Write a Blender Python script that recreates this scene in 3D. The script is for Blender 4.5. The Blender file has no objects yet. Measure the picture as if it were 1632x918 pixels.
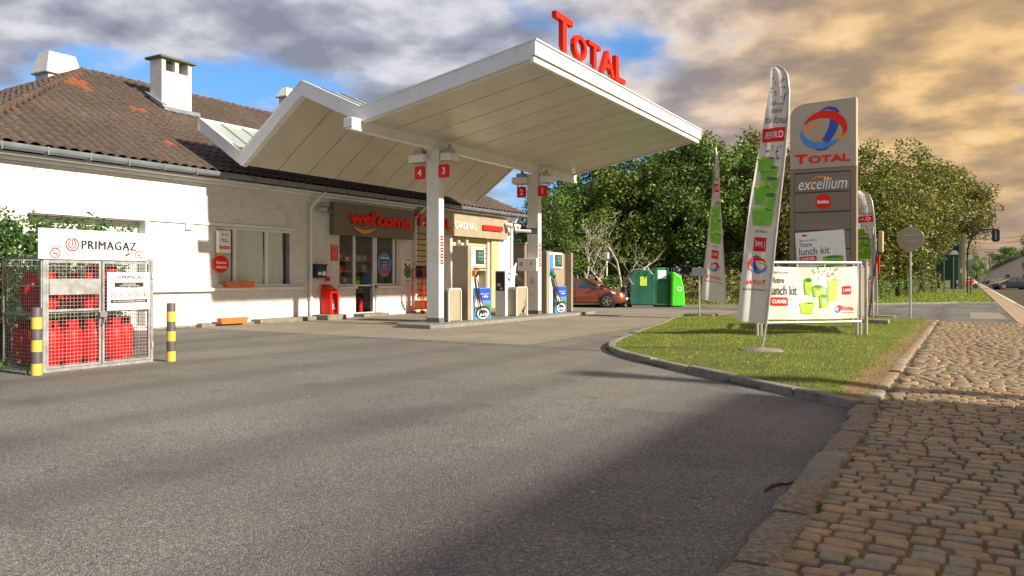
import bpy, math, random
from mathutils import Vector, Matrix
S = bpy.context.scene
COL = S.collection
rnd = random.Random(7)

# ------------------------------------------------------------------ camera, sky, sun, exposure
H = 1.4
FPX = 1250.0
YAW = math.radians(30.25)
Fx, Fy = -math.sin(YAW), math.cos(YAW)
Rx, Ry = math.cos(YAW), math.sin(YAW)
cam = bpy.data.cameras.new('camera')
cam.sensor_width = 36
cam.lens = FPX / 1632 * 36
cam.shift_y = -17 / 1632
cam.clip_start = 0.05
cam.clip_end = 5000
camo = bpy.data.objects.new('camera', cam)
camo.location = (0, 0, H)
camo.rotation_euler = (math.radians(90), 0, YAW)
COL.objects.link(camo)
S.camera = camo

EXPOSURE = 1.5
S.view_settings.view_transform = 'Standard'
S.view_settings.look = 'None'
S.view_settings.exposure = EXPOSURE
S.view_settings.gamma = 1
S.view_settings.use_curve_mapping = False

SUN_EL = math.radians(27)
SUN_AZ = math.radians(91)          # clockwise from +Y
sun = bpy.data.lights.new('sun', 'SUN')
sun.energy = 3.0
sun.angle = math.radians(0.9)
sun.color = (1.0, 0.91, 0.77)
suno = bpy.data.objects.new('sun', sun)
sd = Vector((math.sin(SUN_AZ) * math.cos(SUN_EL), math.cos(SUN_AZ) * math.cos(SUN_EL), math.sin(SUN_EL)))
suno.rotation_euler = sd.to_track_quat('Z', 'Y').to_euler()
suno.location = (20, 0, 30)
COL.objects.link(suno)

W = bpy.data.worlds.new('World')
S.world = W
W.use_nodes = True
nt = W.node_tree
nt.nodes.clear()
def N(tree, t, **kw):
    n = tree.nodes.new(t)
    for k, v in kw.items():
        if k.startswith('i_'):
            n.inputs[int(k[2:])].default_value = v
        else:
            setattr(n, k, v)
    return n
def L(tree, a, b): tree.links.new(a, b)
def mth(tree, op, a, b=None, c=None, clamp=False):
    n = tree.nodes.new('ShaderNodeMath'); n.operation = op; n.use_clamp = clamp
    for i, x in enumerate((a, b, c)):
        if x is None: continue
        if isinstance(x, (int, float)): n.inputs[i].default_value = x
        else: tree.links.new(x, n.inputs[i])
    return n.outputs[0]
def mixc(tree, f, a, b, mode='MIX'):
    n = tree.nodes.new('ShaderNodeMix'); n.data_type = 'RGBA'; n.blend_type = mode
    for s, x in (('Factor', f), ('A', a), ('B', b)):
        i = [q for q in n.inputs if q.name == s and (q.type == ('VALUE' if s == 'Factor' else 'RGBA'))][0]
        if isinstance(x, (int, float)): i.default_value = x
        elif isinstance(x, tuple): i.default_value = (*x[:3], 1)
        else: tree.links.new(x, i)
    return [q for q in n.outputs if q.type == 'RGBA'][0]
def ramp(tree, f, stops, interp='LINEAR'):
    n = tree.nodes.new('ShaderNodeValToRGB'); n.color_ramp.interpolation = interp
    e = n.color_ramp.elements
    while len(e) < len(stops): e.new(0.5)
    for k, (p, c) in enumerate(stops):
        e[k].position = p
        e[k].color = (*c, 1) if isinstance(c, tuple) else (c, c, c, 1)
    tree.links.new(f, n.inputs[0])
    return n.outputs[0]

SKYS = 0.12
sky = N(nt, 'ShaderNodeTexSky', sky_type='NISHITA', sun_disc=False, sun_elevation=SUN_EL, sun_rotation=SUN_AZ,
        altitude=50, air_density=1.0, dust_density=0.6, ozone_density=2.5)
tc = N(nt, 'ShaderNodeTexCoord')
sp = N(nt, 'ShaderNodeSeparateXYZ'); L(nt, tc.outputs['Generated'], sp.inputs[0])
zz = mth(nt, 'ADD', mth(nt, 'MAXIMUM', sp.outputs[2], 0.0), 0.22)
cb = N(nt, 'ShaderNodeCombineXYZ')
L(nt, mth(nt, 'DIVIDE', sp.outputs[0], zz), cb.inputs[0]); L(nt, mth(nt, 'DIVIDE', sp.outputs[1], zz), cb.inputs[1])
cb.inputs[2].default_value = 38.5
n1 = N(nt, 'ShaderNodeTexNoise'); n1.inputs['Scale'].default_value = 2.1; n1.inputs['Detail'].default_value = 9; n1.inputs['Roughness'].default_value = .5; n1.inputs['Distortion'].default_value = .1
L(nt, cb.outputs[0], n1.inputs['Vector'])
n2 = N(nt, 'ShaderNodeTexNoise'); n2.inputs['Scale'].default_value = 4.6; n2.inputs['Detail'].default_value = 8; n2.inputs['Roughness'].default_value = .5; n2.inputs['Distortion'].default_value = .1
mp = N(nt, 'ShaderNodeMapping'); mp.inputs['Location'].default_value = (4.1, 1.3, .6)
L(nt, cb.outputs[0], mp.inputs[0]); L(nt, mp.outputs[0], n2.inputs['Vector'])
warm = mth(nt, 'ADD', mth(nt, 'MULTIPLY', sp.outputs[0], Rx), mth(nt, 'MULTIPLY', sp.outputs[1], Ry))
wf = N(nt, 'ShaderNodeMapRange', interpolation_type='SMOOTHSTEP'); wf.inputs[1].default_value = 0.0; wf.inputs[2].default_value = .45
L(nt, warm, wf.inputs[0])
wfo = wf.outputs[0]
# cover: more broken on the left where blue shows
cov = N(nt, 'ShaderNodeMapRange', interpolation_type='SMOOTHSTEP'); cov.inputs[1].default_value = .36; cov.inputs[2].default_value = .52
L(nt, mth(nt, 'ADD', n1.outputs[0], mth(nt, 'MULTIPLY', wfo, .075)), cov.inputs[0])
def sc(c): return tuple(x / SKYS / 2 ** EXPOSURE for x in c)
coolc = ramp(nt, n2.outputs[0], [(.36, sc((.27, .29, .37))), (.48, sc((.43, .45, .53))), (.58, sc((.68, .68, .74))), (.72, sc((.86, .84, .87)))])
warmc = ramp(nt, n2.outputs[0], [(.36, sc((.38, .275, .185))), (.48, sc((.60, .40, .215))), (.58, sc((.90, .585, .28))), (.72, sc((1.0, .74, .42)))])
cl = mixc(nt, wfo, coolc, warmc)
blue = mixc(nt, 1.0, sky.outputs[0], (.55, .80, 1.05), 'MULTIPLY')
blue = mixc(nt, .6, blue, sc((.055, .18, .42)))
blue = mixc(nt, mth(nt, 'MULTIPLY', wfo, .35), blue, sc((.16, .26, .32)))
skyc = mixc(nt, cov.outputs[0], blue, cl)
# hazy lilac-grey near the horizon
hz = N(nt, 'ShaderNodeMapRange', interpolation_type='SMOOTHSTEP'); hz.inputs[1].default_value = .0; hz.inputs[2].default_value = .16; hz.inputs[3].default_value = .75; hz.inputs[4].default_value = 0
L(nt, sp.outputs[2], hz.inputs[0])
hc = mixc(nt, wfo, sc((.38, .42, .52)), sc((.36, .27, .22)))
skyc = mixc(nt, hz.outputs[0], skyc, hc)
bg = N(nt, 'ShaderNodeBackground'); bg.inputs[1].default_value = SKYS
L(nt, skyc, bg.inputs[0])
wo = N(nt, 'ShaderNodeOutputWorld'); L(nt, bg.outputs[0], wo.inputs[0])

# ------------------------------------------------------------------ measuring helpers (true distances of what the photo shows)
def A(px): return (px - 816) / FPX
def zat(py, d): return H + (442 - py) * d / FPX
def gnd(px, py, z=0.0):
    d = FPX * (H - z) / (py - 442); s = A(px) * d
    return Vector((s * Rx + d * Fx, s * Ry + d * Fy, z))
def atd(px, d, z=0.0):
    s = A(px) * d
    return Vector((s * Rx + d * Fx, s * Ry + d * Fy, z))
def onX(px, X):            # -> (Y, d)
    d = X / (A(px) * Rx + Fx); return d * (A(px) * Ry + Fy), d
def onY(px, Y):            # -> (X, d)
    d = Y / (A(px) * Ry + Fy); return d * (A(px) * Rx + Fx), d

# ------------------------------------------------------------------ materials
def mat(name, col, rough=.6, metal=0.0, vary=.12, vs=3.0, bump=0.0, bs=60.0, spec=.5, coat=0.0, emit=None, dirt=None):
    m = bpy.data.materials.new(name); m.use_nodes = True
    t = m.node_tree; b = t.nodes['Principled BSDF']
    b.inputs['Roughness'].default_value = rough; b.inputs['Metallic'].default_value = metal
    b.inputs['Specular IOR Level'].default_value = spec; b.inputs['Coat Weight'].default_value = coat
    co = t.nodes.new('ShaderNodeTexCoord')
    n = N(t, 'ShaderNodeTexNoise'); n.inputs['Scale'].default_value = vs; n.inputs['Detail'].default_value = 6
    L(t, co.outputs['Object'], n.inputs['Vector'])
    lo = tuple(max(0, c * (1 - vary)) for c in col); hi = tuple(min(1, c * (1 + vary)) for c in col)
    c = ramp(t, n.outputs[0], [(.3, lo), (.7, hi)])
    if dirt:
        n3 = N(t, 'ShaderNodeTexNoise'); n3.inputs['Scale'].default_value = vs * 2.3; n3.inputs['Detail'].default_value = 9; n3.inputs['Roughness'].default_value = .65
        L(t, co.outputs['Object'], n3.inputs['Vector'])
        c = mixc(t, ramp(t, n3.outputs[0], [(.52, 0.0), (.72, .55)]), c, dirt)
    L(t, c, b.inputs['Base Color'])
    L(t, mth(t, 'ADD', mth(t, 'MULTIPLY', n.outputs[0], .2), rough - .1, clamp=True), b.inputs['Roughness'])
    if bump:
        n2_ = N(t, 'ShaderNodeTexNoise'); n2_.inputs['Scale'].default_value = bs; n2_.inputs['Detail'].default_value = 4
        L(t, co.outputs['Object'], n2_.inputs['Vector'])
        bp = N(t, 'ShaderNodeBump'); bp.inputs['Strength'].default_value = bump; bp.inputs['Distance'].default_value = .02
        L(t, n2_.outputs[0], bp.inputs['Height']); L(t, bp.outputs[0], b.inputs['Normal'])
    if emit:
        b.inputs['Emission Color'].default_value = (*col, 1); b.inputs['Emission Strength'].default_value = emit
    return m

def leafmat(name, c1, c2, c3):
    m = bpy.data.materials.new(name); m.use_nodes = True
    t = m.node_tree; b = t.nodes['Principled BSDF']
    g = N(t, 'ShaderNodeNewGeometry')
    co = t.nodes.new('ShaderNodeTexCoord')
    n = N(t, 'ShaderNodeTexNoise'); n.inputs['Scale'].default_value = .7; n.inputs['Detail'].default_value = 3
    L(t, co.outputs['Object'], n.inputs['Vector'])
    f = mth(t, 'ADD', mth(t, 'MULTIPLY', g.outputs['Random Per Island'], .6), mth(t, 'MULTIPLY', n.outputs[0], .5))
    c = ramp(t, f, [(.25, c1), (.6, c2), (.92, c3)])
    oi = N(t, 'ShaderNodeObjectInfo')
    hs = N(t, 'ShaderNodeHueSaturation')
    L(t, mth(t, 'ADD', mth(t, 'MULTIPLY', oi.outputs['Random'], .05), .475), hs.inputs['Hue'])
    L(t, mth(t, 'ADD', mth(t, 'MULTIPLY', oi.outputs['Random'], .5), .75), hs.inputs['Value'])
    L(t, c, hs.inputs['Color'])
    L(t, hs.outputs[0], b.inputs['Base Color'])
    b.inputs['Roughness'].default_value = .5
    tr = N(t, 'ShaderNodeBsdfTranslucent'); L(t, hs.outputs[0], tr.inputs[0])
    mx = N(t, 'ShaderNodeMixShader'); mx.inputs[0].default_value = .3
    L(t, b.outputs[0], mx.inputs[1]); L(t, tr.outputs[0], mx.inputs[2])
    L(t, mx.outputs[0], t.nodes['Material Output'].inputs[0])
    return m

def clothmat(name, col, f=.35):
    m = mat(name, col, rough=.8, vary=.04, vs=6, bump=.25, bs=5)
    t = m.node_tree; b = t.nodes['Principled BSDF']
    tr = N(t, 'ShaderNodeBsdfTranslucent'); tr.inputs[0].default_value = (*col, 1)
    mx = N(t, 'ShaderNodeMixShader'); mx.inputs[0].default_value = f
    L(t, b.outputs[0], mx.inputs[1]); L(t, tr.outputs[0], mx.inputs[2])
    L(t, mx.outputs[0], t.nodes['Material Output'].inputs[0])
    return m

def glassmat(name, tint=(.93, .95, .95), k=.04):
    m = bpy.data.materials.new(name); m.use_nodes = True
    t = m.node_tree; t.nodes.remove(t.nodes['Principled BSDF'])
    tr = N(t, 'ShaderNodeBsdfTransparent'); tr.inputs[0].default_value = (*tint, 1)
    gl = N(t, 'ShaderNodeBsdfGlossy'); gl.inputs['Roughness'].default_value = .03
    fr = N(t, 'ShaderNodeFresnel'); fr.inputs[0].default_value = 1.5
    mx = N(t, 'ShaderNodeMixShader')
    g_ = N(t, 'ShaderNodeNewGeometry')
    L(t, mth(t, 'MULTIPLY', mth(t, 'ADD', fr.outputs[0], k * .5, clamp=True), mth(t, 'SUBTRACT', 1.0, g_.outputs['Backfacing'])), mx.inputs[0])
    L(t, tr.outputs[0], mx.inputs[1]); L(t, gl.outputs[0], mx.inputs[2])
    L(t, mx.outputs[0], t.nodes['Material Output'].inputs[0])
    return m

def brickmat(name, col, mort, axis='Y', bw=.22, bh=.07, scale_col=.12, strength=.5, grime=(.55, .54, .5)):
    m = bpy.data.materials.new(name); m.use_nodes = True
    t = m.node_tree; b = t.nodes['Principled BSDF']; b.inputs['Roughness'].default_value = .55
    co = t.nodes.new('ShaderNodeTexCoord'); s_ = N(t, 'ShaderNodeSeparateXYZ'); L(t, co.outputs['Object'], s_.inputs[0])
    g = N(t, 'ShaderNodeNewGeometry'); sn = N(t, 'ShaderNodeSeparateXYZ'); L(t, g.outputs['Normal'], sn.inputs[0])
    # courses run round the corner: pick the horizontal axis by which way the wall faces
    isx = mth(t, 'GREATER_THAN', mth(t, 'ABSOLUTE', sn.outputs[0]), .7)
    h = mth(t, 'ADD', mth(t, 'MULTIPLY', s_.outputs[1], isx), mth(t, 'MULTIPLY', s_.outputs[0], mth(t, 'SUBTRACT', 1.0, isx)))
    cb_ = N(t, 'ShaderNodeCombineXYZ'); L(t, h, cb_.inputs[0]); L(t, s_.outputs[2], cb_.inputs[1])
    br = N(t, 'ShaderNodeTexBrick'); br.inputs['Scale'].default_value = 1; br.inputs['Brick Width'].default_value = bw; br.inputs['Row Height'].default_value = bh
    br.inputs['Mortar Size'].default_value = .008; br.inputs['Mortar Smooth'].default_value = .4
    br.inputs['Color1'].default_value = (*[c * (1 - scale_col) for c in col], 1); br.inputs['Color2'].default_value = (*col, 1); br.inputs['Mortar'].default_value = (*mort, 1)
    L(t, cb_.outputs[0], br.inputs['Vector'])
    n = N(t, 'ShaderNodeTexNoise'); n.inputs['Scale'].default_value = 1.3; n.inputs['Detail'].default_value = 8; n.inputs['Roughness'].default_value = .6
    L(t, co.outputs['Object'], n.inputs['Vector'])
    c = mixc(t, ramp(t, n.outputs[0], [(.5, 0.0), (.75, .35)]), br.outputs[0], grime, 'MULTIPLY')
    L(t, c, b.inputs['Base Color'])
    n2_ = N(t, 'ShaderNodeTexNoise'); n2_.inputs['Scale'].default_value = 25; n2_.inputs['Detail'].default_value = 3
    L(t, co.outputs['Object'], n2_.inputs['Vector'])
    bp = N(t, 'ShaderNodeBump'); bp.inputs['Strength'].default_value = strength; bp.inputs['Distance'].default_value = .012
    L(t, mth(t, 'ADD', mth(t, 'SUBTRACT', 1.0, br.outputs[1]), mth(t, 'MULTIPLY', n2_.outputs[0], .6)), bp.inputs['Height'])
    L(t, bp.outputs[0], b.inputs['Normal'])
    return m

M = {}
M['white'] = mat('white_paint', (.74, .73, .68), .45, vary=.05, vs=2, dirt=(.5, .48, .4))
M['trim'] = mat('white_trim', (.78, .78, .76), .4, vary=.04, vs=1.5, dirt=(.52, .52, .48))
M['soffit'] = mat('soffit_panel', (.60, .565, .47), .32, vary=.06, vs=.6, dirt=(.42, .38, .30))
M['deck'] = mat('roof_deck', (.30, .34, .31), .5, vary=.15, vs=1)
M['column'] = mat('column_paint', (.70, .69, .64), .4, vary=.04, vs=1, dirt=(.5, .48, .42))
M['greybase'] = mat('grey_base', (.13, .13, .13), .5)
M['red'] = mat('signal_red', (.80, .018, .010), .45, vary=.05, spec=.25)
M['redlit'] = mat('letter_red', (.80, .022, .006), .5, vary=.03, spec=.25)
M['orange'] = mat('letter_orange', (.85, .28, .01), .4, vary=.03)
M['taupe'] = mat('taupe_panel', (.25, .195, .135), .42, vary=.05, vs=1.2)
M['taupe2'] = mat('taupe_metal', (.33, .27, .19), .4, metal=.05, vary=.1, vs=1.5)
M['beige'] = mat('beige_panel', (.34, .29, .20), .45, vary=.08, vs=2)
M['totemlight'] = mat('totem_grey', (.44, .38, .29), .4, vary=.05, vs=1)
M['cream'] = mat('cream_slat', (.50, .40, .21), .5, vary=.1, vs=2, dirt=(.42, .34, .2))
M['black'] = mat('black_rubber', (.012, .012, .012), .5)
M['dark'] = mat('dark_trim', (.035, .035, .038), .45)
M['ink'] = mat('black_ink', (.02, .02, .022), .6, vary=.02)
M['textwhite'] = mat('white_ink', (.85, .85, .83), .5, vary=.02)
M['galv'] = mat('galvanised_steel', (.42, .43, .43), .42, metal=.6, vary=.18, vs=9, bump=.1)
M['steel'] = mat('steel', (.50, .50, .49), .3, metal=.8, vary=.1)
M['zinc'] = mat('zinc', (.20, .225, .25), .5, metal=.3, vary=.14, vs=3, dirt=(.2, .2, .2))
M['yellow'] = mat('yellow_paint', (.62, .45, .07), .5, vary=.08, dirt=(.4, .3, .1))
M['stripe'] = mat('grey_stripe', (.09, .075, .08), .55, vary=.1)
M['gasred'] = mat('gas_bottle_red', (.62, .008, .008), .45, vary=.12, vs=5, spec=.3, dirt=(.4, .03, .02))
M['terracotta'] = mat('orange_plastic', (.70, .16, .04), .5, vary=.08)
M['concrete'] = mat('kerb_concrete', (.21, .185, .145), .85, vary=.3, vs=4, bump=.5, bs=50, dirt=(.07, .075, .045))
M['kerbnear'] = mat('worn_kerb_stone', (.23, .18, .125), .85, vary=.45, vs=26, bump=1.0, bs=55, dirt=(.10, .085, .06))
M['granite'] = mat('island_granite', (.22, .21, .19), .7, vary=.2, vs=9, bump=.3, bs=80, dirt=(.12, .11, .09))
M['kerborange'] = mat('kerb_stone', (.25, .175, .105), .85, vary=.32, vs=5, bump=.9, bs=38, dirt=(.10, .08, .05))
M['brick'] = brickmat('white_brick', (.80, .795, .765), (.62, .61, .58), strength=.8)
M['signbrown'] = mat('sign_brown', (.165, .135, .10), .45)
M['glass'] = glassmat('window_glass')
M['navy'] = mat('navy_plastic', (.02, .03, .07), .4)
M['blue'] = mat('blue_ink', (.02, .07, .42), .45, vary=.03)
M['lightblue'] = mat('light_blue_ink', (.07, .25, .62), .45, vary=.05)
M['green'] = mat('green_ink', (.22, .52, .03), .45, vary=.18, vs=8)
M['lime'] = mat('lime_ink', (.42, .60, .05), .45, vary=.15, vs=8)
M['dgreen'] = mat('dark_green_ink', (.05, .22, .03), .45, vary=.2, vs=8)
M['curtain'] = clothmat('curtain', (.86, .85, .78), .1)
M['cloth'] = clothmat('banner_cloth', (.76, .72, .68), .35)
M['vinyl'] = clothmat('vinyl_banner', (.78, .74, .64), .2)
M['bark'] = mat('bark', (.085, .065, .045), .9, vary=.3, vs=5, bump=.6, bs=20)
M['deadbark'] = mat('dead_bark', (.42, .37, .29), .85, vary=.3, vs=5, bump=.4, bs=20)
M['leafdark'] = leafmat('leaf_dark', (.026, .070, .014), (.085, .19, .03), (.24, .37, .06))
M['leafmid'] = leafmat('leaf_mid', (.035, .075, .012), (.13, .22, .03), (.32, .40, .06))
M['leafgold'] = leafmat('leaf_gold', (.040, .052, .012), (.155, .155, .026), (.40, .34, .06))
M['leafbright'] = leafmat('leaf_bright', (.03, .08, .008), (.10, .22, .02), (.22, .36, .04))
M['leaftan'] = leafmat('leaf_tan', (.09, .09, .02), (.26, .24, .05), (.42, .32, .09))
M['leafgrass'] = leafmat('leaf_grass', (.08, .115, .008), (.23, .30, .018), (.46, .44, .05))
M['interior'] = mat('shop_interior', (.28, .26, .23), .8, vary=.2)
M['shelf'] = mat('shop_shelf', (.45, .43, .40), .6)

# ------------------------------------------------------------------ mesh builder
def V3(p): return Vector(p)
def plane(c, u, v):
    c = V3(c); u = V3(u).normalized(); v = V3(v).normalized(); n = u.cross(v)
    return lambda x, y, z=0.0: c + u * x + v * y + n * z
def wloc(o):
    p = Vector((0, 0, 0))
    while o is not None:
        p = p + o.location; o = o.parent
    return p
_glyph = {}
def glyphs(s, bold=0.0, shear=0.0, spacing=1.0):
    k = (s, bold, shear, spacing)
    if k in _glyph: return _glyph[k]
    cu = bpy.data.curves.new('t', 'FONT'); cu.body = s; cu.size = 1; cu.extrude = .5; cu.offset = bold; cu.shear = shear; cu.space_character = spacing
    cu.resolution_u = 3
    o = bpy.data.objects.new('t', cu); COL.objects.link(o)
    dg = bpy.context.evaluated_depsgraph_get()
    me = bpy.data.meshes.new_from_object(o.evaluated_get(dg))
    vs = [v.co.copy() for v in me.vertices]; fs = [tuple(p.vertices) for p in me.polygons]
    bpy.data.objects.remove(o); bpy.data.curves.remove(cu); bpy.data.meshes.remove(me)
    x0 = min(v.x for v in vs); x1 = max(v.x for v in vs); y0 = min(v.y for v in vs); y1 = max(v.y for v in vs)
    _glyph[k] = (vs, fs, x0, x1, y0, y1)
    return _glyph[k]

class MB:
    def __init__(s): s.v = []; s.f = []; s.m = []; s.k = 0
    def use(s, k): s.k = k; return s
    def add(s, vs, fs):
        b = len(s.v); s.v += [tuple(p) for p in vs]
        for f in fs: s.f.append(tuple(i + b for i in f)); s.m.append(s.k)
        return s
    def box(s, x0, x1, y0, y1, z0, z1):
        if x0 > x1: x0, x1 = x1, x0
        if y0 > y1: y0, y1 = y1, y0
        if z0 > z1: z0, z1 = z1, z0
        return s.add([(x0, y0, z0), (x1, y0, z0), (x1, y1, z0), (x0, y1, z0), (x0, y0, z1), (x1, y0, z1), (x1, y1, z1), (x0, y1, z1)],
                     [(0, 3, 2, 1), (4, 5, 6, 7), (0, 1, 5, 4), (1, 2, 6, 5), (2, 3, 7, 6), (3, 0, 4, 7)])
    def bar(s, p, q, w, h=None, up=(0, 0, 1)):
        h = h or w; p = V3(p); q = V3(q); d = (q - p).normalized(); up = V3(up)
        if abs(d.dot(up)) > .98: up = Vector((1, 0, 0))
        a = d.cross(up).normalized() * w / 2; b = a.cross(d).normalized() * h / 2
        return s.add([p - a - b, p + a - b, p + a + b, p - a + b, q - a - b, q + a - b, q + a + b, q - a + b],
                     [(0, 3, 2, 1), (4, 5, 6, 7), (0, 1, 5, 4), (1, 2, 6, 5), (2, 3, 7, 6), (3, 0, 4, 7)])
    def tube(s, pts, r, n=8, cap=True):
        pts = [V3(p) for p in pts]; b = len(s.v); m = len(pts)
        rs = r if isinstance(r, (list, tuple)) else [r] * m
        pa = None
        for i, p in enumerate(pts):
            d = (pts[min(i + 1, m - 1)] - pts[max(i - 1, 0)]).normalized()
            if pa is None:
                up = Vector((0, 0, 1)) if abs(d.z) < .9 else Vector((1, 0, 0)); pa = d.cross(up).normalized()
            pa = (pa - d * pa.dot(d)).normalized(); pb = d.cross(pa)
            for j in range(n):
                t = 2 * math.pi * j / n; s.v.append(tuple(p + pa * math.cos(t) * rs[i] + pb * math.sin(t) * rs[i]))
        for i in range(m - 1):
            for j in range(n):
                a = b + i * n + j; c = b + i * n + (j + 1) % n
                s.f.append((a, c, c + n, a + n)); s.m.append(s.k)
        if cap:
            s.f.append(tuple(b + j for j in reversed(range(n)))); s.m.append(s.k)
            s.f.append(tuple(b + (m - 1) * n + j for j in range(n))); s.m.append(s.k)
        return s
    def lathe(s, c, prof, n=20, ax=(0, 0, 1)):
        c = V3(c); ax = V3(ax).normalized(); up = Vector((0, 0, 1)) if abs(ax.z) < .9 else Vector((1, 0, 0))
        a = ax.cross(up).normalized(); bb = ax.cross(a); b = len(s.v)
        for r, z in prof:
            for j in range(n):
                t = 2 * math.pi * j / n; s.v.append(tuple(c + ax * z + a * math.cos(t) * r + bb * math.sin(t) * r))
        for i in range(len(prof) - 1):
            for j in range(n):
                p = b + i * n + j; q = b + i * n + (j + 1) % n
                s.f.append((p, q, q + n, p + n)); s.m.append(s.k)
        s.f.append(tuple(b + j for j in reversed(range(n)))); s.m.append(s.k)
        s.f.append(tuple(b + (len(prof) - 1) * n + j for j in range(n))); s.m.append(s.k)
        return s
    def prism(s, poly, vec):
        vec = V3(vec); n = len(poly); P = [V3(p) for p in poly]
        return s.add(P + [p + vec for p in P], [tuple(reversed(range(n))), tuple(range(n, 2 * n))] + [(i, (i + 1) % n, n + (i + 1) % n, n + i) for i in range(n)])
    def face(s, pts): return s.add(pts, [tuple(range(len(pts)))])
    def poly(s, P, pts, z=.003): return s.add([P(x, y, z) for x, y in pts], [tuple(range(len(pts)))])
    def slab(s, P, pts, z0, z1):
        n = len(pts)
        return s.add([P(x, y, z0) for x, y in pts] + [P(x, y, z1) for x, y in pts],
                     [tuple(reversed(range(n))), tuple(range(n, 2 * n))] + [(i, (i + 1) % n, n + (i + 1) % n, n + i) for i in range(n)])
    def ribbon(s, P, pts, ws, z=.003, z1=None):
        n = len(pts); a = []; b = []
        for i, (x, y) in enumerate(pts):
            x0, y0 = pts[max(i - 1, 0)]; x1, y1 = pts[min(i + 1, n - 1)]
            dx, dy = x1 - x0, y1 - y0; l = math.hypot(dx, dy) or 1; w = ws[i] / 2 if isinstance(ws, (list, tuple)) else ws / 2
            a.append((x - dy / l * w, y + dx / l * w)); b.append((x + dy / l * w, y - dx / l * w))
        vs = [P(x, y, z) for x, y in a] + [P(x, y, z) for x, y in b]
        return s.add(vs, [(n + i, n + i + 1, i + 1, i) for i in range(n - 1)])
    def ring(s, P, x, y, r, w, z=.003, n=24, a0=0, a1=360):
        k = [(x + r * math.cos(math.radians(a0 + (a1 - a0) * i / n)), y + r * math.sin(math.radians(a0 + (a1 - a0) * i / n))) for i in range(n + 1)]
        return s.ribbon(P, k, w, z)
    def disc(s, P, x, y, rx, ry=None, z=.003, n=20):
        ry = ry or rx
        return s.poly(P, [(x + rx * math.cos(2 * math.pi * i / n), y + ry * math.sin(2 * math.pi * i / n)) for i in range(n)], z)
    def rrect(s, P, x, y, w, h, r, z=.003, z0=None, rot=0):
        pts = []
        for cx, cy, a in ((w / 2 - r, h / 2 - r, 0), (-w / 2 + r, h / 2 - r, 90), (-w / 2 + r, -h / 2 + r, 180), (w / 2 - r, -h / 2 + r, 270)):
            for i in range(5):
                t = math.radians(a + i * 22.5); pts.append((cx + r * math.cos(t), cy + r * math.sin(t)))
        c, sn = math.cos(rot), math.sin(rot)
        pts = [(x + a * c - b * sn, y + a * sn + b * c) for a, b in pts]
        return s.poly(P, pts, z) if z0 is None else s.slab(P, pts, z0, z)
    def text(s, P, st, x, y, w=None, h=None, z=.004, ext=.002, bold=.0, shear=0.0, mirror=False, spacing=1.0, left=False):
        vs, fs, x0, x1, y0, y1 = glyphs(st, bold, shear, spacing)
        sx = w / (x1 - x0) if w else None; sy = h / (y1 - y0) if h else None
        sx = sx or sy; sy = sy or sx
        cx = x0 if left else (x0 + x1) / 2; cy = (y0 + y1) / 2; k = -1 if mirror else 1
        return s.add([P(x + k * (v.x - cx) * sx, y + (v.y - cy) * sy, z + (v.z + .5) * ext) for v in vs], [tuple(reversed(f)) for f in fs] if mirror else fs)
    def grid(s, fn, nu, nv, skip=None):
        b = len(s.v)
        for j in range(nv + 1):
            for i in range(nu + 1): s.v.append(tuple(fn(i / nu, j / nv)))
        for j in range(nv):
            for i in range(nu):
                if skip and skip(i, j): continue
                a = b + j * (nu + 1) + i; s.f.append((a, a + 1, a + nu + 2, a + nu + 1)); s.m.append(s.k)
        return s
    def build(s, name, mats, parent=None, loc=None, smooth=0, bevel=0.0, local=False):
        if not isinstance(mats, (list, tuple)): mats = [mats]
        if parent is not None: off = Vector((0, 0, 0)) if local else wloc(parent)
        elif loc is not None: off = V3(loc)
        elif s.v:
            xs = [p[0] for p in s.v]; ys = [p[1] for p in s.v]; off = Vector(((min(xs) + max(xs)) / 2, (min(ys) + max(ys)) / 2, min(p[2] for p in s.v)))
        if local and parent is None: off = Vector((0, 0, 0))
        me = bpy.data.meshes.new(name)
        me.from_pydata([(p[0] - off.x, p[1] - off.y, p[2] - off.z) for p in s.v], [], s.f)
        for m_ in mats: me.materials.append(m_)
        if len(mats) > 1: me.polygons.foreach_set('material_index', s.m)
        if smooth:
            me.polygons.foreach_set('use_smooth', [True] * len(me.polygons))
            me.set_sharp_from_angle(angle=math.radians(smooth))
        me.update()
        o = bpy.data.objects.new(name, me); COL.objects.link(o)
        if parent is not None: o.parent = parent
        elif not local: o.location = off
        if bevel:
            b = o.modifiers.new('bevel', 'BEVEL'); b.width = bevel; b.segments = 2; b.limit_method = 'ANGLE'; b.angle_limit = math.radians(40)
        return o

def tag(o, label=None, cat=None, group=None, kind=None):
    if label: o['label'] = label
    if cat: o['category'] = cat
    if group: o['group'] = group
    if kind: o['kind'] = kind
    return o
def thing(name, loc, label, cat, group=None, rz=0.0):
    o = bpy.data.objects.new(name, None); o.empty_display_size = .2
    COL.objects.link(o); o.location = loc; o.rotation_euler.z = rz
    return tag(o, label, cat, group)
def struct(o): o['kind'] = 'structure'; return o
def kids(o): return [c for c in bpy.data.objects if c.parent == o]
def dup(o, loc=None, rz=None, scale=None, label=None, parent=None):
    c = o.copy(); COL.objects.link(c)
    if parent is not None: c.parent = parent
    if loc is not None: c.location = loc
    if rz is not None: c.rotation_euler.z = rz
    if scale is not None: c.scale = scale if isinstance(scale, tuple) else (scale,) * 3
    if label: c['label'] = label
    for k in kids(o): dup(k, parent=c)
    return c
UX, UY, UZ = (1, 0, 0), (0, 1, 0), (0, 0, 1)
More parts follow.
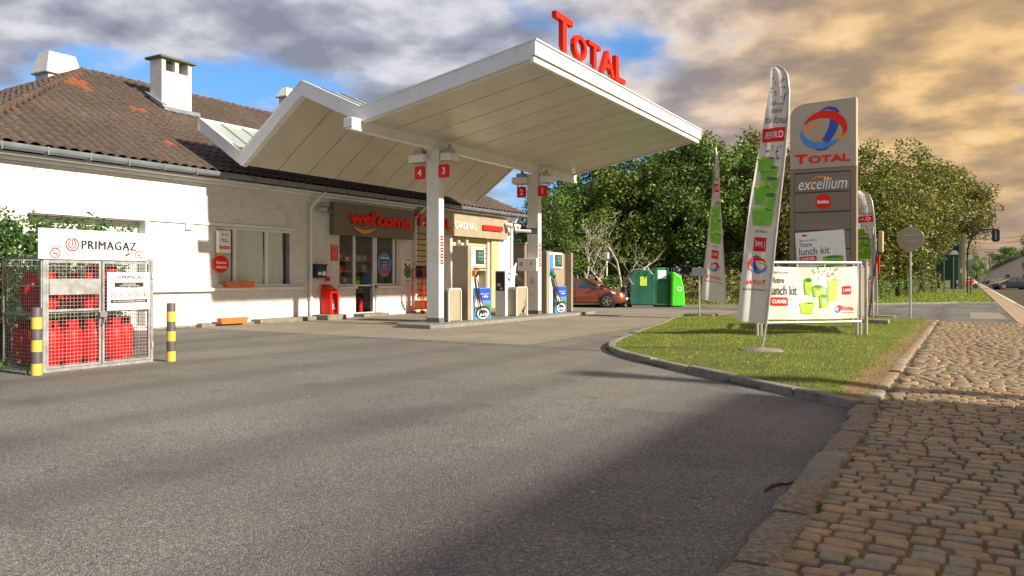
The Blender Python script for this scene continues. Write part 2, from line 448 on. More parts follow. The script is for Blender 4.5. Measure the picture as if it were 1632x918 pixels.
def total_word(mb, P, x, y, w, z=.004, ext=.002, bold=.03, mirror=False, hk=.30):
    k = -1 if mirror else 1; h = w * hk
    mb.text(P, 'T', x - k * w * .39, y, w=w * .23, h=h, z=z, ext=ext, bold=bold, mirror=mirror)
    mb.text(P, 'OTAL', x + k * w * .12, y - h * .11, w=w * .76, h=h * .78, z=z, ext=ext, bold=bold, mirror=mirror)
def arcpts(cx, cy, rx, ry, a0, a1, n=18, rot=0):
    c, s_ = math.cos(math.radians(rot)), math.sin(math.radians(rot)); o = []
    for i in range(n + 1):
        a = math.radians(a0 + (a1 - a0) * i / n); x, y = rx * math.cos(a), ry * math.sin(a)
        o.append((cx + x * c - y * s_, cy + x * s_ + y * c))
    return o
def globe(parent, P, x, y, r, z=.004, names='emblem', mirror=False):
    """interlaced coloured ribbons forming a sphere"""
    k = -1 if mirror else 1
    Q = lambda a, b, c=0: P(x + k * a * r, y + b * r, c)
    mb = MB()
    def rb(mi, pts, ws, zz):
        p2 = []; w2 = []; n = len(pts)
        for i in range(n - 1):
            q = [pts[max(i - 1, 0)], pts[i], pts[i + 1], pts[min(i + 2, n - 1)]]
            for j in range(6):
                t = j / 6; c = [.5 * (2 * q[1][a] + (q[2][a] - q[0][a]) * t + (2 * q[0][a] - 5 * q[1][a] + 4 * q[2][a] - q[3][a]) * t * t + (3 * q[1][a] - q[0][a] - 3 * q[2][a] + q[3][a]) * t ** 3) for a in (0, 1)]
                p2.append(tuple(c)); w2.append(ws[i] + (ws[i + 1] - ws[i]) * t)
        p2.append(pts[-1]); w2.append(ws[-1]); mb.use(mi).ribbon(Q, p2, w2, zz)
    rb(2, [(.0, .27), (-.4, .22), (-.75, .05), (-.95, -.12)], [.03, .15, .19, .06], z)
    rb(2, [(-.6, -.28), (-.3, -.40), (.05, -.42)], [.02, .11, .16], z)
    rb(2, [(.98, .05), (.95, -.22), (.78, -.45), (.55, -.5)], [.1, .2, .2, .04], z)
    rb(0, [(-.5, -.82), (-.2, -.95), (.1, -.93), (.3, -.82)], [.02, .1, .12, .02], z + .001)
    rb(1, [(-.95, .05), (-.93, -.3), (-.65, -.62), (-.2, -.75), (.3, -.72), (.68, -.55)], [.04, .22, .32, .34, .26, .04], z + .0015)
    rb(0, [(-.15, .86), (.2, .97), (.5, .9), (.68, .72)], [.02, .14, .16, .1], z + .002)
    rb(0, [(.52, .40), (.38, -.1), (.08, -.60)], [.42, .38, .32], z + .0025)
    rb(3, [(-.87, .25), (-.55, .55), (-.1, .68), (.4, .62), (.8, .3), (.95, -.05), (.85, -.38)], [.02, .22, .34, .40, .34, .2, .02], z + .0035)
    return mb.build(names, [M['blue'], M['lightblue'], M['orange'], M['redlit']], parent)
def cup(mb, P, x, y, w, h, kk=1.0, z=.005):
    """printed plastic food box: side, rim, inside"""
    mb.use(0).poly(P, [(x - w * .40, y - h / 2), (x + w * .40, y - h / 2), (x + w / 2, y + h * .32), (x - w / 2, y + h * .32)], z)
    mb.use(1).disc(P, x, y + h * .32, w * .52, h * .17, z + .001, 14)
    mb.use(2).disc(P, x, y + h * .33, w * .42, h * .11, z + .002, 14)
    mb.use(1).poly(P, [(x - w * .40, y - h / 2), (x - w * .22, y - h / 2), (x - w * .27, y + h * .2), (x - w * .46, y + h * .2)], z + .001)

# ------------------------------------------------------------------ ground surfaces
def groundmat(name, kind):
    m = bpy.data.materials.new(name); m.use_nodes = True
    t = m.node_tree; b = t.nodes['Principled BSDF']; co = t.nodes.new('ShaderNodeTexCoord')
    def noise(s, d=6, r=.55, v=None):
        n = N(t, 'ShaderNodeTexNoise'); n.inputs['Scale'].default_value = s; n.inputs['Detail'].default_value = d; n.inputs['Roughness'].default_value = r
        L(t, v or co.outputs['Object'], n.inputs['Vector']); return n.outputs[0]
    def bump(h, st, dist):
        bp = N(t, 'ShaderNodeBump'); bp.inputs['Strength'].default_value = st; bp.inputs['Distance'].default_value = dist
        L(t, h, bp.inputs['Height']); L(t, bp.outputs[0], b.inputs['Normal'])
    if kind == 'asphalt':
        vo = N(t, 'ShaderNodeTexVoronoi'); vo.inputs['Scale'].default_value = 95; L(t, co.outputs['Object'], vo.inputs['Vector'])
        sx = N(t, 'ShaderNodeSeparateColor'); L(t, vo.outputs['Color'], sx.inputs[0])
        base = ramp(t, noise(.35, 8, .62), [(.3, (.155, .145, .134)), (.5, (.225, .212, .194)), (.72, (.30, .284, .257))])
        grit = ramp(t, sx.outputs[0], [(0, .5), (.45, .88), (.8, 1.15), (1, 1.7)])
        c = mixc(t, 1.0, base, grit, 'MULTIPLY')
        c = mixc(t, ramp(t, noise(34, 4, .7), [(.42, .0), (.62, .55)]), c, (.075, .069, .064))
        # oil stains, tar seams
        c = mixc(t, ramp(t, noise(.9, 5, .6), [(.58, 0.0), (.74, .5)]), c, (.06, .053, .048))
        n = noise(.55, 4, .6)
        crack = mth(t, 'ABSOLUTE', mth(t, 'SUBTRACT', n, .5))
        c = mixc(t, ramp(t, crack, [(0, .35), (.0012, .2), (.0024, 0.0)]), c, (.02, .02, .02))
        # tyre-polished bands running through the forecourt, and old repair patches
        wv = N(t, 'ShaderNodeTexWave'); wv.wave_type = 'BANDS'; wv.bands_direction = 'X'; wv.inputs['Scale'].default_value = .16; wv.inputs['Distortion'].default_value = 3.5; wv.inputs['Detail'].default_value = 4; wv.inputs['Detail Scale'].default_value = .6
        L(t, co.outputs['Object'], wv.inputs['Vector'])
        c = mixc(t, ramp(t, wv.outputs[1], [(.55, 0.0), (.95, .38)]), c, (.085, .078, .072))
        pm = N(t, 'ShaderNodeTexVoronoi'); pm.inputs['Scale'].default_value = .17; pm.distance = 'CHEBYCHEV'; L(t, co.outputs['Object'], pm.inputs['Vector'])
        ps = N(t, 'ShaderNodeSeparateColor'); L(t, pm.outputs['Color'], ps.inputs[0])
        c = mixc(t, ramp(t, ps.outputs[1], [(.0, .22), (.3, .0), (.7, .0), (1, .20)]), c, (.30, .27, .22))
        v5 = N(t, 'ShaderNodeTexVoronoi'); v5.inputs['Scale'].default_value = .9; v5.inputs['Randomness'].default_value = 1; L(t, co.outputs['Object'], v5.inputs['Vector'])
        c = mixc(t, ramp(t, mth(t, 'ADD', v5.outputs['Distance'], mth(t, 'MULTIPLY', noise(5, 4), .12)), [(.06, .55), (.12, .25), (.17, 0.0)]), c, (.045, .040, .036))
        # scattered pale chips
        v2 = N(t, 'ShaderNodeTexVoronoi'); v2.inputs['Scale'].default_value = 1.6; v2.inputs['Randomness'].default_value = 1; L(t, co.outputs['Object'], v2.inputs['Vector'])
        c = mixc(t, ramp(t, v2.outputs['Distance'], [(0, .8), (.022, .7), (.030, 0.0)]), c, (.50, .46, .38))
        L(t, c, b.inputs['Base Color']); b.inputs['Roughness'].default_value = .82; b.inputs['Specular IOR Level'].default_value = .3
        bump(mth(t, 'ADD', mth(t, 'MULTIPLY', vo.outputs['Distance'], -1.0), noise(45, 3)), .9, .012)
    elif kind == 'concrete':
        br = N(t, 'ShaderNodeTexBrick'); br.offset = 0; br.inputs['Scale'].default_value = 1; br.inputs['Brick Width'].default_value = 3.6; br.inputs['Row Height'].default_value = 3.3; br.inputs['Mortar Size'].default_value = .018
        for q in ('Color1', 'Color2'): br.inputs[q].default_value = (1, 1, 1, 1)
        br.inputs['Color2'].default_value = (.88, .88, .88, 1); br.inputs['Mortar'].default_value = (.3, .28, .25, 1)
        L(t, co.outputs['Object'], br.inputs['Vector'])
        base = ramp(t, noise(.6, 9, .6), [(.3, (.18, .155, .115)), (.5, (.255, .222, .168)), (.72, (.33, .29, .22))])
        c = mixc(t, 1.0, base, br.outputs[0], 'MULTIPLY')
        c = mixc(t, ramp(t, noise(1.7, 6, .6), [(.56, 0.0), (.72, .6)]), c, (.10, .085, .065))
        c = mixc(t, .35, c, ramp(t, noise(60, 3), [(.3, (.12, .10, .08)), (.7, (.38, .34, .28))]))
        L(t, c, b.inputs['Base Color']); b.inputs['Roughness'].default_value = .8
        bump(noise(60, 4), .35, .01)
    elif kind == 'lawn':
        c = ramp(t, noise(1.6, 7, .65), [(.3, (.06, .09, .012)), (.5, (.12, .16, .018)), (.62, (.21, .21, .03)), (.78, (.23, .19, .06))])
        c = mixc(t, .5, c, ramp(t, noise(45, 4), [(.35, (.03, .045, .008)), (.7, (.17, .20, .03))]))
        sx_ = N(t, 'ShaderNodeSeparateXYZ'); L(t, co.outputs['Object'], sx_.inputs[0])
        near = mth(t, 'MULTIPLY', ramp(t, mth(t, 'ADD', mth(t, 'ADD', sx_.outputs[0], 2.0), mth(t, 'MULTIPLY', noise(3, 4), .5)), [(.93, 0.0), (1.08, 1.0)]), mth(t, 'LESS_THAN', sx_.outputs[1], 28.0))
        c = mixc(t, near, c, ramp(t, noise(25, 5), [(.3, (.16, .09, .04)), (.7, (.34, .20, .095))]))
        c = mixc(t, ramp(t, noise(1.1, 5, .7), [(.62, 0.0), (.72, .6)]), c, (.15, .10, .05))
        L(t, c, b.inputs['Base Color'])
        b.inputs['Roughness'].default_value = .9; bump(noise(40, 5, .7), .9, .03)
    elif kind == 'soil':
        c = ramp(t, noise(1.2, 7, .6), [(.3, (.030, .028, .012)), (.6, (.08, .065, .03)), (.8, (.12, .10, .05))])
        L(t, c, b.inputs['Base Color']); b.inputs['Roughness'].default_value = .95; bump(noise(30, 5), .8, .03)
    elif kind == 'joint':
        c = ramp(t, noise(3, 7, .7), [(.3, (.08, .052, .026)), (.52, (.17, .11, .052)), (.60, (.07, .085, .02)), (.68, (.20, .13, .06)), (.8, (.26, .175, .085))])
        L(t, c, b.inputs['Base Color']); b.inputs['Roughness'].default_value = .95; bump(noise(60, 5), .8, .015)
    elif kind == 'cobble':
        g = N(t, 'ShaderNodeNewGeometry')
        c = ramp(t, g.outputs['Random Per Island'], [(0, (.17, .125, .080)), (.2, (.30, .20, .105)), (.36, (.41, .25, .115)), (.5, (.24, .22, .15)), (.64, (.19, .205, .155)), (.76, (.26, .25, .20)), (.88, (.45, .28, .125)), (1, (.46, .34, .19))])
        c = mixc(t, .55, c, ramp(t, noise(22, 6, .7), [(.3, (.085, .062, .038)), (.55, (.27, .19, .11)), (.75, (.44, .32, .19))]))
        c = mixc(t, ramp(t, noise(1.0, 5), [(.5, 0.0), (.72, .4)]), c, (.095, .085, .055))
        L(t, c, b.inputs['Base Color']); b.inputs['Roughness'].default_value = .62
        bump(noise(38, 6, .65), .7, .008)
    elif kind == 'road':
        c = ramp(t, noise(.4, 7), [(.3, (.085, .078, .07)), (.7, (.13, .12, .105))])
        c = mixc(t, .3, c, ramp(t, noise(70, 3), [(.3, (.04, .04, .04)), (.7, (.2, .19, .17))]))
        L(t, c, b.inputs['Base Color']); b.inputs['Roughness'].default_value = .8; bump(noise(60, 3), .5, .01)
    elif kind == 'paving':
        br = N(t, 'ShaderNodeTexBrick'); br.offset = 0; br.inputs['Scale'].default_value = 1; br.inputs['Brick Width'].default_value = .3; br.inputs['Row Height'].default_value = .3; br.inputs['Mortar Size'].default_value = .006
        br.inputs['Color1'].default_value = (.46, .33, .19, 1); br.inputs['Color2'].default_value = (.40, .285, .17, 1); br.inputs['Mortar'].default_value = (.14, .10, .07, 1)
        L(t, co.outputs['Object'], br.inputs['Vector'])
        c = mixc(t, .3, br.outputs[0], ramp(t, noise(1.5, 8), [(.3, (.14, .11, .08)), (.7, (.4, .33, .24))]))
        L(t, c, b.inputs['Base Color']); b.inputs['Roughness'].default_value = .8; bump(noise(60, 3), .3, .01)
    return m
def sheet(name, pts, z, m, kind='structure'):
    o = MB().face([(x, y, z) for x, y in pts]).build(name, m, loc=(0, 0, 0)); o['kind'] = kind; return o
G = {k: groundmat('ground_' + k, k) for k in ('asphalt', 'concrete', 'lawn', 'soil', 'joint', 'cobble', 'road', 'paving')}
sheet('ground', [(-1500, -600), (1500, -600), (1500, 3000), (-1500, 3000)], -.03, G['soil'])
sheet('asphalt_forecourt', [(-22, -14), (-.95, -14), (-.95, 49), (-70, 60), (-70, 33), (-22, 33)], 0.0, G['asphalt'])
sheet('concrete_apron', [(-18.7, 14.3), (-7.9, 14.1), (-7.9, 33), (-18.7, 33)], .004, G['concrete'])
# pale concrete patch in the driveway, asphalt driveway over the verge line
sheet('driveway', [(-.95, 27.3), (2.1, 27.3), (2.1, 49), (-.95, 49)], 0.012, G['asphalt'])
sheet('concrete_patch', [(.0, 30.5), (1.1, 30.5), (1.0, 36), (.0, 36)], .016, G['concrete'])
sheet('sidewalk', [(1.28, -14), (2.02, -14), (2.02, 260), (1.28, 260)], .022, G['paving'])
sheet('road', [(2.2, -60), (9.6, -60), (9.6, 420), (2.2, 420)], -.06, G['road'])
sheet('far_sidewalk', [(9.8, -60), (11.8, -60), (11.8, 420), (9.8, 420)], .02, G['paving'])
mk = MB()
for y in range(-10, 300, 9): mk.box(5.85, 5.97, y, y + 3, -.056, -.0555)
struct(mk.build('lane_marking', M['white']))
# kerb between pavement and road : one stone pattern
kb = MB()
y = -14
while y < 240:
    if not (27.3 < y < 48.6): kb.box(2.03, 2.19, y, y + .97, -.06, .03)
    else: kb.box(2.03, 2.19, y, y + .97, -.06, .012)
    y += 1.0
struct(kb.build('road_kerb', M['white']))
verge_edge = [(-60, 21), (-36, 33.2), (-19, 33.4), (-15.2, 34.6), (-11.5, 36.3), (-8.7, 37.7), (-4, 43.9), (-.6, 48.0), (1.2, 49.1)]
sheet('grass_verge', verge_edge + [(1.2, 300), (-60, 300)], .03, G['lawn'])
for i in range(2, len(verge_edge) - 1):
    a, b = verge_edge[i], verge_edge[i + 1]
    kb = MB(); kb.bar((a[0], a[1], .03), (b[0], b[1], .03), .14, .13)
    struct(kb.build('verge_kerb', M['concrete'], bevel=.015))

# traffic island: lawn with a concrete kerb
edge = [(-1.0, 9.05), (-1.6, 9.6), (-2.6, 10.45), (-3.67, 11.4), (-4.8, 12.45), (-5.6, 13.4), (-6.15, 14.4), (-6.45, 15.5), (-6.85, 17.4), (-7.3, 19.6), (-7.7, 22), (-8.3, 24.5), (-8.5, 25.6), (-8.2, 26.6), (-7.2, 27.1), (-5, 27.3), (-3, 27.6), (-1.1, 28.2)]
def smoothline(p, n=3):
    for _ in range(n - 1):
        q = [p[0]]
        for a, b in zip(p, p[1:]): q += [(a[0] * .75 + b[0] * .25, a[1] * .75 + b[1] * .25), (a[0] * .25 + b[0] * .75, a[1] * .25 + b[1] * .75)]
        p = q + [p[-1]]
    return p
edge_s = smoothline(edge)
def inside(x, y, poly):
    c = False; j = len(poly) - 1
    for i in range(len(poly)):
        xi, yi = poly[i]; xj, yj = poly[j]
        if (yi > y) != (yj > y) and x < (xj - xi) * (y - yi) / (yj - yi) + xi: c = not c
        j = i
    return c
# gently domed turf
mb = MB()
isl = edge_s + [(-.98, 28.2)]
def edist(x, y):
    m_ = 9
    for (ax, ay), (bx, by) in zip(edge_s, edge_s[1:]):
        dx, dy = bx - ax, by - ay; t = max(0, min(1, ((x - ax) * dx + (y - ay) * dy) / (dx * dx + dy * dy + 1e-9)))
        m_ = min(m_, math.hypot(x - ax - dx * t, y - ay - dy * t))
    return m_
def lawn_z(x, y):
    d = min(edist(x, y), max(0.0, -.98 - x + .05))
    return .075 + .09 * (1 - math.exp(-d / 1.2)) + .012 * math.sin(x * 3.1 + y * 1.3) * min(1, d)
nx, ny = 44, 110
gx = [-8.8 + (8.8 - .98) * i / nx for i in range(nx + 1)]
gy = [9.0 + 19.3 * j / ny for j in range(ny + 1)]
verts = {}
for j in range(ny):
    for i in range(nx):
        cx, cy = (gx[i] + gx[i + 1]) / 2, (gy[j] + gy[j + 1]) / 2
        if inside(cx, cy, isl):
            f = []
            for a, b in ((i, j), (i + 1, j), (i + 1, j + 1), (i, j + 1)):
                if (a, b) not in verts:
                    verts[(a, b)] = len(mb.v); mb.v.append((gx[a], gy[b], lawn_z(gx[a], gy[b])))
                f.append(verts[(a, b)])
            mb.f.append(tuple(f)); mb.m.append(0)
mb.face([(x, y, .07) for x, y in isl])
struct(mb.build('lawn', G['lawn'], loc=(0, 0, 0), smooth=60))
# kerb stones round the island
acc = 0; pts = edge_s; i = 0; run = [pts[0]]
for a, b in zip(pts, pts[1:]):
    l = math.hypot(b[0] - a[0], b[1] - a[1]); acc += l; run.append(b)
    if acc > 1.0 or b is pts[-1]:
        mb = MB(); q = run; tilt = rnd.uniform(-.015, .015)
        for p0, p1 in zip(q, q[1:]):
            d = Vector((p1[0] - p0[0], p1[1] - p0[1], 0)); ln = d.length
            if ln < 1e-4: continue
            d /= ln; e = .012 if p1 is q[-1] else -.01
            mb.bar(V3((p0[0], p0[1], .04 + tilt)) + d * (.012 if p0 is q[0] else -.01), V3((p1[0], p1[1], .04 + tilt)) - d * e, .15, .13)
        struct(mb.build('island_kerb', M['concrete'], bevel=.02)); run = [b]; acc = 0
# kerb stones along the cobbles: heavy worn stones near the camera, orange further on
y = -2.0
while y < 27.2:
    ln = rnd.uniform(.75, 1.0); near = y < 9
    w = .24 if near else .20
    x0 = (-1.0 if y < 8 else -1.04) + rnd.uniform(-.014, .014); z1 = .075 + rnd.uniform(-.012, .012)
    mb = MB()
    def kf(u, v, x0=x0, w=w, y=y, ln=ln, z1=z1, sd=rnd.random() * 9):
        # cross-section from the outer foot over the top to the inner foot
        prof = [(0, -.02), (.0, z1 * .55), (.10, z1 * .93), (.3, z1), (.7, z1), (.90, z1 * .92), (1.0, z1 * .5), (1.0, -.02)]
        k = min(int(u * 7 + 1e-6), 7); a, b = prof[k]
        yy = y + .012 + (ln - .024) * v
        e = 1 - .18 * (abs(v - .5) * 2) ** 8
        jx = .010 * math.sin(v * 9 + sd) + .006 * math.sin(v * 23 + sd * 2); jz = .006 * math.sin(v * 13 + sd * 3)
        return (x0 + w * a + (jx if a in (0, 1.0) or a == .1 else 0), yy, (b * e if b > 0 else b) + (jz if b > 0 else 0))
    mb.grid(kf, 7, 10)
    mb.face([kf(k / 7, 0) for k in range(8)]); mb.face([kf(k / 7, 1) for k in reversed(range(8))])
    struct(mb.build('pavement_kerb', (M['kerbnear'] if near else M['kerborange']) if rnd.random() < .85 else M['concrete'], smooth=50)); y += ln
# cobbled strip: real stones in courses
mb = MB()
struct(sheet('cobble_bed', [(-1.0, -3), (1.28, -3), (1.28, 27.3), (-1.0, 27.3)], .040, G['joint']))
y = -2.5; r = random.Random(3)
while y < 27.25:
    far = y > 11
    h = r.uniform(.100, .135); x = -.75 + r.uniform(-.08, .04)
    while x < 1.25:
        w = r.uniform(.12, .215); top = .060 + r.uniform(-.007, .008) - .012 * math.sin(x * 2.1 + y * .5)
        cx, cy = x + w / 2, y + h / 2 + .018 * math.sin(x * 2.3 + y * .7); a = w / 2 - .0045; b_ = h / 2 - .005
        tx, ty = r.uniform(-.05, .05), r.uniform(-.06, .06)
        nseg = 8 if far else 16
        base = len(mb.v); sq = r.uniform(.22, .38); skew = r.uniform(-.1, .1)
        jit = [r.uniform(.93, 1.03) for _ in range(nseg)]
        rings = [(1.0, -.042), (1.0, -.012), (.955, -.003), (.70, .001)] if not far else [(1.0, -.03), (.97, -.008), (.75, .004)]
        for k, dz in rings:
            for q in range(nseg):
                t = 2 * math.pi * (q + .5) / nseg; c, s_ = math.cos(t), math.sin(t)
                px_ = a * k * jit[q] * (abs(c) ** sq) * (1 if c > 0 else -1); py_ = b_ * k * jit[q] * (abs(s_) ** sq) * (1 if s_ > 0 else -1)
                mb.v.append((cx + px_ + py_ * skew, cy + py_, top + dz + px_ * tx + py_ * ty))
        nr = len(rings)
        for i_ in range(nr - 1):
            for q in range(nseg):
                p0 = base + i_ * nseg + q; p1 = base + i_ * nseg + (q + 1) % nseg
                mb.f.append((p0, p1, p1 + nseg, p0 + nseg)); mb.m.append(0)
        mb.f.append(tuple(base + (nr - 1) * nseg + q for q in range(nseg))); mb.m.append(0)
        x += w + r.uniform(0, .006)
    y += h + r.uniform(.0, .006)
cob = struct(mb.build('cobbled_pavement', G['cobble'], loc=(0, 0, 0), smooth=70))

# grass blades
def blades(name, region, n, hmin, hmax, zf, seed, wid=.006, m='leafbright', label='short green grass'):
    r = random.Random(seed); mb = MB(); k = 0; x0, x1, y0, y1 = region[1]
    while k < n:
        x = r.uniform(x0, x1); y = r.uniform(y0, y1)
        if not region[0](x, y): continue
        k += 1; z = zf(x, y) - .004; h = r.uniform(hmin, hmax); a = r.uniform(0, 6.28); w = wid * r.uniform(.7, 1.5)
        dx, dy = math.cos(a) * w, math.sin(a) * w; lx, ly = r.uniform(-.6, .6) * h, r.uniform(-.6, .6) * h
        b = len(mb.v); mb.v += [(x - dx, y - dy, z), (x + dx, y + dy, z), (x + lx, y + ly, z + h)]
        mb.f.append((b, b + 1, b + 2)); mb.m.append(0)
    return tag(mb.build(name, M[m], loc=(0, 0, 0)), label, 'grass', None, 'stuff')
blades('grass', (lambda x, y: inside(x, y, isl) and edist(x, y) > .07 and x < -1.10 + .07 * math.sin(y * 3) + .05 * math.sin(y * 11) + (.0 if y > 12.5 else -.08 - .08 * math.sin(y * 7)), (-8.7, -1.0, 9, 28.2)), 90000, .012, .038, lawn_z, 5, .0045, 'leafgrass' if 'leafgrass' in M else 'leafbright', 'short mown grass growing on the kerbed island')
blades('grass', (lambda x, y: True, (-1.12, -.98, 9.3, 26)), 1500, .01, .04, lambda x, y: .08, 15, .004, 'leafbright', 'thin grass creeping over the kerb stones of the island')
blades('verge_grass', (lambda x, y: inside(x, y, verge_edge + [(1.2, 110), (-60, 110)]), (-16, 1.1, 34, 85)), 45000, .04, .14, lambda x, y: .03, 6, .016, 'leafgrass', 'rougher green grass on the verge beyond the driveway')
# weeds in the joint between kerb and cobbles
blades('weeds', (lambda x, y: math.sin(y * 1.9) + math.sin(y * 5.3) > .35, (-.79, -.73, 1.5, 20)), 2600, .01, .045, lambda x, y: .03, 8, .004, 'leafbright', 'tufts of weeds in the joint beside the pavement kerb')
blades('weeds', (lambda x, y: math.sin(x * 4) + math.sin(y * 3.3) > .6 and abs(edist(x, y) - .08) < .035 and not inside(x, y, isl), (-8.6, -1, 9, 25)), 1400, .015, .06, lambda x, y: .0, 9, .005, 'leafbright', 'weeds sprouting at the foot of the island kerb')

# ------------------------------------------------------------------ the station building
WX = -18.8
def wy(px): return onX(px, WX)[0]
def wz(px, py): return zat(py, onX(px, WX)[1])
B0 = thing('station_building', (WX, 20, 0), 'long low white painted brick building with brown hipped tile roof', 'building')
Y_L, Y_R = 8.3, 32.2
EZ, EX, ROOFW, ROOFT = 4.38, -18.35, 6.95, .548
RY0 = 8.25; RY1 = 32.6
wins = {'rec': (wy(45), wy(232), .12, 2.88), 'win': (wy(345), wy(467), 1.12, 2.88),
        'shop': (wy(540), wy(636), .0, 2.95), 'gar': (wy(721), wy(795), .0, 3.25), 'gar1': (wy(663), wy(698), .0, 3.25)}
yl, yr, z0, z1 = wins['shop']; ydo0, ydo1 = wy(567), wy(600)
wall = MB()
def wallrun(mb, y0, y1, z1, ops, x0=WX - .3, x1=WX):
    ys = sorted({y0, y1, *[o[0] for o in ops], *[o[1] for o in ops]})
    for a, b in zip(ys, ys[1:]):
        m_ = (a + b) / 2; cur = 0.0
        for o in sorted([o for o in ops if o[0] < m_ < o[1]], key=lambda o: o[2]):
            if o[2] > cur: mb.box(x0, x1, a, b, cur, o[2])
            cur = o[3]
        if cur < z1: mb.box(x0, x1, a, b, cur, z1)
ops = [wins['rec'], wins['win'], (yl, ydo0, 1.02, 2.95), (ydo0, ydo1, 0, 2.95), (ydo1, yr, 1.02, 2.95), wins['gar'], wins['gar1']]
wallrun(wall, Y_L, Y_R, 4.22, ops)
wall.box(WX - 13.2, WX - .31, Y_L + .001, Y_L + .3, 0, 4.22)
wall.box(WX - 13.2, WX - .31, Y_R - .3, Y_R - .001, 0, 4.22)
wall.box(WX - 13.5, WX - 13.2, Y_L, Y_R, 0, 4.22)
wall.box(WX - .45, WX - .315, wins['rec'][0] - .05, wins['rec'][1] + .05, 0, 2.95)       # bricked-up opening, set back
wall.build('wall', M['brick'], B0)
# interior behind the shop window
it = MB(); a, b = yl - .8, yr + 1.2
it.box(WX - 4, WX - 3.9, a, b, 0, 3); it.box(WX - 4, WX - .32, a - .1, a, 0, 3); it.box(WX - 4, WX - .32, b, b + .1, 0, 3)
it.box(WX - 4, WX - .32, a, b, -.02, .02); it.box(WX - 4, WX - .32, a, b, 3.0, 3.05)
it.build('interior_lining', M['interior'], B0)
sh = MB()
for k, yy in enumerate((ydo0 - .9, ydo0 + .1, ydo0 + 1.1, ydo0 + 2.2)):
    for z in (.4, .8, 1.2, 1.6, 2.0):
        sh.box(WX - 1.5, WX - 1.15, yy, yy + .9, z, z + .03)
sho = sh.build('display_shelf', M['shelf'], B0)
gd = [MB() for _ in range(4)]
for yy in (ydo0 - .9, ydo0 + .1, ydo0 + 1.1, ydo0 + 2.2):
    for z in (.43, .83, 1.23, 1.63, 2.03):
        x = yy + .03
        while x < yy + .82:
            w = rnd.uniform(.06, .14); gd[rnd.randrange(4)].box(WX - 1.3, WX - 1.17, x, x + w, z, z + rnd.uniform(.12, .26)); x += w + rnd.uniform(.01, .05)
for g_, c in zip(gd, ('redlit', 'textwhite', 'lime', 'lightblue')): tag(g_.build('goods', M[c], sho), kind='stuff')
# dark plinth along the foot of the wall
pl = MB(); pl.box(WX + .002, WX + .16, wy(238), wy(400), 0, .06); pl.box(WX + .002, WX + .42, wy(400), wy(492) - .05, 0, .13); pl.box(WX + .002, WX + .85, wy(492), wy(523), 0, .17)
pl.build('plinth', M['concrete'], B0, bevel=.02)
tr = MB()
tr.box(WX + .003, WX + .055, wy(45), wy(470), 2.90, 2.97)
tr.box(WX + .003, WX + .05, wy(232) - .03, wy(232) + .07, .1, 2.90)
tr.build('lintel_strip', M['trim'], B0)
sl = MB(); sl.box(WX + .002, WX + .14, wy(238), wy(479), 1.0, 1.10); sl.build('window_sill', M['trim'], B0, bevel=.01)
# raised pier beside the window and the downpipes
def downpipe(y, h=4.2, branch=0):
    mb = MB(); mb.tube([(WX + .42, y + .38, 4.36), (WX + .38, y + .34, 4.2), (WX + .12, y, 3.72), (WX + .10, y, 3.6), (WX + .10, y, .12)], .05, 10)
    if branch: mb.tube([(WX + .42, y + 1.15, 4.0), (WX + .12, y + .02, 3.35)], .045, 8)
    for z in (3.2, 1.9, .7): mb.box(WX, WX + .16, y - .07, y + .07, z, z + .04)
    return mb.build('downpipe', M['trim'], B0, smooth=40)
downpipe(wy(492)); downpipe(wy(659), branch=1); 
mb = MB(); mb.tube([(WX + .45, Y_R - .1, 4.3), (WX + .1, Y_R - .12, 3.8), (WX + .10, Y_R - .12, .1)], .045, 8); mb.build('downpipe', M['trim'], B0, smooth=40)

# curtained window
def window(y0, y1, z0, z1, mull, glassname='window', xo=WX - .12, fw=.07, m='trim'):
    f = MB()
    f.box(xo, xo + .08, y0, y0 + fw, z0, z1); f.box(xo, xo + .08, y1 - fw, y1, z0, z1)
    f.box(xo, xo + .08, y0 + fw, y1 - fw, z1 - fw, z1); f.box(xo, xo + .08, y0 + fw, y1 - fw, z0, z0 + fw)
    for q in mull: f.box(xo + .002, xo + .078, q - fw * .75, q + fw * .75, z0 + fw, z1 - fw)
    fo = f.build(glassname, M[m], B0, bevel=.006)
    g = MB(); g.box(xo + .03, xo + .038, y0 + fw * .8, y1 - fw * .8, z0 + fw * .8, z1 - fw * .8)
    g.build('pane', M['glass'], fo); return fo
y0, y1, z0, z1 = wins['win']
wo_ = window(y0, y1, z0, z1, [wy(376), wy(427)])
cu = MB()
for (a, b) in ((y0 + .05, wy(372)), (wy(379), wy(424)), (wy(431), wy(455))):
    cu.grid(lambda u, v, a=a, b=b: (WX - .125 + .012 * math.sin(u * (b - a) * 46) + .006 * math.sin(u * 31 + 4 * v), a + (b - a) * (u + (.03 * math.sin(6 * v) * (u - .5))), z0 + .06 + (z1 - z0 - .12) * v), int((b - a) * 60), 5)
cu.build('curtain', M['curtain'], wo_, smooth=80)
MB().box(WX - 1.8, WX - 1.75, y0 - .6, y1 + .6, 0, 3.2).build('interior_lining', M['interior'], B0)
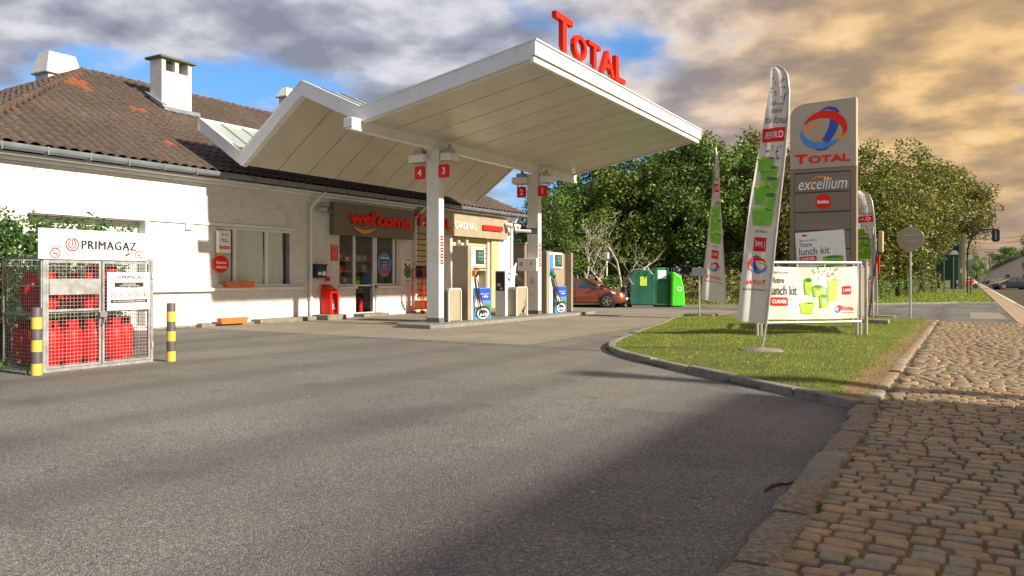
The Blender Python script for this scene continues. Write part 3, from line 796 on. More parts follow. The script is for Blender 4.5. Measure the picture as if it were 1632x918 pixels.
# shop windows and door
window(yl, ydo0, 1.1, 2.95, [], 'shop_window')
window(ydo1, yr, 1.1, 2.95, [yr - .25], 'shop_window')
d = MB(); xo = WX - .16
d.box(xo, xo + .08, ydo0, ydo0 + .08, .06, 2.95); d.box(xo, xo + .08, ydo1 - .08, ydo1, .06, 2.95); d.box(xo, xo + .08, ydo0 + .08, ydo1 - .08, 2.86, 2.95); d.box(xo, xo + .08, ydo0 + .08, ydo1 - .08, .06, .14)
d.box(xo + .01, xo + .07, ydo0 + .08, ydo1 - .08, 1.08, 1.14)
dd = d.build('door', M['trim'], B0, bevel=.006)
MB().box(xo + .03, xo + .038, ydo0 + .08, ydo1 - .08, .14, 2.86).build('pane', M['glass'], dd)
MB().tube([(xo + .13, ydo1 - .2, 1.0), (xo + .13, ydo1 - .2, 1.6)], .02).build('handle', M['steel'], dd, smooth=50)
s = MB(); s.box(WX + .002, WX + .12, yl - .02, ydo0 - .02, 1.0, 1.09); s.box(WX + .002, WX + .12, ydo1 + .02, yr + .05, 1.0, 1.09); s.build('window_sill', M['trim'], B0, bevel=.01)
MB().box(WX + .003, WX + .5, ydo0 - .12, ydo1 + .12, 0, .12).build('doorstep', M['concrete'], B0, bevel=.015)
# garage shutter of broad cream slats
for g0, g1, gz0, gz1 in (wins['gar1'], wins['gar']):
    mb = MB(); z = .02
    while z < 3.2: mb.box(WX - .26, WX - .20, g0 + .01, g1 - .01, z, z + .19); z += .225
    so = mb.build('roller_shutter', M['cream'], B0, bevel=.012); MB().box(WX - .29, WX - .262, g0, g1, 0, 3.25).build('shutter_backing', M['dark'], so)
mb = MB(); mb.box(WX - .195, WX - .002, wy(783.5), g1 - .003, .002, 3.24); mb.build('door_jamb', M['cream'], B0)
mb = MB(); mb.box(WX - .19, WX - .10, wy(780.5), wy(783), 0, 3.24); mb.build('shutter_rail', M['trim'], B0)
# cornice board, gutter
mb = MB(); mb.box(WX + .003, EX - .10, Y_L - .3, Y_R + .3, 4.16, 4.22); mb.box(WX + .003, WX + .10, Y_L, Y_R, 4.07, 4.155); mb.build('cornice', M['trim'], B0, bevel=.008)
gt = MB(); GX = EX + .05
yy = RY0 - .1; n_ = 0
while yy < RY1 + .1:
    ye = min(yy + 1.0, RY1 + .1)
    pr = []
    for i in range(9):
        t = math.pi * (1 + i / 8); pr.append((GX + .115 * math.cos(t), 4.375 + .145 * (abs(math.sin(t)) ** .6) * -1))
    k = len(gt.v); e = .0 if n_ % 2 else .003
    for yv in (yy, ye):
        for (x, z) in pr: gt.v.append((x + e, yv, z - e))
    for i in range(8): gt.f.append((k + i, k + i + 1, k + 10 + i, k + 9 + i)); gt.m.append(0)
    gt.box(GX + .105, GX + .128, yy - .012, yy + .012, 4.20, 4.39)
    gt.box(GX - .12, GX + .12, yy - .01, yy + .01, 4.20, 4.222)
    yy = ye; n_ += 1
gt.build('gutter', M['zinc'], B0, smooth=40)

# tiled roof -------------------------------------------------
def tilemat():
    m = bpy.data.materials.new('roof_tiles'); m.use_nodes = True
    t = m.node_tree; b = t.nodes['Principled BSDF']; co = t.nodes.new('ShaderNodeTexCoord')
    n = N(t, 'ShaderNodeTexNoise'); n.inputs['Scale'].default_value = .55; n.inputs['Detail'].default_value = 9; n.inputs['Roughness'].default_value = .68
    L(t, co.outputs['Object'], n.inputs['Vector'])
    n2_ = N(t, 'ShaderNodeTexNoise'); n2_.inputs['Scale'].default_value = 9; n2_.inputs['Detail'].default_value = 7; n2_.inputs['Roughness'].default_value = .7
    L(t, co.outputs['Object'], n2_.inputs['Vector'])
    c = ramp(t, n.outputs[0], [(.3, (.030, .024, .021)), (.48, (.066, .048, .039)), (.62, (.100, .073, .055)), (.78, (.18, .15, .11))])
    c = mixc(t, .5, c, ramp(t, n2_.outputs[0], [(.3, (.035, .025, .02)), (.55, (.12, .08, .055)), (.72, (.24, .19, .13))]))
    at = N(t, 'ShaderNodeAttribute', attribute_name='new_tile')
    c = mixc(t, at.outputs['Fac'], c, (.30, .085, .028))
    L(t, c, b.inputs['Base Color']); b.inputs['Roughness'].default_value = .78
    bp = N(t, 'ShaderNodeBump'); bp.inputs['Strength'].default_value = .5; bp.inputs['Distance'].default_value = .02
    L(t, n2_.outputs[0], bp.inputs['Height']); L(t, bp.outputs[0], b.inputs['Normal'])
    return m
M['tiles'] = tilemat()
APZ = EZ + ROOFW * ROOFT
orange_spots = []          # (x, y, radius) on the roof, where newer orange tiles sit
def roofpoint(px, py):     # where the ray meets the street-side slope
    kx = A(px) * Rx + Fx; kz = (442 - py) / FPX
    d = (EZ + ROOFT * EX - H) / (kz + ROOFT * kx)
    d = (EZ - H + ROOFT * EX) / (kz + ROOFT * kx)
    return (d * kx, d * (A(px) * Ry + Fy))
for (px, py, r_) in ((126, 112, .3), (118, 118, .35), (108, 125, .4), (106, 133, .3), (116, 135, .45), (125, 138, .35), (211, 175, .2), (232, 180, .2), (258, 173, .17), (270, 236, .2), (213, 133, .25)):
    x, y = roofpoint(px, py); orange_spots.append((x, y, r_))
def slope(name, org, u, v, ulen, vlen, lo, hi, tile=.30, row=.36):
    org, u, v = V3(org), V3(u).normalized(), V3(v).normalized(); n = u.cross(v)
    if n.z < 0: n = -n
    mb = MB(); nt_ = int(ulen / tile); nr = int(vlen / row) + 1; cols = []
    per = 6; tile = ulen / int(ulen / tile)
    tint = []
    for r_ in range(nr):
        v0 = r_ * row; v1 = min(v0 + row + .03, vlen)
        for k in range(2):
            vv = v0 if k == 0 else v1
            for c in range(nt_ * per + 1):
                q = c * ulen / (nt_ * per); q2 = min(max(q, lo(vv)), hi(vv))
                ph = (c % per) / per
                z = .115 * abs(math.sin(math.pi * ph)) ** .55 + (.022 if k == 0 else 0.0)
                tj = .006 * math.sin(r_ * 12.9 + (c // per) * 78.2)
                mb.v.append(tuple(org + u * q2 + v * (vv + .010 * math.sin(c // per * 5.1)) + n * (z + tj)))
                tint.append((r_, c // per))
        b = r_ * 2 * (nt_ * per + 1); w = nt_ * per + 1
        for c in range(nt_ * per):
            q = c * ulen / (nt_ * per); vm = (v0 + v1) / 2
            if q + ulen / (nt_ * per) < lo(v0) or q > hi(v0): continue
            mb.f.append((b + c, b + c + 1, b + w + c + 1, b + w + c)); mb.m.append(0)
            # butt end of the tile row
    # front lips
    for r_ in range(nr):
        b = r_ * 2 * (nt_ * per + 1)
        for c in range(nt_ * per):
            q = c * ulen / (nt_ * per)
            if q + ulen / (nt_ * per) < lo(r_ * row) or q > hi(r_ * row): continue
            a = V3(mb.v[b + c]); d = V3(mb.v[b + c + 1]); k = len(mb.v)
            mb.v += [tuple(a - n * .022), tuple(d - n * .022)]; tint += [(r_, c // per)] * 2
            mb.f.append((k, k + 1, b + c + 1, b + c)); mb.m.append(0)
    o = mb.build(name, M['tiles'], B0, smooth=35)
    at = o.data.attributes.new('new_tile', 'FLOAT', 'POINT')
    vals = []; memo = {}
    for (p, tr_) in zip(mb.v, tint):
        if tr_ not in memo:
            cen = org + u * ((tr_[1] + .5) * tile) + v * ((tr_[0] + .5) * row)
            hit = 0.0
            for (x, y, r2) in orange_spots:
                if math.hypot(cen.x - x, cen.y - y) < r2 * (0.8 + .4 * math.sin(tr_[0] * 3 + tr_[1])): hit = .8
            if rnd.random() < .0015: hit = .35
            memo[tr_] = hit
        vals.append(memo[tr_])
    at.data.foreach_set('value', vals)
    return o
cs = math.cos(math.atan(ROOFT)); SL = ROOFW / cs
rl = RY1 - RY0
ro = slope('roof', (EX + .06, RY0, EZ - .03), (0, 1, 0), (-1, 0, ROOFT), rl, SL, lambda v: v * cs, lambda v: rl - v * cs)
slope('roof_hip', (EX - 2 * ROOFW, RY0 - .02, EZ - .03), (1, 0, 0), (0, 1, ROOFT), 2 * ROOFW, SL, lambda v: v * cs, lambda v: 2 * ROOFW - v * cs)
slope('roof_hip', (EX - 2 * ROOFW, RY1 + .02, EZ - .03), (1, 0, 0), (0, -1, ROOFT), 2 * ROOFW, SL, lambda v: v * cs, lambda v: 2 * ROOFW - v * cs)
mb = MB(); mb.face([(EX - 2 * ROOFW, RY0, EZ - .03), (EX - ROOFW, RY0 + ROOFW, APZ - .03), (EX - ROOFW, RY1 - ROOFW, APZ - .03), (EX - 2 * ROOFW, RY1, EZ - .03)])
mb.face([(EX, RY0, EZ - .10), (EX, RY1, EZ - .10), (EX - 2 * ROOFW, RY1, EZ - .10), (EX - 2 * ROOFW, RY0, EZ - .10)])
mb.build('roof_back', M['tiles'], B0)
# ridge and hip cap tiles
def caps(p, q, step=.34):
    p, q = V3(p), V3(q); L_ = (q - p).length; d = (q - p) / L_; mb = MB(); s_ = 0
    while s_ < L_:
        e = min(s_ + step + .03, L_); j = rnd.uniform(-.008, .012)
        mb.tube([p + d * s_ + Vector((0, 0, j)), p + d * e + Vector((0, 0, j))], [.125, .105], 8); s_ += step
    return mb.build('ridge_tiles', M['tiles'], B0, smooth=50)
ap = (EX - ROOFW, RY0 + ROOFW, APZ + .02); ap2 = (EX - ROOFW, RY1 - ROOFW, APZ + .02)
caps(ap, ap2); caps((EX, RY0, EZ + .02), ap); caps((EX - 2 * ROOFW, RY0, EZ + .02), ap); caps((EX, RY1, EZ + .02), ap2)
# chimneys
M['chim'] = brickmat('chimney_brick', (.78, .77, .74), (.55, .54, .5), strength=.5)
M['mossy'] = mat('mossy_slab', (.10, .12, .07), .85, vary=.4, vs=5)
c = MB(); cx, cy = -22.9, 16.45
c.box(cx - .62, cx, cy, cy + .14, 6.3, 8.62); c.box(cx - .62, cx, cy + 1.0, cy + 1.14, 6.3, 8.62)
c.box(cx - .62, cx - .5, cy + .14, cy + 1.0, 6.3, 8.62); c.box(cx - .14, cx - .001, cy + .14, cy + 1.0, 6.3, 8.22); c.box(cx - .14, cx - .001, cy + .5, cy + .64, 8.22, 8.62)
ch = c.build('chimney', M['chim'], ro)
# (a part of the roof; its slab and flashing are built with it)
mb = MB(); mb.box(cx - .74, cx + .12, cy - .12, cy + 1.26, 8.62, 8.70); mb.build('chimney_slab', M['mossy'], B0, bevel=.015)
mb = MB(); mb.bar((cx - .7, cy - .05, 7.55), (cx + .2, cy - .05, 7.05), .2, .03); mb.box(cx + .002, cx + .3, cy - .12, cy + 1.26, 6.85, 6.98); mb.build('flashing', M['zinc'], B0)
def dutch(px, d, w, l, z0, z1, zc):
    p = atd(px, d); c = MB(); x, y = p.x, p.y
    c.box(x - w, x, y, y + l, z0, zc)
    ch = c.build('chimney', M['chim'], ro)
    e = .10; k = .07
    c = MB(); c.add([(x - w - e, y - e, zc), (x + e, y - e, zc), (x + e, y + l + e, zc), (x - w - e, y + l + e, zc), (x - w + k, y + k, z1), (x - k, y + k, z1), (x - k, y + l - k, z1), (x - w + k, y + l - k, z1)],
                    [(0, 3, 2, 1), (4, 5, 6, 7), (0, 1, 5, 4), (1, 2, 6, 5), (2, 3, 7, 6), (3, 0, 4, 7)])
    c.box(x - w - e - .02, x + e + .02, y - e - .02, y + l + e + .02, zc - .06, zc)
    c.build('chimney_cap', M['white'], B0, bevel=.01)
dutch(77, 26.6, .78, 1.05, 6.3, 9.12, 8.42)
dutch(457, 36.0, .5, .8, 7.0, 10.15, 9.75)

# ------------------------------------------------------------------ canopy
CY0, CY1 = 14.9, 27.0
prof = [(-8.2, 6.52), (-13.05, 5.62), (-15.05, 6.52), (-17.33, 4.84), (-19.05, 5.95)]
C0 = thing('forecourt_canopy', (-13.1, 21, 0), 'white zigzag butterfly canopy on two columns over the fuel pumps', 'canopy')
TH = .36
top = [(x, z) for x, z in prof]
mb = MB()
for (x0, z0), (x1, z1) in zip(prof, prof[1:]):
    mb.add([(x0, CY0 + .1, z0 - .05), (x1, CY0 + .1, z1 - .05), (x1, CY1 - .1, z1 - .05), (x0, CY1 - .1, z0 - .05), (x0, CY0 + .1, z0 - .12), (x1, CY0 + .1, z1 - .12), (x1, CY1 - .1, z1 - .12), (x0, CY1 - .1, z0 - .12)],
           [(0, 3, 2, 1), (4, 5, 6, 7), (0, 1, 5, 4), (1, 2, 6, 5), (2, 3, 7, 6), (3, 0, 4, 7)])
    n_ = 16
    for i in range(1, n_):   # standing seams
        yv = CY0 + (CY1 - CY0) * i / n_; mb.bar((x0, yv, z0 - .03), (x1, yv, z1 - .03), .03, .05)
mb.build('roof_deck', M['deck'], C0)
for yv, name in ((CY0, 'fascia'), (CY1 - .1, 'fascia')):
    mb = MB(); pts = [(x, z) for x, z in prof] + [(x, z - TH) for x, z in reversed(prof)]
    for i in range(len(prof) - 1):
        (x0, z0), (x1, z1) = prof[i], prof[i + 1]
        mb.prism([(x0, yv, z0), (x1, yv, z1), (x1, yv, z1 - TH), (x0, yv, z0 - TH)], (0, .1, 0))
        # folded metal cap along the top edge
        mb.bar((x0, yv + .05, z0 + .012), (x1, yv + .05, z1 + .012), .14, .03)
    mb.build(name, M['trim'], C0)
mb = MB(); mb.box(-8.2, -8.1, CY0 - .02, CY1 + .02, 6.22, 6.53); mb.box(-8.24, -8.06, CY0 - .03, CY1 + .03, 6.53, 6.56); mb.box(-8.26, -8.16, CY0 + .03, CY1 - .03, 6.08, 6.19)
mb.build('fascia', M['trim'], C0)
mb = MB(); mb.box(-19.12, -19.05, CY0 - .02, CY1 + .02, 5.6, 5.97); mb.build('fascia', M['trim'], C0)
# small lip moulding under the near fascia
mb = MB()
for (x0, z0), (x1, z1) in zip(prof, prof[1:]): mb.bar((x0, CY0 + .14, z0 - TH - .0), (x1, CY0 + .14, z1 - TH - .0), .09, .05)
mb.build('fascia_lip', M['trim'], C0)
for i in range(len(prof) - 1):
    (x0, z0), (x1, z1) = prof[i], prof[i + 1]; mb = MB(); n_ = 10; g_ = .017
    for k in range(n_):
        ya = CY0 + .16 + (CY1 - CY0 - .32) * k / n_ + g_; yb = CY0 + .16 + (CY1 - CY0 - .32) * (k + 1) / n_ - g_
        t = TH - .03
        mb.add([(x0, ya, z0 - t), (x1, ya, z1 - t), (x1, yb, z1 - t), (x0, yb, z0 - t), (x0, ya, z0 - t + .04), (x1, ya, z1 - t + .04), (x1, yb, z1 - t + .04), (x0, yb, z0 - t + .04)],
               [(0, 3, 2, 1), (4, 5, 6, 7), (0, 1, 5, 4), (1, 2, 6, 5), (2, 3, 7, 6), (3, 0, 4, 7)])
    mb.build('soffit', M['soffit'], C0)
    if i == 0: pass
mb = MB()
for (x0, z0), (x1, z1) in zip(prof, prof[1:]): mb.add([(x0, CY0 + .1, z0 - TH + .09), (x1, CY0 + .1, z1 - TH + .09), (x1, CY1 - .1, z1 - TH + .09), (x0, CY1 - .1, z0 - TH + .09)], [(0, 1, 2, 3)])
mb.build('soffit_backing', M['dark'], C0)
BX = -13.1
mb = MB(); mb.box(BX - .09, BX + .09, CY0 - .35, CY1 + .25, 5.02, 5.07); mb.box(BX - .09, BX + .09, CY0 - .35, CY1 + .25, 5.27, 5.32); mb.box(BX - .07, BX + .075, CY0 - .33, CY1 + .23, 5.07, 5.27)
mb.build('beam', M['trim'], C0, bevel=.006)
mb = MB(); mb.box(BX - .16, BX + .12, CY0 - .37, CY0 - .30, 5.08, 5.30); mb.build('beam_end_plate', M['trim'], C0, bevel=.01)
IZ = .115
COLS = []
for px, yb in ((692, None), (851, None)):
    d = 22.5 if px == 692 else 27.2
    y_ = onX(px, -13.15)[0]
    mb = MB(); mb.box(-13.42, -12.98, y_, y_ + .24, IZ + .1, 5.02)
    co_ = mb.build('column', M['column'], C0, bevel=.012)
    MB().box(-13.425, -12.975, y_ - .006, y_ + .246, IZ, IZ + .13).build('column_foot', M['greybase'], co_)
    P = plane((-12.98, y_ + .13, 0), UY, UZ)
    r_ = MB()
    for k in range(5): r_.use(0).rrect(P, 0, 2.52 - k * .17, .14, .14, .04, .004); r_.use(1).rrect(P, 0, 2.52 - k * .17, .05, .035, .01, .006)
    r_.build('red_marking', [M['red'], M['textwhite']], co_)
    COLS.append(y_)
# pump island
mb = MB()
ix0, ix1, iy0, iy1 = -13.95, -12.3, 17.45, 27.4
mb.prism([(ix0 + .25, iy0 - .25, 0), (ix1 - .25, iy0 - .3, 0), (ix1, iy0, 0), (ix1, iy1, 0), (ix1 - .3, iy1 + .2, 0), (ix0 + .3, iy1 + .2, 0), (ix0, iy1, 0), (ix0, iy0, 0)], (0, 0, IZ))
struct(mb.build('pump_island', M['granite'], bevel=.02))

# ------------------------------------------------------------------ roof letters
T0 = thing('roof_letters', (-8.15, 18.6, 6.55), 'big red raised letters standing on the street edge of the canopy', 'sign')
for ch, pa, pb, z0, z1, b in (('T', 882, 913, 6.64, 7.46, 1), ('O', 911, 935, 6.64, 7.24, 0), ('T', 935, 957, 6.65, 7.26, 0), ('A', 955, 979, 6.65, 7.28, 0), ('L', 978, 996, 6.65, 7.30, 0)):
    ya, yb = onX(pa, -8.15)[0], onX(pb, -8.15)[0]; yb -= .06
    P = plane((-8.15, (ya + yb) / 2, (z0 + z1) / 2), UY, UZ)
    mb = MB(); mb.text(P, ch, 0, 0, w=(yb - ya) * .93, h=z1 - z0, z=-.06, ext=.12, bold=.02); lo = mb.build('letter', M['redlit'], T0, bevel=.012)
    mb = MB()
    for q in (.3, .7): mb.tube([(-8.15, ya + (yb - ya) * q, 6.5), (-8.15, ya + (yb - ya) * q, z0 + .05)], .018, 6)
    mb.build('support_post', M['steel'], lo)

# ------------------------------------------------------------------ facade signs
ya, yb = wy(525), wy(652); yc = (ya + yb) / 2; zt, zb = wz(525, 322) , wz(525, 374)
zt = min(zt, 4.05)
s = thing('fascia_sign', (WX + .1, yc, (zt + zb) / 2), 'brown sign box with red lettering and an orange smile over the shop door', 'sign')
MB().box(WX + .003, WX + .22, ya, yb, zb, zt).build('sign_box', M['signbrown'], s, bevel=.01)
P = plane((WX + .22, yc, (zt + zb) / 2), UY, UZ); sw = yb - ya
MB().text(P, "wel'come", sw * .05, .10, w=sw * .78, h=.50, z=.02, ext=.07, bold=.04).build('lettering', M['redlit'], s)
mb = MB(); k = [(-sw * .30 + sw * .27 * i / 16, -.24 - .15 * math.sin(math.pi * i / 16)) for i in range(17)]
mb.ribbon(P, k, [.02 + .12 * math.sin(math.pi * i / 16) for i in range(17)], .06); mb.build('smile', M['orange'], s)
ya, yb = wy(661), wy(803); zt, zb = 4.12, 3.14
s = thing('fascia_sign', (WX + .1, (ya + yb) / 2, 3.6), 'long beige sign panel over the garage shutter with white and red lettering', 'sign')
MB().box(WX + .003, WX + .2, ya, yb, zb, zt).build('sign_panel', M['beige'], s, bevel=.01)
P = plane((WX + .2, 0, 3.62), UY, UZ)
mb = MB(); total_word(mb, P, (wy(655) + wy(710)) / 2, .02, wy(710) - wy(655), z=.01, ext=.08, hk=.22); mb.build('lettering', M['redlit'], s)
MB().text(P, 'CARDINAL', (wy(719) + wy(751)) / 2, -.02, w=wy(752) - wy(718), h=.30, z=.01, ext=.03, bold=.0, spacing=1.15).build('lettering', M['textwhite'], s)
MB().box(WX + .21, WX + .30, wy(762), wy(793), 3.50, 3.72).build('red_bar', M['redlit'], s, bevel=.01)

def board(name, X, y0, y1, z0, z1, m, label, cat='sign', th=.02, fn=None):
    o = thing(name, (X, (y0 + y1) / 2, (z0 + z1) / 2), label, cat)
    MB().box(X, X + th, y0, y1, z0, z1).build('board', m, o, bevel=.003)
    P = plane((X + th, (y0 + y1) / 2, (z0 + z1) / 2), UY, UZ)
    if fn: fn(o, P, y1 - y0, z1 - z0)
    return o
# lottery signs by the curtained window
def f(o, P, w, h):
    MB().text(P, 'lotto', 0, -h * .24, w=w * .86, h=h * .2, bold=.04).build('lettering', M['red'], o)
    mb = MB(); mb.text(P, 'GSM   SMS', 0, h * .33, w=w * .6, h=.05); mb.text(P, 'bus', -w * .1, h * .12, w=w * .35, h=.05); mb.text(P, 'internet', w * .05, h * .03, w=w * .5, h=.05); mb.build('small_print', M['ink'], o)
y0 = wy(342); y1 = wy(361)
board('shop_sign', WX + .06, y0, y1, wz(350, 403), wz(350, 368), M['textwhite'], 'white rounded lottery sign fixed at the left edge of the curtained window', 'sign', .12, f)
o = thing('round_sign', (WX + .1, wy(348), wz(348, 420)), 'round red sticker sign with a yellow cap below the white lottery sign', 'sign')
P = plane((WX + .06, wy(349), wz(349, 421)), UY, UZ)
mb = MB(); mb.slab(P, [(.27 * math.cos(i * .3142), .25 * math.sin(i * .3142)) for i in range(20)], 0, .04); mb.build('disc', M['red'], o)
mb = MB(); mb.slab(P, [(-.14, .21), (.14, .21), (.12, .40), (-.10, .40)], -.01, .03); mb.build('yellow_cap', M['yellow'], o)
mb = MB(); mb.text(P, 'Bonne', 0, .05, w=.34, h=.09, z=.045, bold=.03); mb.text(P, 'chance', 0, -.08, w=.38, h=.09, z=.045, bold=.03); mb.build('lettering', M['textwhite'], o)
# opening hours sign, red
def f(o, P, w, h):
    mb = MB()
    for k in range(7): mb.text(P, ('OPEN', '7/7', 'Lu-Ve', '6h-20h', 'Sa', '7h-19h', 'Di 8h-18h')[k], 0, h * (.42 - k * .14), w=w * .7, h=h * .075)
    mb.build('lettering', M['textwhite'], o)
board('hours_sign', WX + .004, wy(527), wy(538), wz(532, 416), wz(532, 390), M['red'], 'narrow red notice with white print between letterbox and shop window', 'sign', .02, f)
# letterbox
o = thing('letterbox', (WX + .12, wy(506), wz(506, 431)), 'dark navy letterbox on the white brick wall', 'letterbox')
y0, y1 = wy(498), wy(514); z0, z1 = wz(506, 443), wz(506, 421)
MB().box(WX + .004, WX + .2, y0, y1, z0, z1 - .04).build('box', M['navy'], o, bevel=.015)
MB().box(WX + .004, WX + .24, y0 - .02, y1 + .02, z1 - .04, z1).build('lid', M['navy'], o, bevel=.01)
MB().box(WX + .2, WX + .206, (y0 + y1) / 2 + .02, y1 - .05, z0 + .08, z0 + .22).box(WX + .2, WX + .206, y0 + .06, (y0 + y1) / 2 - .03, z0 + .1, z0 + .2).build('notice', M['textwhite'], o)
# emergency button
o = thing('alarm_box', (WX + .05, wy(520), wz(520, 444)), 'small red alarm button box beside the letterbox', 'alarm')
y0 = wy(517.5); MB().box(WX + .004, WX + .07, y0, wy(523.5), wz(520, 448), wz(520, 441)).build('box', M['red'], o, bevel=.008)
MB().lathe((WX + .07, (y0 + wy(523.5)) / 2, wz(520, 444.5)), [(.03, 0), (.03, .02)], 12, UX).build('button', M['dark'], o)
# extinguisher cabinet
o = thing('extinguisher_cabinet', (WX + .5, wy(525), 0), 'orange red cabinet with sloping top holding a fire extinguisher', 'cabinet')
X0, X1 = WX + .10, WX + .50; y0, y1 = onX(527, WX + .5)[0], onX(540.5, WX + .5)[0]; ya = y0 + .12
mb = MB(); q = [(X0, .05), (X1, .05), (X1, .88), (X0, 1.12)]
mb.prism([(x, y0, z) for x, z in q], (0, .03, 0)); mb.prism([(x, y1 - .03, z) for x, z in q], (0, .03, 0))
mb.box(X0, X0 + .03, y0 + .03, y1 - .03, .05, 1.09); mb.box(X0 + .03, X1, y0 + .03, y1 - .03, .05, .09)
mb.add([(X0 - .02, y0 - .02, 1.13), (X1 + .03, y0 - .02, .87), (X1 + .03, y1 + .02, .87), (X0 - .02, y1 + .02, 1.13), (X0 - .02, y0 - .02, 1.16), (X1 + .03, y0 - .02, .90), (X1 + .03, y1 + .02, .90), (X0 - .02, y1 + .02, 1.16)], [(0, 3, 2, 1), (4, 5, 6, 7), (0, 1, 5, 4), (1, 2, 6, 5), (2, 3, 7, 6), (3, 0, 4, 7)])
mb.build('case', M['red'], o, bevel=.006)
yc = (y0 + y1) / 2
MB().box(X1 - .02, X1 - .012, y0 + .03, y1 - .03, .12, .84).build('clear_door', M['glass'], o)
mb = MB(); mb.box(X1 - .02, X1 + .004, y0 + .03, y0 + .07, .09, .87); mb.box(X1 - .02, X1 + .004, y1 - .07, y1 - .03, .09, .87); mb.build('door_frame', M['red'], o)
Pt = plane((X0 + .22, yc, 1.024), UY, (-.45, 0, .26))
MB().text(Pt, 'FEU', 0, 0, w=.26, h=.12, z=.004, bold=.03).build('lettering', M['yellow'], o)
ex = MB(); ex.lathe((X0 + .25, yc, .12), [(.085, 0), (.09, .03), (.09, .5), (.05, .58), (.03, .62)], 16); e_ = tag(ex.build('fire_extinguisher', M['gasred'], loc=(X0 + .25, yc, .09), smooth=40), 'red fire extinguisher inside the orange red wall cabinet', 'fire extinguisher')
mb = MB(); mb.box(X0 + .2, X0 + .36, yc - .02, yc + .02, .73, .79); mb.tube([(X0 + .3, yc, .74), (X0 + .38, yc, .6), (X0 + .36, yc, .3)], .012, 6); mb.build('valve', M['dark'], e_)
P = plane((X0 + .342, yc, .42), UY, UZ); mb = MB(); mb.rrect(P, 0, 0, .1, .2, .01, 0); mb.build('sticker', M['textwhite'], e_)
# second extinguisher inside the door
ex = MB(); yd = ydo0 + (ydo1 - ydo0) * .72
ex.lathe((WX - .5, yd, .02), [(.09, 0), (.095, .03), (.095, .5), (.05, .6), (.03, .66)], 16); e_ = tag(ex.build('fire_extinguisher', M['gasred'], smooth=40), 'red fire extinguisher standing just inside the shop door', 'fire extinguisher')
MB().box(WX - .54, WX - .42, yd - .02, yd + .02, .69, .74).build('valve', M['dark'], e_)
# posters in and beside the window
def f(o, P, w, h):
    mb = MB(); mb.disc(P, 0, -.06, w * .34, h * .24, .003); mb.build('print', M['dgreen'], o)
    mb = MB(); mb.disc(P, -w * .2, h * .22, w * .14, h * .08, .005); mb.build('print', M['red'], o)
    mb = MB(); mb.disc(P, w * .22, h * .2, w * .13, h * .07, .005); mb.ring(P, 0, -.06, w * .2, .03, .006); mb.build('print', M['lime'], o)
    mb = MB(); mb.text(P, 'OUVERT', 0, h * .42, w=w * .7, h=h * .07); mb.text(P, '24h/24', 0, -h * .42, w=w * .5, h=h * .06); mb.build('lettering', M['ink'], o)
board('poster', WX + .004, wy(640), wy(656.5), wz(648, 451), wz(648, 411), M['textwhite'], 'white framed poster with round green print on the pier right of the shop window', 'poster', .03, f)
o = thing('window_sticker', (WX - .05, wy(616), 1.7), 'round blue film sticker on the right shop window', 'sticker')
P = plane((WX - .075, wy(615), wz(615, 422)), UY, UZ)
mb = MB(); mb.disc(P, 0, 0, .40, .46, .003, 28); mb.build('disc', M['lightblue'], o)
mb = MB(); mb.rrect(P, 0, .02, .48, .34, .02, .006); mb.build('print', M['ink'], o)
mb = MB(); mb.text(P, 'VOTRE', 0, .10, w=.34, h=.07, z=.009); mb.text(P, 'CINEMA', 0, 0, w=.40, h=.07, z=.009); mb.text(P, 'OFFERT', 0, -.1, w=.38, h=.07, z=.009)
for k in range(4): mb.poly(P, [(-.22 + k * .12, .22), (-.16 + k * .12, .22), (-.13 + k * .12, .28), (-.19 + k * .12, .28)], .009)
mb.build('lettering', M['textwhite'], o)
mb = MB(); mb.rrect(P, 0, -.26, .6, .12, .03, .007); mb.build('print', M['red'], o)
# things in the shop window
o = thing('window_figure', (WX - .4, wy(553), 1.1), 'orange and brown figure display behind the left shop window', 'display')
yq = wy(554); mb = MB(); mb.lathe((WX - .45, yq, 1.08), [(.13, 0), (.15, .12), (.12, .3), (.09, .4)], 14); mb.build('body', M['kerborange'], o, smooth=60)
mb = MB(); mb.lathe((WX - .45, yq, 1.48), [(.06, 0), (.12, .06), (.14, .15), (.10, .25), (.03, .3)], 14); mb.build('head', M['orange'], o, smooth=60)
for yq, w_, h_, nm, cl, lb in ((wy(545), .35, .55, 'display_box', 'textwhite', 'pale card box standing behind the left shop window'), (wy(608), .24, .42, 'display_box', 'lightblue', 'blue card box low behind the right shop window'), (wy(584), .24, .2, 'display_box', 'lime', 'lime green box inside the shop doorway')):
    tag(MB().box(WX - .6, WX - .4, yq - w_ / 2, yq + w_ / 2, 1.09, 1.09 + h_).build(nm, M[cl], bevel=.01), lb, 'box')
# cameras and lamps on the facade
def dome(y, z, lab):
    o = thing('security_camera', (WX + .2, y, z), lab, 'camera')
    MB().tube([(WX, y, z + .22), (WX + .22, y, z + .22), (WX + .22, y, z + .05)], .022, 8).build('bracket', M['galv'], o, smooth=50)
    mb = MB(); mb.tube([(WX + .1, y - .22, z + .02), (WX + .3, y - .02, z)], [.10, .115], 14); mb.build('housing', M['galv'], o, smooth=40)
    mb = MB(); mb.tube([(WX + .22, y + .05, z), (WX + .36, y + .16, z - .05)], [.10, .08], 14); mb.build('housing', M['greybase'], o, smooth=40)
dome(wy(512), wz(512, 334), 'grey double spotlight camera under the gutter beside the brown sign')
o = thing('security_camera', (WX + .3, wy(806), 3.9), 'pair of white bullet cameras at the right corner of the building', 'camera'); yq = wy(803)
for dy in (-.25, .32):
    MB().tube([(WX + .25, yq + dy, 3.86), (WX + .62, yq + dy + .12, 3.74)], [.10, .12], 12).build('housing', M['white'], o, smooth=40)
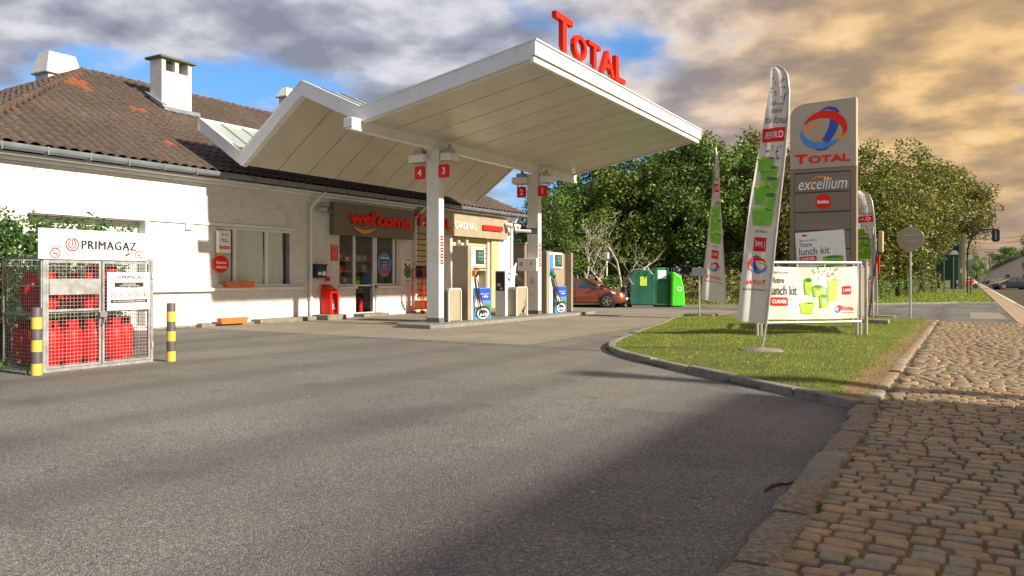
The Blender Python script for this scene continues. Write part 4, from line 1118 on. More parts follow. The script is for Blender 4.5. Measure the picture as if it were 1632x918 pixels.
MB().tube([(WX, yq, 3.5), (WX + .22, yq, 3.55), (WX + .25, yq, 3.9)], .035, 8).box(WX + .2, WX + .3, yq - .3, yq + .36, 3.84, 3.88).build('bracket', M['white'], o)
o = thing('electric_box', (WX + .05, wy(299), 2.7), 'small white junction box high on the sunlit brick wall', 'box')
MB().box(WX + .004, WX + .08, wy(294), wy(305), wz(299, 366), wz(299, 355)).build('case', M['trim'], o, bevel=.01)
# planters
def planter(c, ln, label, X):
    o = thing('planter', (X, c[0], c[1]), label, 'planter', 'orange planters along the building')
    y, z = c; w = .11; mb = MB()
    vs = []
    for (a, b, zz) in ((ln / 2 - .05, w - .03, 0), (ln / 2, w, .17), (ln / 2 - .02, w - .02, .17), (ln / 2 - .06, w - .05, .10)):
        vs += [(X - b, y - a, z + zz), (X + b, y - a, z + zz), (X + b, y + a, z + zz), (X - b, y + a, z + zz)]
    fs = [(3, 2, 1, 0)]
    for k in range(3): fs += [(k * 4 + i, k * 4 + (i + 1) % 4, k * 4 + 4 + (i + 1) % 4, k * 4 + 4 + i) for i in range(4)]
    mb.add(vs, fs); mb.build('trough', M['terracotta'], o, bevel=.006)
    MB().box(X - b, X + b, y - a, y + a, z + .08, z + .12).build('potting_soil', G['soil'], o)
planter((wy(378), 1.11), wy(400) - wy(356), 'orange planter on the sill of the curtained window', WX + .1)
planter((wy(359), .06), wy(381) - wy(337), 'orange planter on the ground at the foot of the white wall', WX + .32)
tag(MB().box(WX + .2, WX + .42, wy(306), wy(321), .0, .12).build('concrete_block', M['concrete'], bevel=.015), 'grey concrete block lying by the wall left of the ground planter', 'block')
# red roll cage and goods outside the garage
o = thing('roll_cage', (WX + .6, wy(671), 0), 'red roll cage trolley standing before the cream shutter', 'trolley')
y0, y1 = onX(667, WX + .6)[0], onX(682, WX + .6)[0]; mb = MB()
for x in (WX + .3, WX + .85):
    for y in (y0, y1): mb.tube([(x, y, .12), (x, y, 1.75)], .02, 6)
    for z in (.2, .85, 1.4, 1.7): mb.tube([(x, y0, z), (x, y1, z)], .018, 6)
for z in (.2, .85, 1.4, 1.7):
    for y in (y0, y1): mb.tube([(WX + .3, y, z), (WX + .85, y, z)], .018, 6)
mb.box(WX + .3, WX + .85, y0, y1, .18, .21); mb.box(WX + .3, WX + .85, y0, y1, 1.38, 1.41); mb.build('frame', M['red'], o)
for x in (WX + .35, WX + .8):
    for y in (y0 + .06, y1 - .06): MB().lathe((x, y - .02, .06), [(.06, 0), (.06, .04)], 12, UY).build('wheel', M['black'], o)
tag(MB().box(WX + .36, WX + .8, y0 + .06, y1 - .1, .215, .5).build('crate', M['terracotta'], bevel=.02), 'orange crate on the lower shelf of the red roll cage', 'crate')
tag(MB().box(WX + .40, WX + .7, y0 + .1, y0 + .55, 1.415, 1.85).build('carton', M['navy'], bevel=.01), 'dark carton on top of the red roll cage', 'carton')

# ------------------------------------------------------------------ number signs and lamps on the canopy columns
def numsign(n, X, y, side, label):
    o = thing('number_sign', (X, y, 4.40), label, 'sign', 'red pump number plates')
    P = plane((X, y, 4.40), UX, UZ)
    MB().rrect(P, 0, 0, .36, .38, .05, .02, z0=-.02).build('plate', M['red'], o)
    MB().text(P, n, 0, 0, h=.20, z=.021, bold=.02).build('numeral', M['textwhite'], o)
    return o
def lamp(X, y, z, label, s=1):
    o = thing('canopy_lamp', (X, y, z), label, 'lamp', 'square lamps on the canopy columns')
    mb = MB(); mb.box(X - .29 * s, X + .29 * s, y - .26, y + .26, z - .06, z + .16); mb.build('housing', M['trim'], o, bevel=.03)
    mb = MB(); mb.box(X - .16 * s, X + .16 * s, y - .16, y + .16, z + .16, z + .30); mb.build('neck', M['galv'], o, bevel=.02)
    mb = MB(); mb.box(X - .25 * s, X + .25 * s, y - .22, y + .22, z - .075, z - .061); mb.build('diffuser', M['beige'], o)
    MB().box(X - .04, X + .04, y - .04, y + .04, z + .3, z + .42).build('hanger', M['galv'], o)
y1_, y2_ = COLS
numsign('4', -13.63, y1_ - .03, -1, 'red plate number 4 on the left of the nearest canopy column')
numsign('3', -12.79, y1_ - .03, 1, 'red plate number 3 on the right of the nearest canopy column')
numsign('2', -13.63, y2_ - .03, -1, 'red plate number 2 on the left of the farther canopy column')
numsign('1', -12.79, y2_ - .03, 1, 'red plate number 1 on the right of the farther canopy column')
lamp(-13.68, y1_ + .1, 4.76, 'square lamp above the red plate number 4'); lamp(-12.76, y1_ + .22, 4.76, 'square lamp above the red plate number 3', .55)
lamp(-13.68, y2_ + .1, 4.76, 'square lamp above the red plate number 2'); lamp(-12.76, y2_ + .22, 4.76, 'square lamp above the red plate number 1', .55)
o = thing('security_camera', (-13.7, y2_, 3.3), 'white camera on a bracket half way up the farther canopy column', 'camera')
yy = y2_ - .02
MB().box(-13.35, -13.0, yy - .02, yy + .01, 2.92, 3.12).build('bracket', M['greybase'], o)
MB().tube([(-13.2, yy - .12, 3.0), (-13.72, yy - .3, 3.03)], .06, 10).build('housing', M['white'], o, smooth=40)
MB().tube([(-13.7, yy - .3, 3.05), (-13.78, yy - .3, 3.3)], .05, 10).build('housing', M['galv'], o, smooth=40)

# ------------------------------------------------------------------ fuel pumps
def nozzle(parent, X, y, z, m):
    n = MB(); n.tube([(X, y, z + .16), (X + .02, y, z + .02), (X + .05, y, z - .08)], [.018, .022, .016], 8)
    n.add([(X - .02, y - .025, z), (X + .10, y - .025, z + .02), (X + .12, y - .025, z + .14), (X, y - .025, z + .17), (X - .02, y + .025, z), (X + .10, y + .025, z + .02), (X + .12, y + .025, z + .14), (X, y + .025, z + .17)],
          [(3, 2, 1, 0), (4, 5, 6, 7), (0, 1, 5, 4), (1, 2, 6, 5), (2, 3, 7, 6), (3, 0, 4, 7)])
    return n.build('nozzle', M[m], parent, bevel=.006)
def hose(parent, X, y, z, low, dy):
    p = [(X + .05, y, z - .08), (X + .09, y + .01, z - .35), (X + .12, y + dy * .3, (z + low) / 2), (X + .16, y + dy * .7, low + .18), (X + .16, y + dy, low), (X + .14, y + dy * 1.5, low + .02), (X + .10, y + dy * 1.9, low + .2), (X + .04, y + dy * 1.4, low + .6), (X + .0, y + .02, 1.7)]
    q = smoothline(p, 3) if False else p
    # smooth the hose with Catmull-Rom
    pts = []
    for i in range(len(p) - 1):
        p0, p1, p2, p3 = V3(p[max(i - 1, 0)]), V3(p[i]), V3(p[i + 1]), V3(p[min(i + 2, len(p) - 1)])
        for k in range(5):
            t = k / 5; pts.append(.5 * ((2 * p1) + (p2 - p0) * t + (2 * p0 - 5 * p1 + 4 * p2 - p3) * t * t + (3 * p1 - p0 - 3 * p2 + p3) * t ** 3))
    pts.append(V3(p[-1])); MB().tube(pts, .014, 7).build('hose', M['black'], parent, smooth=60)
def poster_print(parent, P, w, h):
    """advert: blue sky over an alpine house, a tyre below"""
    q = M
    MB().rrect(P, 0, 0, w, h, .02, 0, z0=-.012).build('poster', q['lightblue'], parent)
    pr = MB()
    pr.use(0).poly(P, [(-w * .47, h * .1), (w * .47, h * .1), (w * .47, h * .47), (-w * .47, h * .47)], .002)
    pr.use(1).poly(P, [(-w * .47, -h * .2), (w * .47, -h * .2), (w * .47, -h * .06), (w * .1, -h * .02), (-w * .47, -h * .08)], .003)
    pr.use(2).poly(P, [(-w * .47, -h * .1), (w * .18, -h * .06), (-w * .22, h * .2), (-w * .47, h * .28)], .004)
    pr.use(4).poly(P, [(-w * .43, -h * .1), (w * .02, -h * .07), (-w * .20, h * .10), (-w * .43, h * .16)], .005)
    pr.use(3).disc(P, .02, -h * .30, w * .44, h * .22, .005, 22)
    pr.use(4).disc(P, .02, -h * .32, w * .36, h * .17, .006, 22)
    pr.use(3).disc(P, .02, -h * .33, w * .28, h * .125, .007, 22)
    for k in (-1, 0, 1): pr.use(4).disc(P, .02 + k * w * .15, -h * .35, w * .055, h * .05, .008, 10)
    pr.use(4).text(P, 'OFFRE CARTE', w * .1, h * .30, w=w * .55, h=h * .035, z=.006); pr.text(P, '-10c', w * .15, h * .22, w=w * .35, h=h * .06, z=.006, bold=.03)
    pr.build('print', [q['blue'], q['dgreen'], q['kerborange'], q['ink'], q['textwhite']], parent)
def pump(y0, y1, ht, noz, label, hy, wall2=True, yq=None):
    X0, X1 = -13.50, -12.92
    yt, da, db, pa, pb = yq
    o = thing('fuel_pump', ((X0 + X1) / 2, (y0 + y1) / 2, IZ), label, 'fuel pump', 'fuel pumps on the island')
    z = IZ + .004
    w = .16
    MB().box(X0, X1, y0, y0 + w, z, ht).build('end_panel', M['taupe2'], o, bevel=.012)
    MB().box(X0, X1 - (0 if wall2 else .4), y1 - .10 - (w if wall2 else .04), y1 - .1, z, ht - .02 if wall2 else 1.7).build('end_panel', M['taupe2'], o, bevel=.012)
    MB().box(X0 + .08, X1 - .06, y0 + w + .01, y1 - .11 - (w if wall2 else 0), z, 1.04 if not wall2 else ht - .08).build('cabinet', M['taupe2' if wall2 else 'beige'], o, bevel=.01)
    w_ = 0; ym0, ym1 = y0 + w + .01, y1 - .11 - (w if wall2 else 0)
    # hose tower beside the end panel
    mb = MB(); mb.box(X1 - .16, X1 + .01, y0 + w + .012, yt, z, ht - .03); t_ = mb.build('hose_tower', M['white'], o, bevel=.01)
    MB().box(X1 + .012, X1 + .03, y0 + w + .03, yt - .02, 1.55, ht - .12).build('price_label', M['lightblue' if wall2 else 'textwhite'], t_)
    for k, c in enumerate(noz):
        yy = y0 + w + .05 + k * .09
        nozzle(o, X1 + .03, yy, 1.45 - k * .05, c); hose(o, X1 + .03, yy, 1.45 - k * .05, hy, .14 + .04 * k)
    # display head
    a, b = da, db
    dm = MB(); dm.box(X1 - .26, X1 + .02, a, b, ht - .62, ht - .04); dh = dm.build('display_head', M['white'], o, bevel=.025)
    MB().box(X1 + .0225, X1 + .027, a + .07, b - .06, ht - .56, ht - .12).build('screen', M['screen'], dh)
    P = plane((X1 + .027, (a + b) / 2, ht - .3), UY, UZ)
    mb = MB(); mb.text(P, '00.00', .06, .08, w=.28, h=.07, z=.002); mb.text(P, '00.00', .06, -.03, w=.28, h=.07, z=.002); mb.text(P, '1.459', .08, -.13, w=.2, h=.05, z=.002); mb.build('digits', M['digit'], dh)
    if not wall2:   # open middle bay with shelf frame
        fm = MB(); fm.box(X1 - .3, X1, a, b + .1, 1.045, 1.07); fm.box(X1 - .3, X1, a, b + .1, 1.60, 1.63); fm.box(X1 - .3, X1, b + .06, b + .1, 1.03, 1.6); fm.build('shelf_frame', M['beige'], o)
        MB().box(X1 - .3, X1 - .27, a, b + .06, 1.03, 1.6).build('back_panel', M['white'], o)
    poster_print(o, plane((X1 + .03, (pa + pb) / 2, .60), UY, UZ), pb - pa, .96)
    return o
M['screen'] = mat('lcd_green', (.02, .07, .055), .2, coat=.6)
M['digit'] = mat('lcd_digit', (.25, .42, .36), .4)
M['nozgreen'] = mat('nozzle_green', (.02, .30, .20), .4)
M['nozorange'] = mat('nozzle_orange', (.80, .30, .01), .4)
PY = lambda *p: [onX(q, -12.92)[0] for q in p]
pump(*PY(746, 785), 2.36, ['nozorange', 'black'], 'fuel pump with orange nozzle nearest the camera, behind the first column', .30, False, PY(754, 754.8, 772.5, 754.5, 781))
pump(*PY(871.5, 915), 2.34, ['nozgreen', 'nozgreen', 'black'], 'fuel pump with green nozzles farther along, behind the second column', .42, True, PY(881, 882, 896, 883, 902))
for k, yy in enumerate((PY(746)[0] + .10, PY(746)[0] + .12)):
    tag(MB().lathe((-13.34 + k * .28, yy, 2.364), [(.07, 0), (.07, .15), (.05, .17)], 12).build('vent_cap', M['galv'], smooth=40), ('grey round vent cap at the left on top of the nearest fuel pump', 'grey round vent cap at the right on top of the nearest fuel pump')[k], 'vent')
for px_, yy_, lb_ in ((955, 503, 'dark slotted drain cover in the concrete right of the pump island'),):
    p_ = gnd(px_, yy_); o = thing('drain_cover', (p_.x, p_.y, .006), lb_, 'drain cover')
    MB().box(p_.x - .75, p_.x + .75, p_.y - .45, p_.y - .40, .005, .014).box(p_.x - .75, p_.x + .75, p_.y + .40, p_.y + .45, .005, .014).build('frame', M['greybase'], o)
    mb = MB()
    for k in range(14): mb.box(p_.x - .72 + k * .105, p_.x - .67 + k * .105, p_.y - .398, p_.y + .398, .005, .012)
    mb.build('grate', M['dark'], o)
# squat service cabinets (rounded white frame on beige)
def cabinet(X0, X1, y0, y1, ht, label, motif):
    o = thing('waste_bin', ((X0 + X1) / 2, (y0 + y1) / 2, IZ), label, 'bin', 'low beige bins on the pump island')
    P = plane(((X0 + X1) / 2, y0, IZ + ht / 2 + .004), UX, UZ); w = X1 - X0
    MB().box(X0 + .012, X1 - .012, y0 + .012, y1 - .012, IZ + .003, IZ + ht - .012).build('body', M['beige'], o, bevel=.05)
    Px = plane((X1, (y0 + y1) / 2, IZ + ht / 2), UY, UZ); d = y1 - y0
    mb = MB(); h = ht
    # frame round the street side and round the end
    for Q, ww in ((P, w), (Px, d)):
        mb.ribbon(Q, [(ww / 2 - .015, -h / 2), (ww / 2 - .015, h / 2 - .1), (ww / 2 - .04, h / 2 - .04), (ww / 2 - .1, h / 2 - .015), (-ww / 2 + .1, h / 2 - .015), (-ww / 2 + .04, h / 2 - .04), (-ww / 2 + .015, h / 2 - .1), (-ww / 2 + .015, -h / 2)], .035, .004)
    mb.build('rim', M['trim'], o)
    pr = MB()
    if motif == 'plant':
        pr.poly(P, [(.02, -h * .46), (.14, -h * .46), (.17, -h * .25), (-.01, -h * .25)], .006)
        for a in (-1, 0, 1): pr.ribbon(P, [(.08, -h * .25), (.08 + a * .05, -h * .12 + abs(a) * .02)], .02, .006); pr.disc(P, .08 + a * .055, -h * .10 + .03 * a, .022, .035, .006, 8)
        pr.build('print', M['ink'], o)
    else:
        pr.disc(Px, .06, -h * .32, .07, .05, .006, 10); pr.disc(Px, .13, -h * .24, .035, .05, .006, 8); pr.ribbon(Px, [(.14, -h * .3), (.2, -h * .2), (.2, -h * .02), (.22, h * .06)], .025, .006); pr.ribbon(Px, [(.05, -h * .34), (.03, -h * .46)], .03, .006); pr.ribbon(Px, [(.11, -h * .34), (.13, -h * .46)], .03, .006); pr.disc(Px, -.12, -h * .42, .03, .03, .006, 8)
        pr.build('print', M['ink'], o)
        MB().box(X0 + .1, X1 - .1, y0 - .004, y0 + .1, IZ + ht * .62, IZ + ht * .94).build('opening', M['interior'], o)
    return o
cabinet(-13.60, -12.92, 18.55, 19.2, .97, 'low beige bin with a printed potted plant between first column and pump', 'plant')
cabinet(-13.58, -12.86, 22.35, 23.1, .97, 'low beige bin with a printed cat before the second column', 'cat')
# payment terminal
o = thing('payment_terminal', (-13.2, 21.3, IZ), 'slim white payment terminal with dark keypad between the pumps', 'payment terminal')
X0, X1 = -13.62, -13.24; y0 = onX(797, -13.43)[0]
mb = MB(); mb.box(X0, X1, y0, y0 + .5, IZ + .003, 1.62); mb.build('case', M['trim'], o, bevel=.012)
MB().prism([(X1 + .001, y0 - .02, 1.60), (X1 + .03, y0 - .02, 1.60), (X1 + .03, y0 + .50, 1.72), (X1 + .03, y0 + .72, 1.9), (X1 + .03, y0 + .6, 1.4), (X1 + .03, y0 + .5, IZ + .01), (X1 + .03, y0 - .02, IZ + .01)][1:], (-.028, 0, 0)).build('side_panel', M['trim'], o)
MB().box(X0 + .03, X1 - .03, y0 - .012, y0 - .001, .95, 1.58).build('keypad_panel', M['ink'], o)
P = plane(((X0 + X1) / 2, y0 - .012, 1.2), UX, UZ)
mb = MB(); mb.rrect(P, -.04, -.05, .14, .1, .01, .004); mb.rrect(P, .05, -.17, .1, .07, .01, .004); mb.build('screen', M['galv'], o)
P = plane((X1 + .03, y0 + .24, 1.42), UY, UZ); mb = MB(); mb.ring(P, 0, .0, .12, .05, .005, a0=30, a1=300); mb.ring(P, 0, -.02, .06, .03, .006, a0=200, a1=480); mb.text(P, 'Card', 0, -.2, w=.2, h=.06); mb.build('print', M['blue'], o)
# slanted grey lectern-like unit behind
o = thing('air_station', (-14.6, 24, 0), 'slanted beige service post standing behind the payment terminal', 'service post')
Xa = -14.9; yq = onX(820, Xa)[0]
mb = MB(); mb.prism([(Xa - .3, yq, IZ * 0), (Xa + .22, yq, 0), (Xa + .22, yq, 1.25), (Xa - .3, yq, 1.72)], (0, .35, 0)); mb.build('case', M['beige'], o, bevel=.02)
MB().box(Xa - .2, Xa - .02, yq - .01, yq, .55, 1.15).build('panel', M['galv'], o)
MB().lathe((Xa + .1, yq - .01, 1.12), [(.03, 0), (.03, .01)], 10, UY).build('button', M['dark'], o)
# boxes on the second column
o = thing('notice_box', (-13.2, y2_, 1.85), 'white box with a red pictogram fixed on the farther canopy column', 'box')
MB().box(-13.72, -13.44, y2_ - .16, y2_ + .1, 1.62, 2.06).box(-13.44, -12.96, y2_ - .16, y2_ - .012, 1.62, 2.06).build('case', M['trim'], o, bevel=.01)
P = plane((-13.3, y2_ - .16, 1.85), UX, UZ); mb = MB(); mb.use(0).rrect(P, -.28, .02, .12, .12, .01, .003); mb.use(1).text(P, 'F', -.28, .02, h=.07, z=.005); mb.use(0).rrect(P, .12, .02, .05, .12, .01, .003); mb.build('print', [M['red'], M['textwhite']], o)
P = plane((-13.22, y2_ - .001, 1.25), UX, UZ); mb = MB(); mb.ring(P, 0, 0, .08, .02, .003); mb.ribbon(P, [(-.055, .055), (.055, -.055)], .016, .003); mb.use(1).text(P, 'STOP', 0, .14, w=.14, h=.035, z=.003); mb.use(1).ribbon(P, [(-.04, 0), (.04, 0)], .02, .0025)
s_ = mb.build('no_smoking_sticker', [M['red'], M['ink']]); tag(s_, 'round no smoking sticker on the farther canopy column above the bin', 'sticker')

# ------------------------------------------------------------------ gas bottle cage
KX, KY0, KY1 = -11.72, 6.45, 8.24
KD = 1.05; KH = 1.70
cg = thing('gas_cage', (KX - .5, (KY0 + KY1) / 2, 0), 'galvanised mesh cage holding red gas bottles behind striped bollards', 'cage')
def meshpanel(P, w, h, name, skip=None, t=.006, cell=.055):
    mb = MB(); n = round(w / cell); m_ = round(h / cell)
    for i in range(1, n):
        x = -w / 2 + w * i / n; mb.slab(P, [(x - t / 2, 0), (x + t / 2, 0), (x + t / 2, h), (x - t / 2, h)], -t / 2, t / 2)
    for j in range(1, m_):
        y = h * j / m_; mb.slab(P, [(-w / 2, y - t / 2), (w / 2, y - t / 2), (w / 2, y + t / 2), (-w / 2, y + t / 2)], t / 2, t * 1.5)
    return mb
def frame(P, w, h, b=.04, mids=()):
    mb = MB()
    for x0, x1, y0, y1 in ((-w / 2, -w / 2 + b, 0, h), (w / 2 - b, w / 2, 0, h), (-w / 2 + b, w / 2 - b, 0, b), (-w / 2 + b, w / 2 - b, h - b, h), *[(-w / 2 + b, w / 2 - b, q, q + b * .8) for q in mids]):
        mb.slab(P, [(x0, y0), (x1, y0), (x1, y1), (x0, y1)], -b / 2, b / 2)
    return mb
yd_ = KY0 + (KY1 - KY0) * .505
for (a, b) in ((KY0 + .05, yd_ - .01), (yd_ + .01, KY1 - .05)):
    P = plane((KX, (a + b) / 2, .05), UY, UZ); w = b - a
    df = frame(P, w, 1.6, .035, (.84,) if a < yd_ - .1 else ()).build('door', M['galv'], cg)
    meshpanel(P, w - .05, 1.58, 'm', t=.0045).build('mesh', M['galv'], df)
    for z in (.3, 1.3): pass
P = plane((KX, (KY0 + KY1) / 2, 0), UY, UZ)
frame(P, KY1 - KY0, KH, .045).build('frame', M['galv'], cg)
MB().box(KX + .02, KX + .03, KY0 + .09, yd_ - .05, 1.14, 1.38).build('plate', M['galv'], cg)
MB().box(KX + .02, KX + .07, yd_ - .06, yd_ + .06, .78, .86).tube([(KX + .05, yd_, .86), (KX + .07, yd_ + .03, .74), (KX + .06, yd_ - .02, .66)], .012, 6).build('latch', M['steel'], cg)
for z in (.28, 1.42): MB().tube([(KX + .03, KY1 - .02, z - .05), (KX + .03, KY1 - .02, z + .05)], .022, 8).build('hinge', M['galv'], cg)
for yv in (KY0, KY1):
    P = plane((KX - KD / 2, yv, 0), UX, UZ)
    fr = frame(P, KD, KH, .035, (.84, 1.26)).build('side_panel', M['galv'], cg)
    meshpanel(P, KD - .05, KH - .04, 'm').build('mesh', M['galv'], fr)
P = plane((KX - KD, (KY0 + KY1) / 2, 0), UY, UZ); fr = frame(P, KY1 - KY0, KH, .035).build('back_panel', M['galv'], cg); meshpanel(P, KY1 - KY0 - .05, KH - .04, 'm', cell=.08).build('mesh', M['galv'], fr)
mb = MB(); mb.box(KX - KD + .02, KX - .03, KY0 + .03, KY1 - .03, .86, .885); mb.build('shelf', M['galv'], cg)
mb = MB(); mb.box(KX - KD + .02, KX - .03, KY0 + .03, KY1 - .03, .03, .05); mb.build('floor_plate', M['galv'], cg)
mb = MB()
for i in range(1, 20): yv = KY0 + (KY1 - KY0) * i / 20; mb.tube([(KX - KD, yv, KH - .02), (KX, yv, KH - .02)], .004, 4)
mb.build('roof_mesh', M['galv'], cg)
def bottle():
    o = thing('gas_bottle', (0, 0, 0), 'red', 'gas bottle', 'red gas bottles in the cage')
    R_ = .142
    MB().lathe((0, 0, 0), [(.10, 0), (.11, .02), (.105, .035), (R_ - .02, .06), (R_, .11), (R_, .40), (R_ - .015, .455), (.10, .495), (.05, .51)], 22).build('tank', M['gasred'], o, local=True, smooth=50)
    mb = MB()
    for k in range(14):
        a0 = math.radians(20 + k * 23.5); a1 = math.radians(20 + (k + 1) * 23.5)
        if k in (3, 10): zb, zt_ = .575, .60
        else: zb, zt_ = .475, .60
        for (r0) in (.092,):
            p = [(r0 * math.cos(a0), r0 * math.sin(a0)), (r0 * math.cos(a1), r0 * math.sin(a1))]
            mb.add([(p[0][0], p[0][1], zb), (p[1][0], p[1][1], zb), (p[1][0], p[1][1], zt_), (p[0][0], p[0][1], zt_), (p[0][0] * .94, p[0][1] * .94, zb), (p[1][0] * .94, p[1][1] * .94, zb), (p[1][0] * .94, p[1][1] * .94, zt_), (p[0][0] * .94, p[0][1] * .94, zt_)], [(0, 1, 2, 3), (5, 4, 7, 6), (3, 2, 6, 7), (1, 0, 4, 5)])
    mb.build('collar', M['gasred'], o, local=True)
    MB().lathe((0, 0, .50), [(.02, 0), (.025, .02), (.02, .05), (.03, .055), (.03, .07)], 10).build('valve', M['ink'], o, local=True)
    return o
pr_ = bottle(); first = True
ordn = ['first', 'second', 'third', 'fourth', 'fifth', 'sixth']
def place(x, y, z, sc_, label, rz):
    global first
    if first: o = pr_; first = False; o.location = (x, y, z); o.rotation_euler.z = rz; o.scale = (sc_,) * 3; o['label'] = label
    else: o = dup(pr_, (x, y, z), rz, sc_, label)
    return o
for row, (x, lab) in enumerate(((KX - .21, 'front row on the cage floor'), (KX - .56, 'middle row on the cage floor'), (KX - .87, 'back row on the cage floor'))):
    for k in range(5):
        if row == 0 and k == 4: continue
        place(x + rnd.uniform(-.02, .02), KY0 + .22 + k * .335 + (.0 if row != 1 else .04) + (.03 if k > 2 else 0), .052, 1.16, 'red gas bottle, %s from the left in the %s' % (ordn[k], lab), rnd.uniform(0, 6))
for row, (x, lab) in enumerate(((KX - .25, 'front row on the upper shelf'), (KX - .70, 'back row on the upper shelf'))):
    for k in range(5):
        if row == 0 and k in (1, 4): continue
        place(x, KY0 + .22 + k * .33, .888, .98 if k != 3 else 1.15, 'red gas bottle, %s from the left in the %s' % (ordn[k], lab), rnd.uniform(0, 6))
# sign board above the cage
def nosmoke(mb, P, x, y, r, z=.004):
    mb.use(0).ring(P, x, y, r, r * .22, z); mb.use(0).ribbon(P, [(x - r * .7, y + r * .7), (x + r * .7, y - r * .7)], r * .18, z + .001); mb.use(1).ribbon(P, [(x - r * .55, y - r * .15), (x + r * .5, y - r * .05)], r * .18, z); mb.use(1).ribbon(P, [(x + r * .3, y + r * .1), (x + r * .15, y + r * .4)], r * .08, z)
def flame(mb, P, x, y, r, z=.004):
    mb.ring(P, x, y, r, r * .22, z, a0=115, a1=425); mb.ring(P, x, y, r * .58, r * .2, z, a0=130, a1=410); mb.ribbon(P, [(x - r * .34, y + r * .45), (x - r * .34, y + r * 1.02)], r * .18, z); mb.ribbon(P, [(x + r * .34, y + r * .45), (x + r * .34, y + r * 1.02)], r * .18, z); mb.ribbon(P, [(x, y - r * .25), (x, y + r * 1.02)], r * .2, z)
ya, yb = KY0 - .08, KY1 - .13; o = thing('cage_sign', (KX + .04, (ya + yb) / 2, 1.72), 'wide white gas brand board with bold dark lettering above the cage', 'sign')
zc = 1.895; hh = .225
MB().box(KX + .03, KX + .05, ya, yb, zc - hh, zc + hh).build('board', M['textwhite'], o, bevel=.003)
P = plane((KX + .05, (ya + yb) / 2, zc), UY, UZ)
tb_ = MB()
for k_ in range(4): tb_.text(P, 'PRIMAGAZ', .215 + k_ * .0045, .0 + (k_ % 2) * .004, w=.90, h=.132, z=.003 + .0008 * k_, ext=.002, spacing=1.12)
tb_.build('lettering', M['ink'], o)
mb = MB(); flame(mb, P, -.375, .0, .095); mb.build('emblem', M['red'], o)
mb = MB(); nosmoke(mb, P, -.63, -.135, .07); nosmoke(mb, P, .72, -.135, .062); mb.use(1).text(P, 'DEFENSE DE FUMER', -.63, -.035, w=.17, h=.022); mb.text(P, 'ROOKVERBOD', -.63, -.06, w=.14, h=.018)
mb.use(0).ribbon(P, [(.52, -.06), (.60, -.135), (.52, -.21), (.44, -.135), (.52, -.06)], .012, .004); mb.use(1).ribbon(P, [(.485, -.155), (.555, -.11)], .03, .004); mb.build('pictogram', [M['red'], M['ink']], o)
# notice on the right-hand door
ya, yb = yd_ + .08, KY1 - .06; o = thing('notice_board', (KX + .03, (ya + yb) / 2, .9), 'white safety notice with pictograms wired on the cage door', 'sign')
zc = 1.18; h = .60; w = yb - ya
MB().box(KX + .022, KX + .030, ya, yb, zc - h / 2, zc + h / 2).build('board', M['textwhite'], o)
P = plane((KX + .030, (ya + yb) / 2, zc), UY, UZ)
mb = MB(); mb.text(P, 'PRIMAGAZ', .06, h * .37, w=w * .5, h=.055, spacing=1.1).text(P, 'PRIMAGAZ', .063, h * .37, w=w * .5, h=.057, z=.005, spacing=1.1)
mb.rrect(P, 0, h * .17, w * .68, .075, .01, .003); mb.rrect(P, 0, -h * .27, w * .86, .055, .005, .003)
for q, (s1, xx, yy_, ww) in enumerate((('GAZ INFLAMMABLE', 0, h * .09, .45), ('POMPIERS', -w * .36, -h * .42, .16), ('112', -w * .12, -h * .41, .12), ('POLICE', w * .14, -h * .42, .12), ('101', w * .36, -h * .41, .12))): mb.text(P, s1, xx, yy_, w=w * ww * (1 if q else 1), h=.018 if q in (0, 1, 3) else .04)
mb.build('lettering', M['ink'], o)
mb = MB(); mb.text(P, 'DANGER', 0, h * .185, w=w * .3, h=.018, z=.006); mb.text(P, 'GAZ EN BOUTEILLES', 0, h * .14, w=w * .45, h=.016, z=.006); mb.text(P, "EN CAS D'INCENDIE APPELEZ", 0, -h * .27, w=w * .74, h=.02, z=.006); mb.build('lettering', M['textwhite'], o)
mb = MB()
for k in range(4): nosmoke(mb, P, -w * .36 + k * w * .18, -h * .09, .045)
for sx in (-1, 1): mb.use(0).ribbon(P, [(sx * w * .42, h * .25), (sx * w * .42 + .045, h * .17), (sx * w * .42, h * .09), (sx * w * .42 - .045, h * .17), (sx * w * .42, h * .25)], .008, .005)
flame(mb.use(0), P, -w * .24, h * .365, .032); mb.build('pictogram', [M['red'], M['ink']], o)
mb = MB(); mb.use(0).poly(P, [(w * .36 - .05, -h * .15), (w * .36 + .05, -h * .15), (w * .36, -h * .0)], .004); mb.use(1).poly(P, [(w * .36 - .012, -h * .13), (w * .36 + .012, -h * .13), (w * .36, -h * .05)], .006); mb.build('pictogram', [M['yellow'], M['ink']], o)

# striped bollards
def bollard(x, y, label):
    o = thing('bollard', (x, y, 0), label, 'bollard', 'yellow and grey striped bollards')
    MB().lathe((x, y, 0), [(.07, 0), (.07, .955), (.064, .97), (.0, .972)], 24).build('post', M['stripe'], o, smooth=40)
    for z in (.005, .34, .665):
        MB().lathe((x, y, z), [(.0725, 0), (.0725, .165)], 24).build('yellow_band', M['yellow'], o, smooth=40)
bollard(-11.5, 6.25, 'striped bollard at the left corner of the gas cage'); bollard(-11.48, 8.42, 'striped bollard at the right corner of the gas cage')

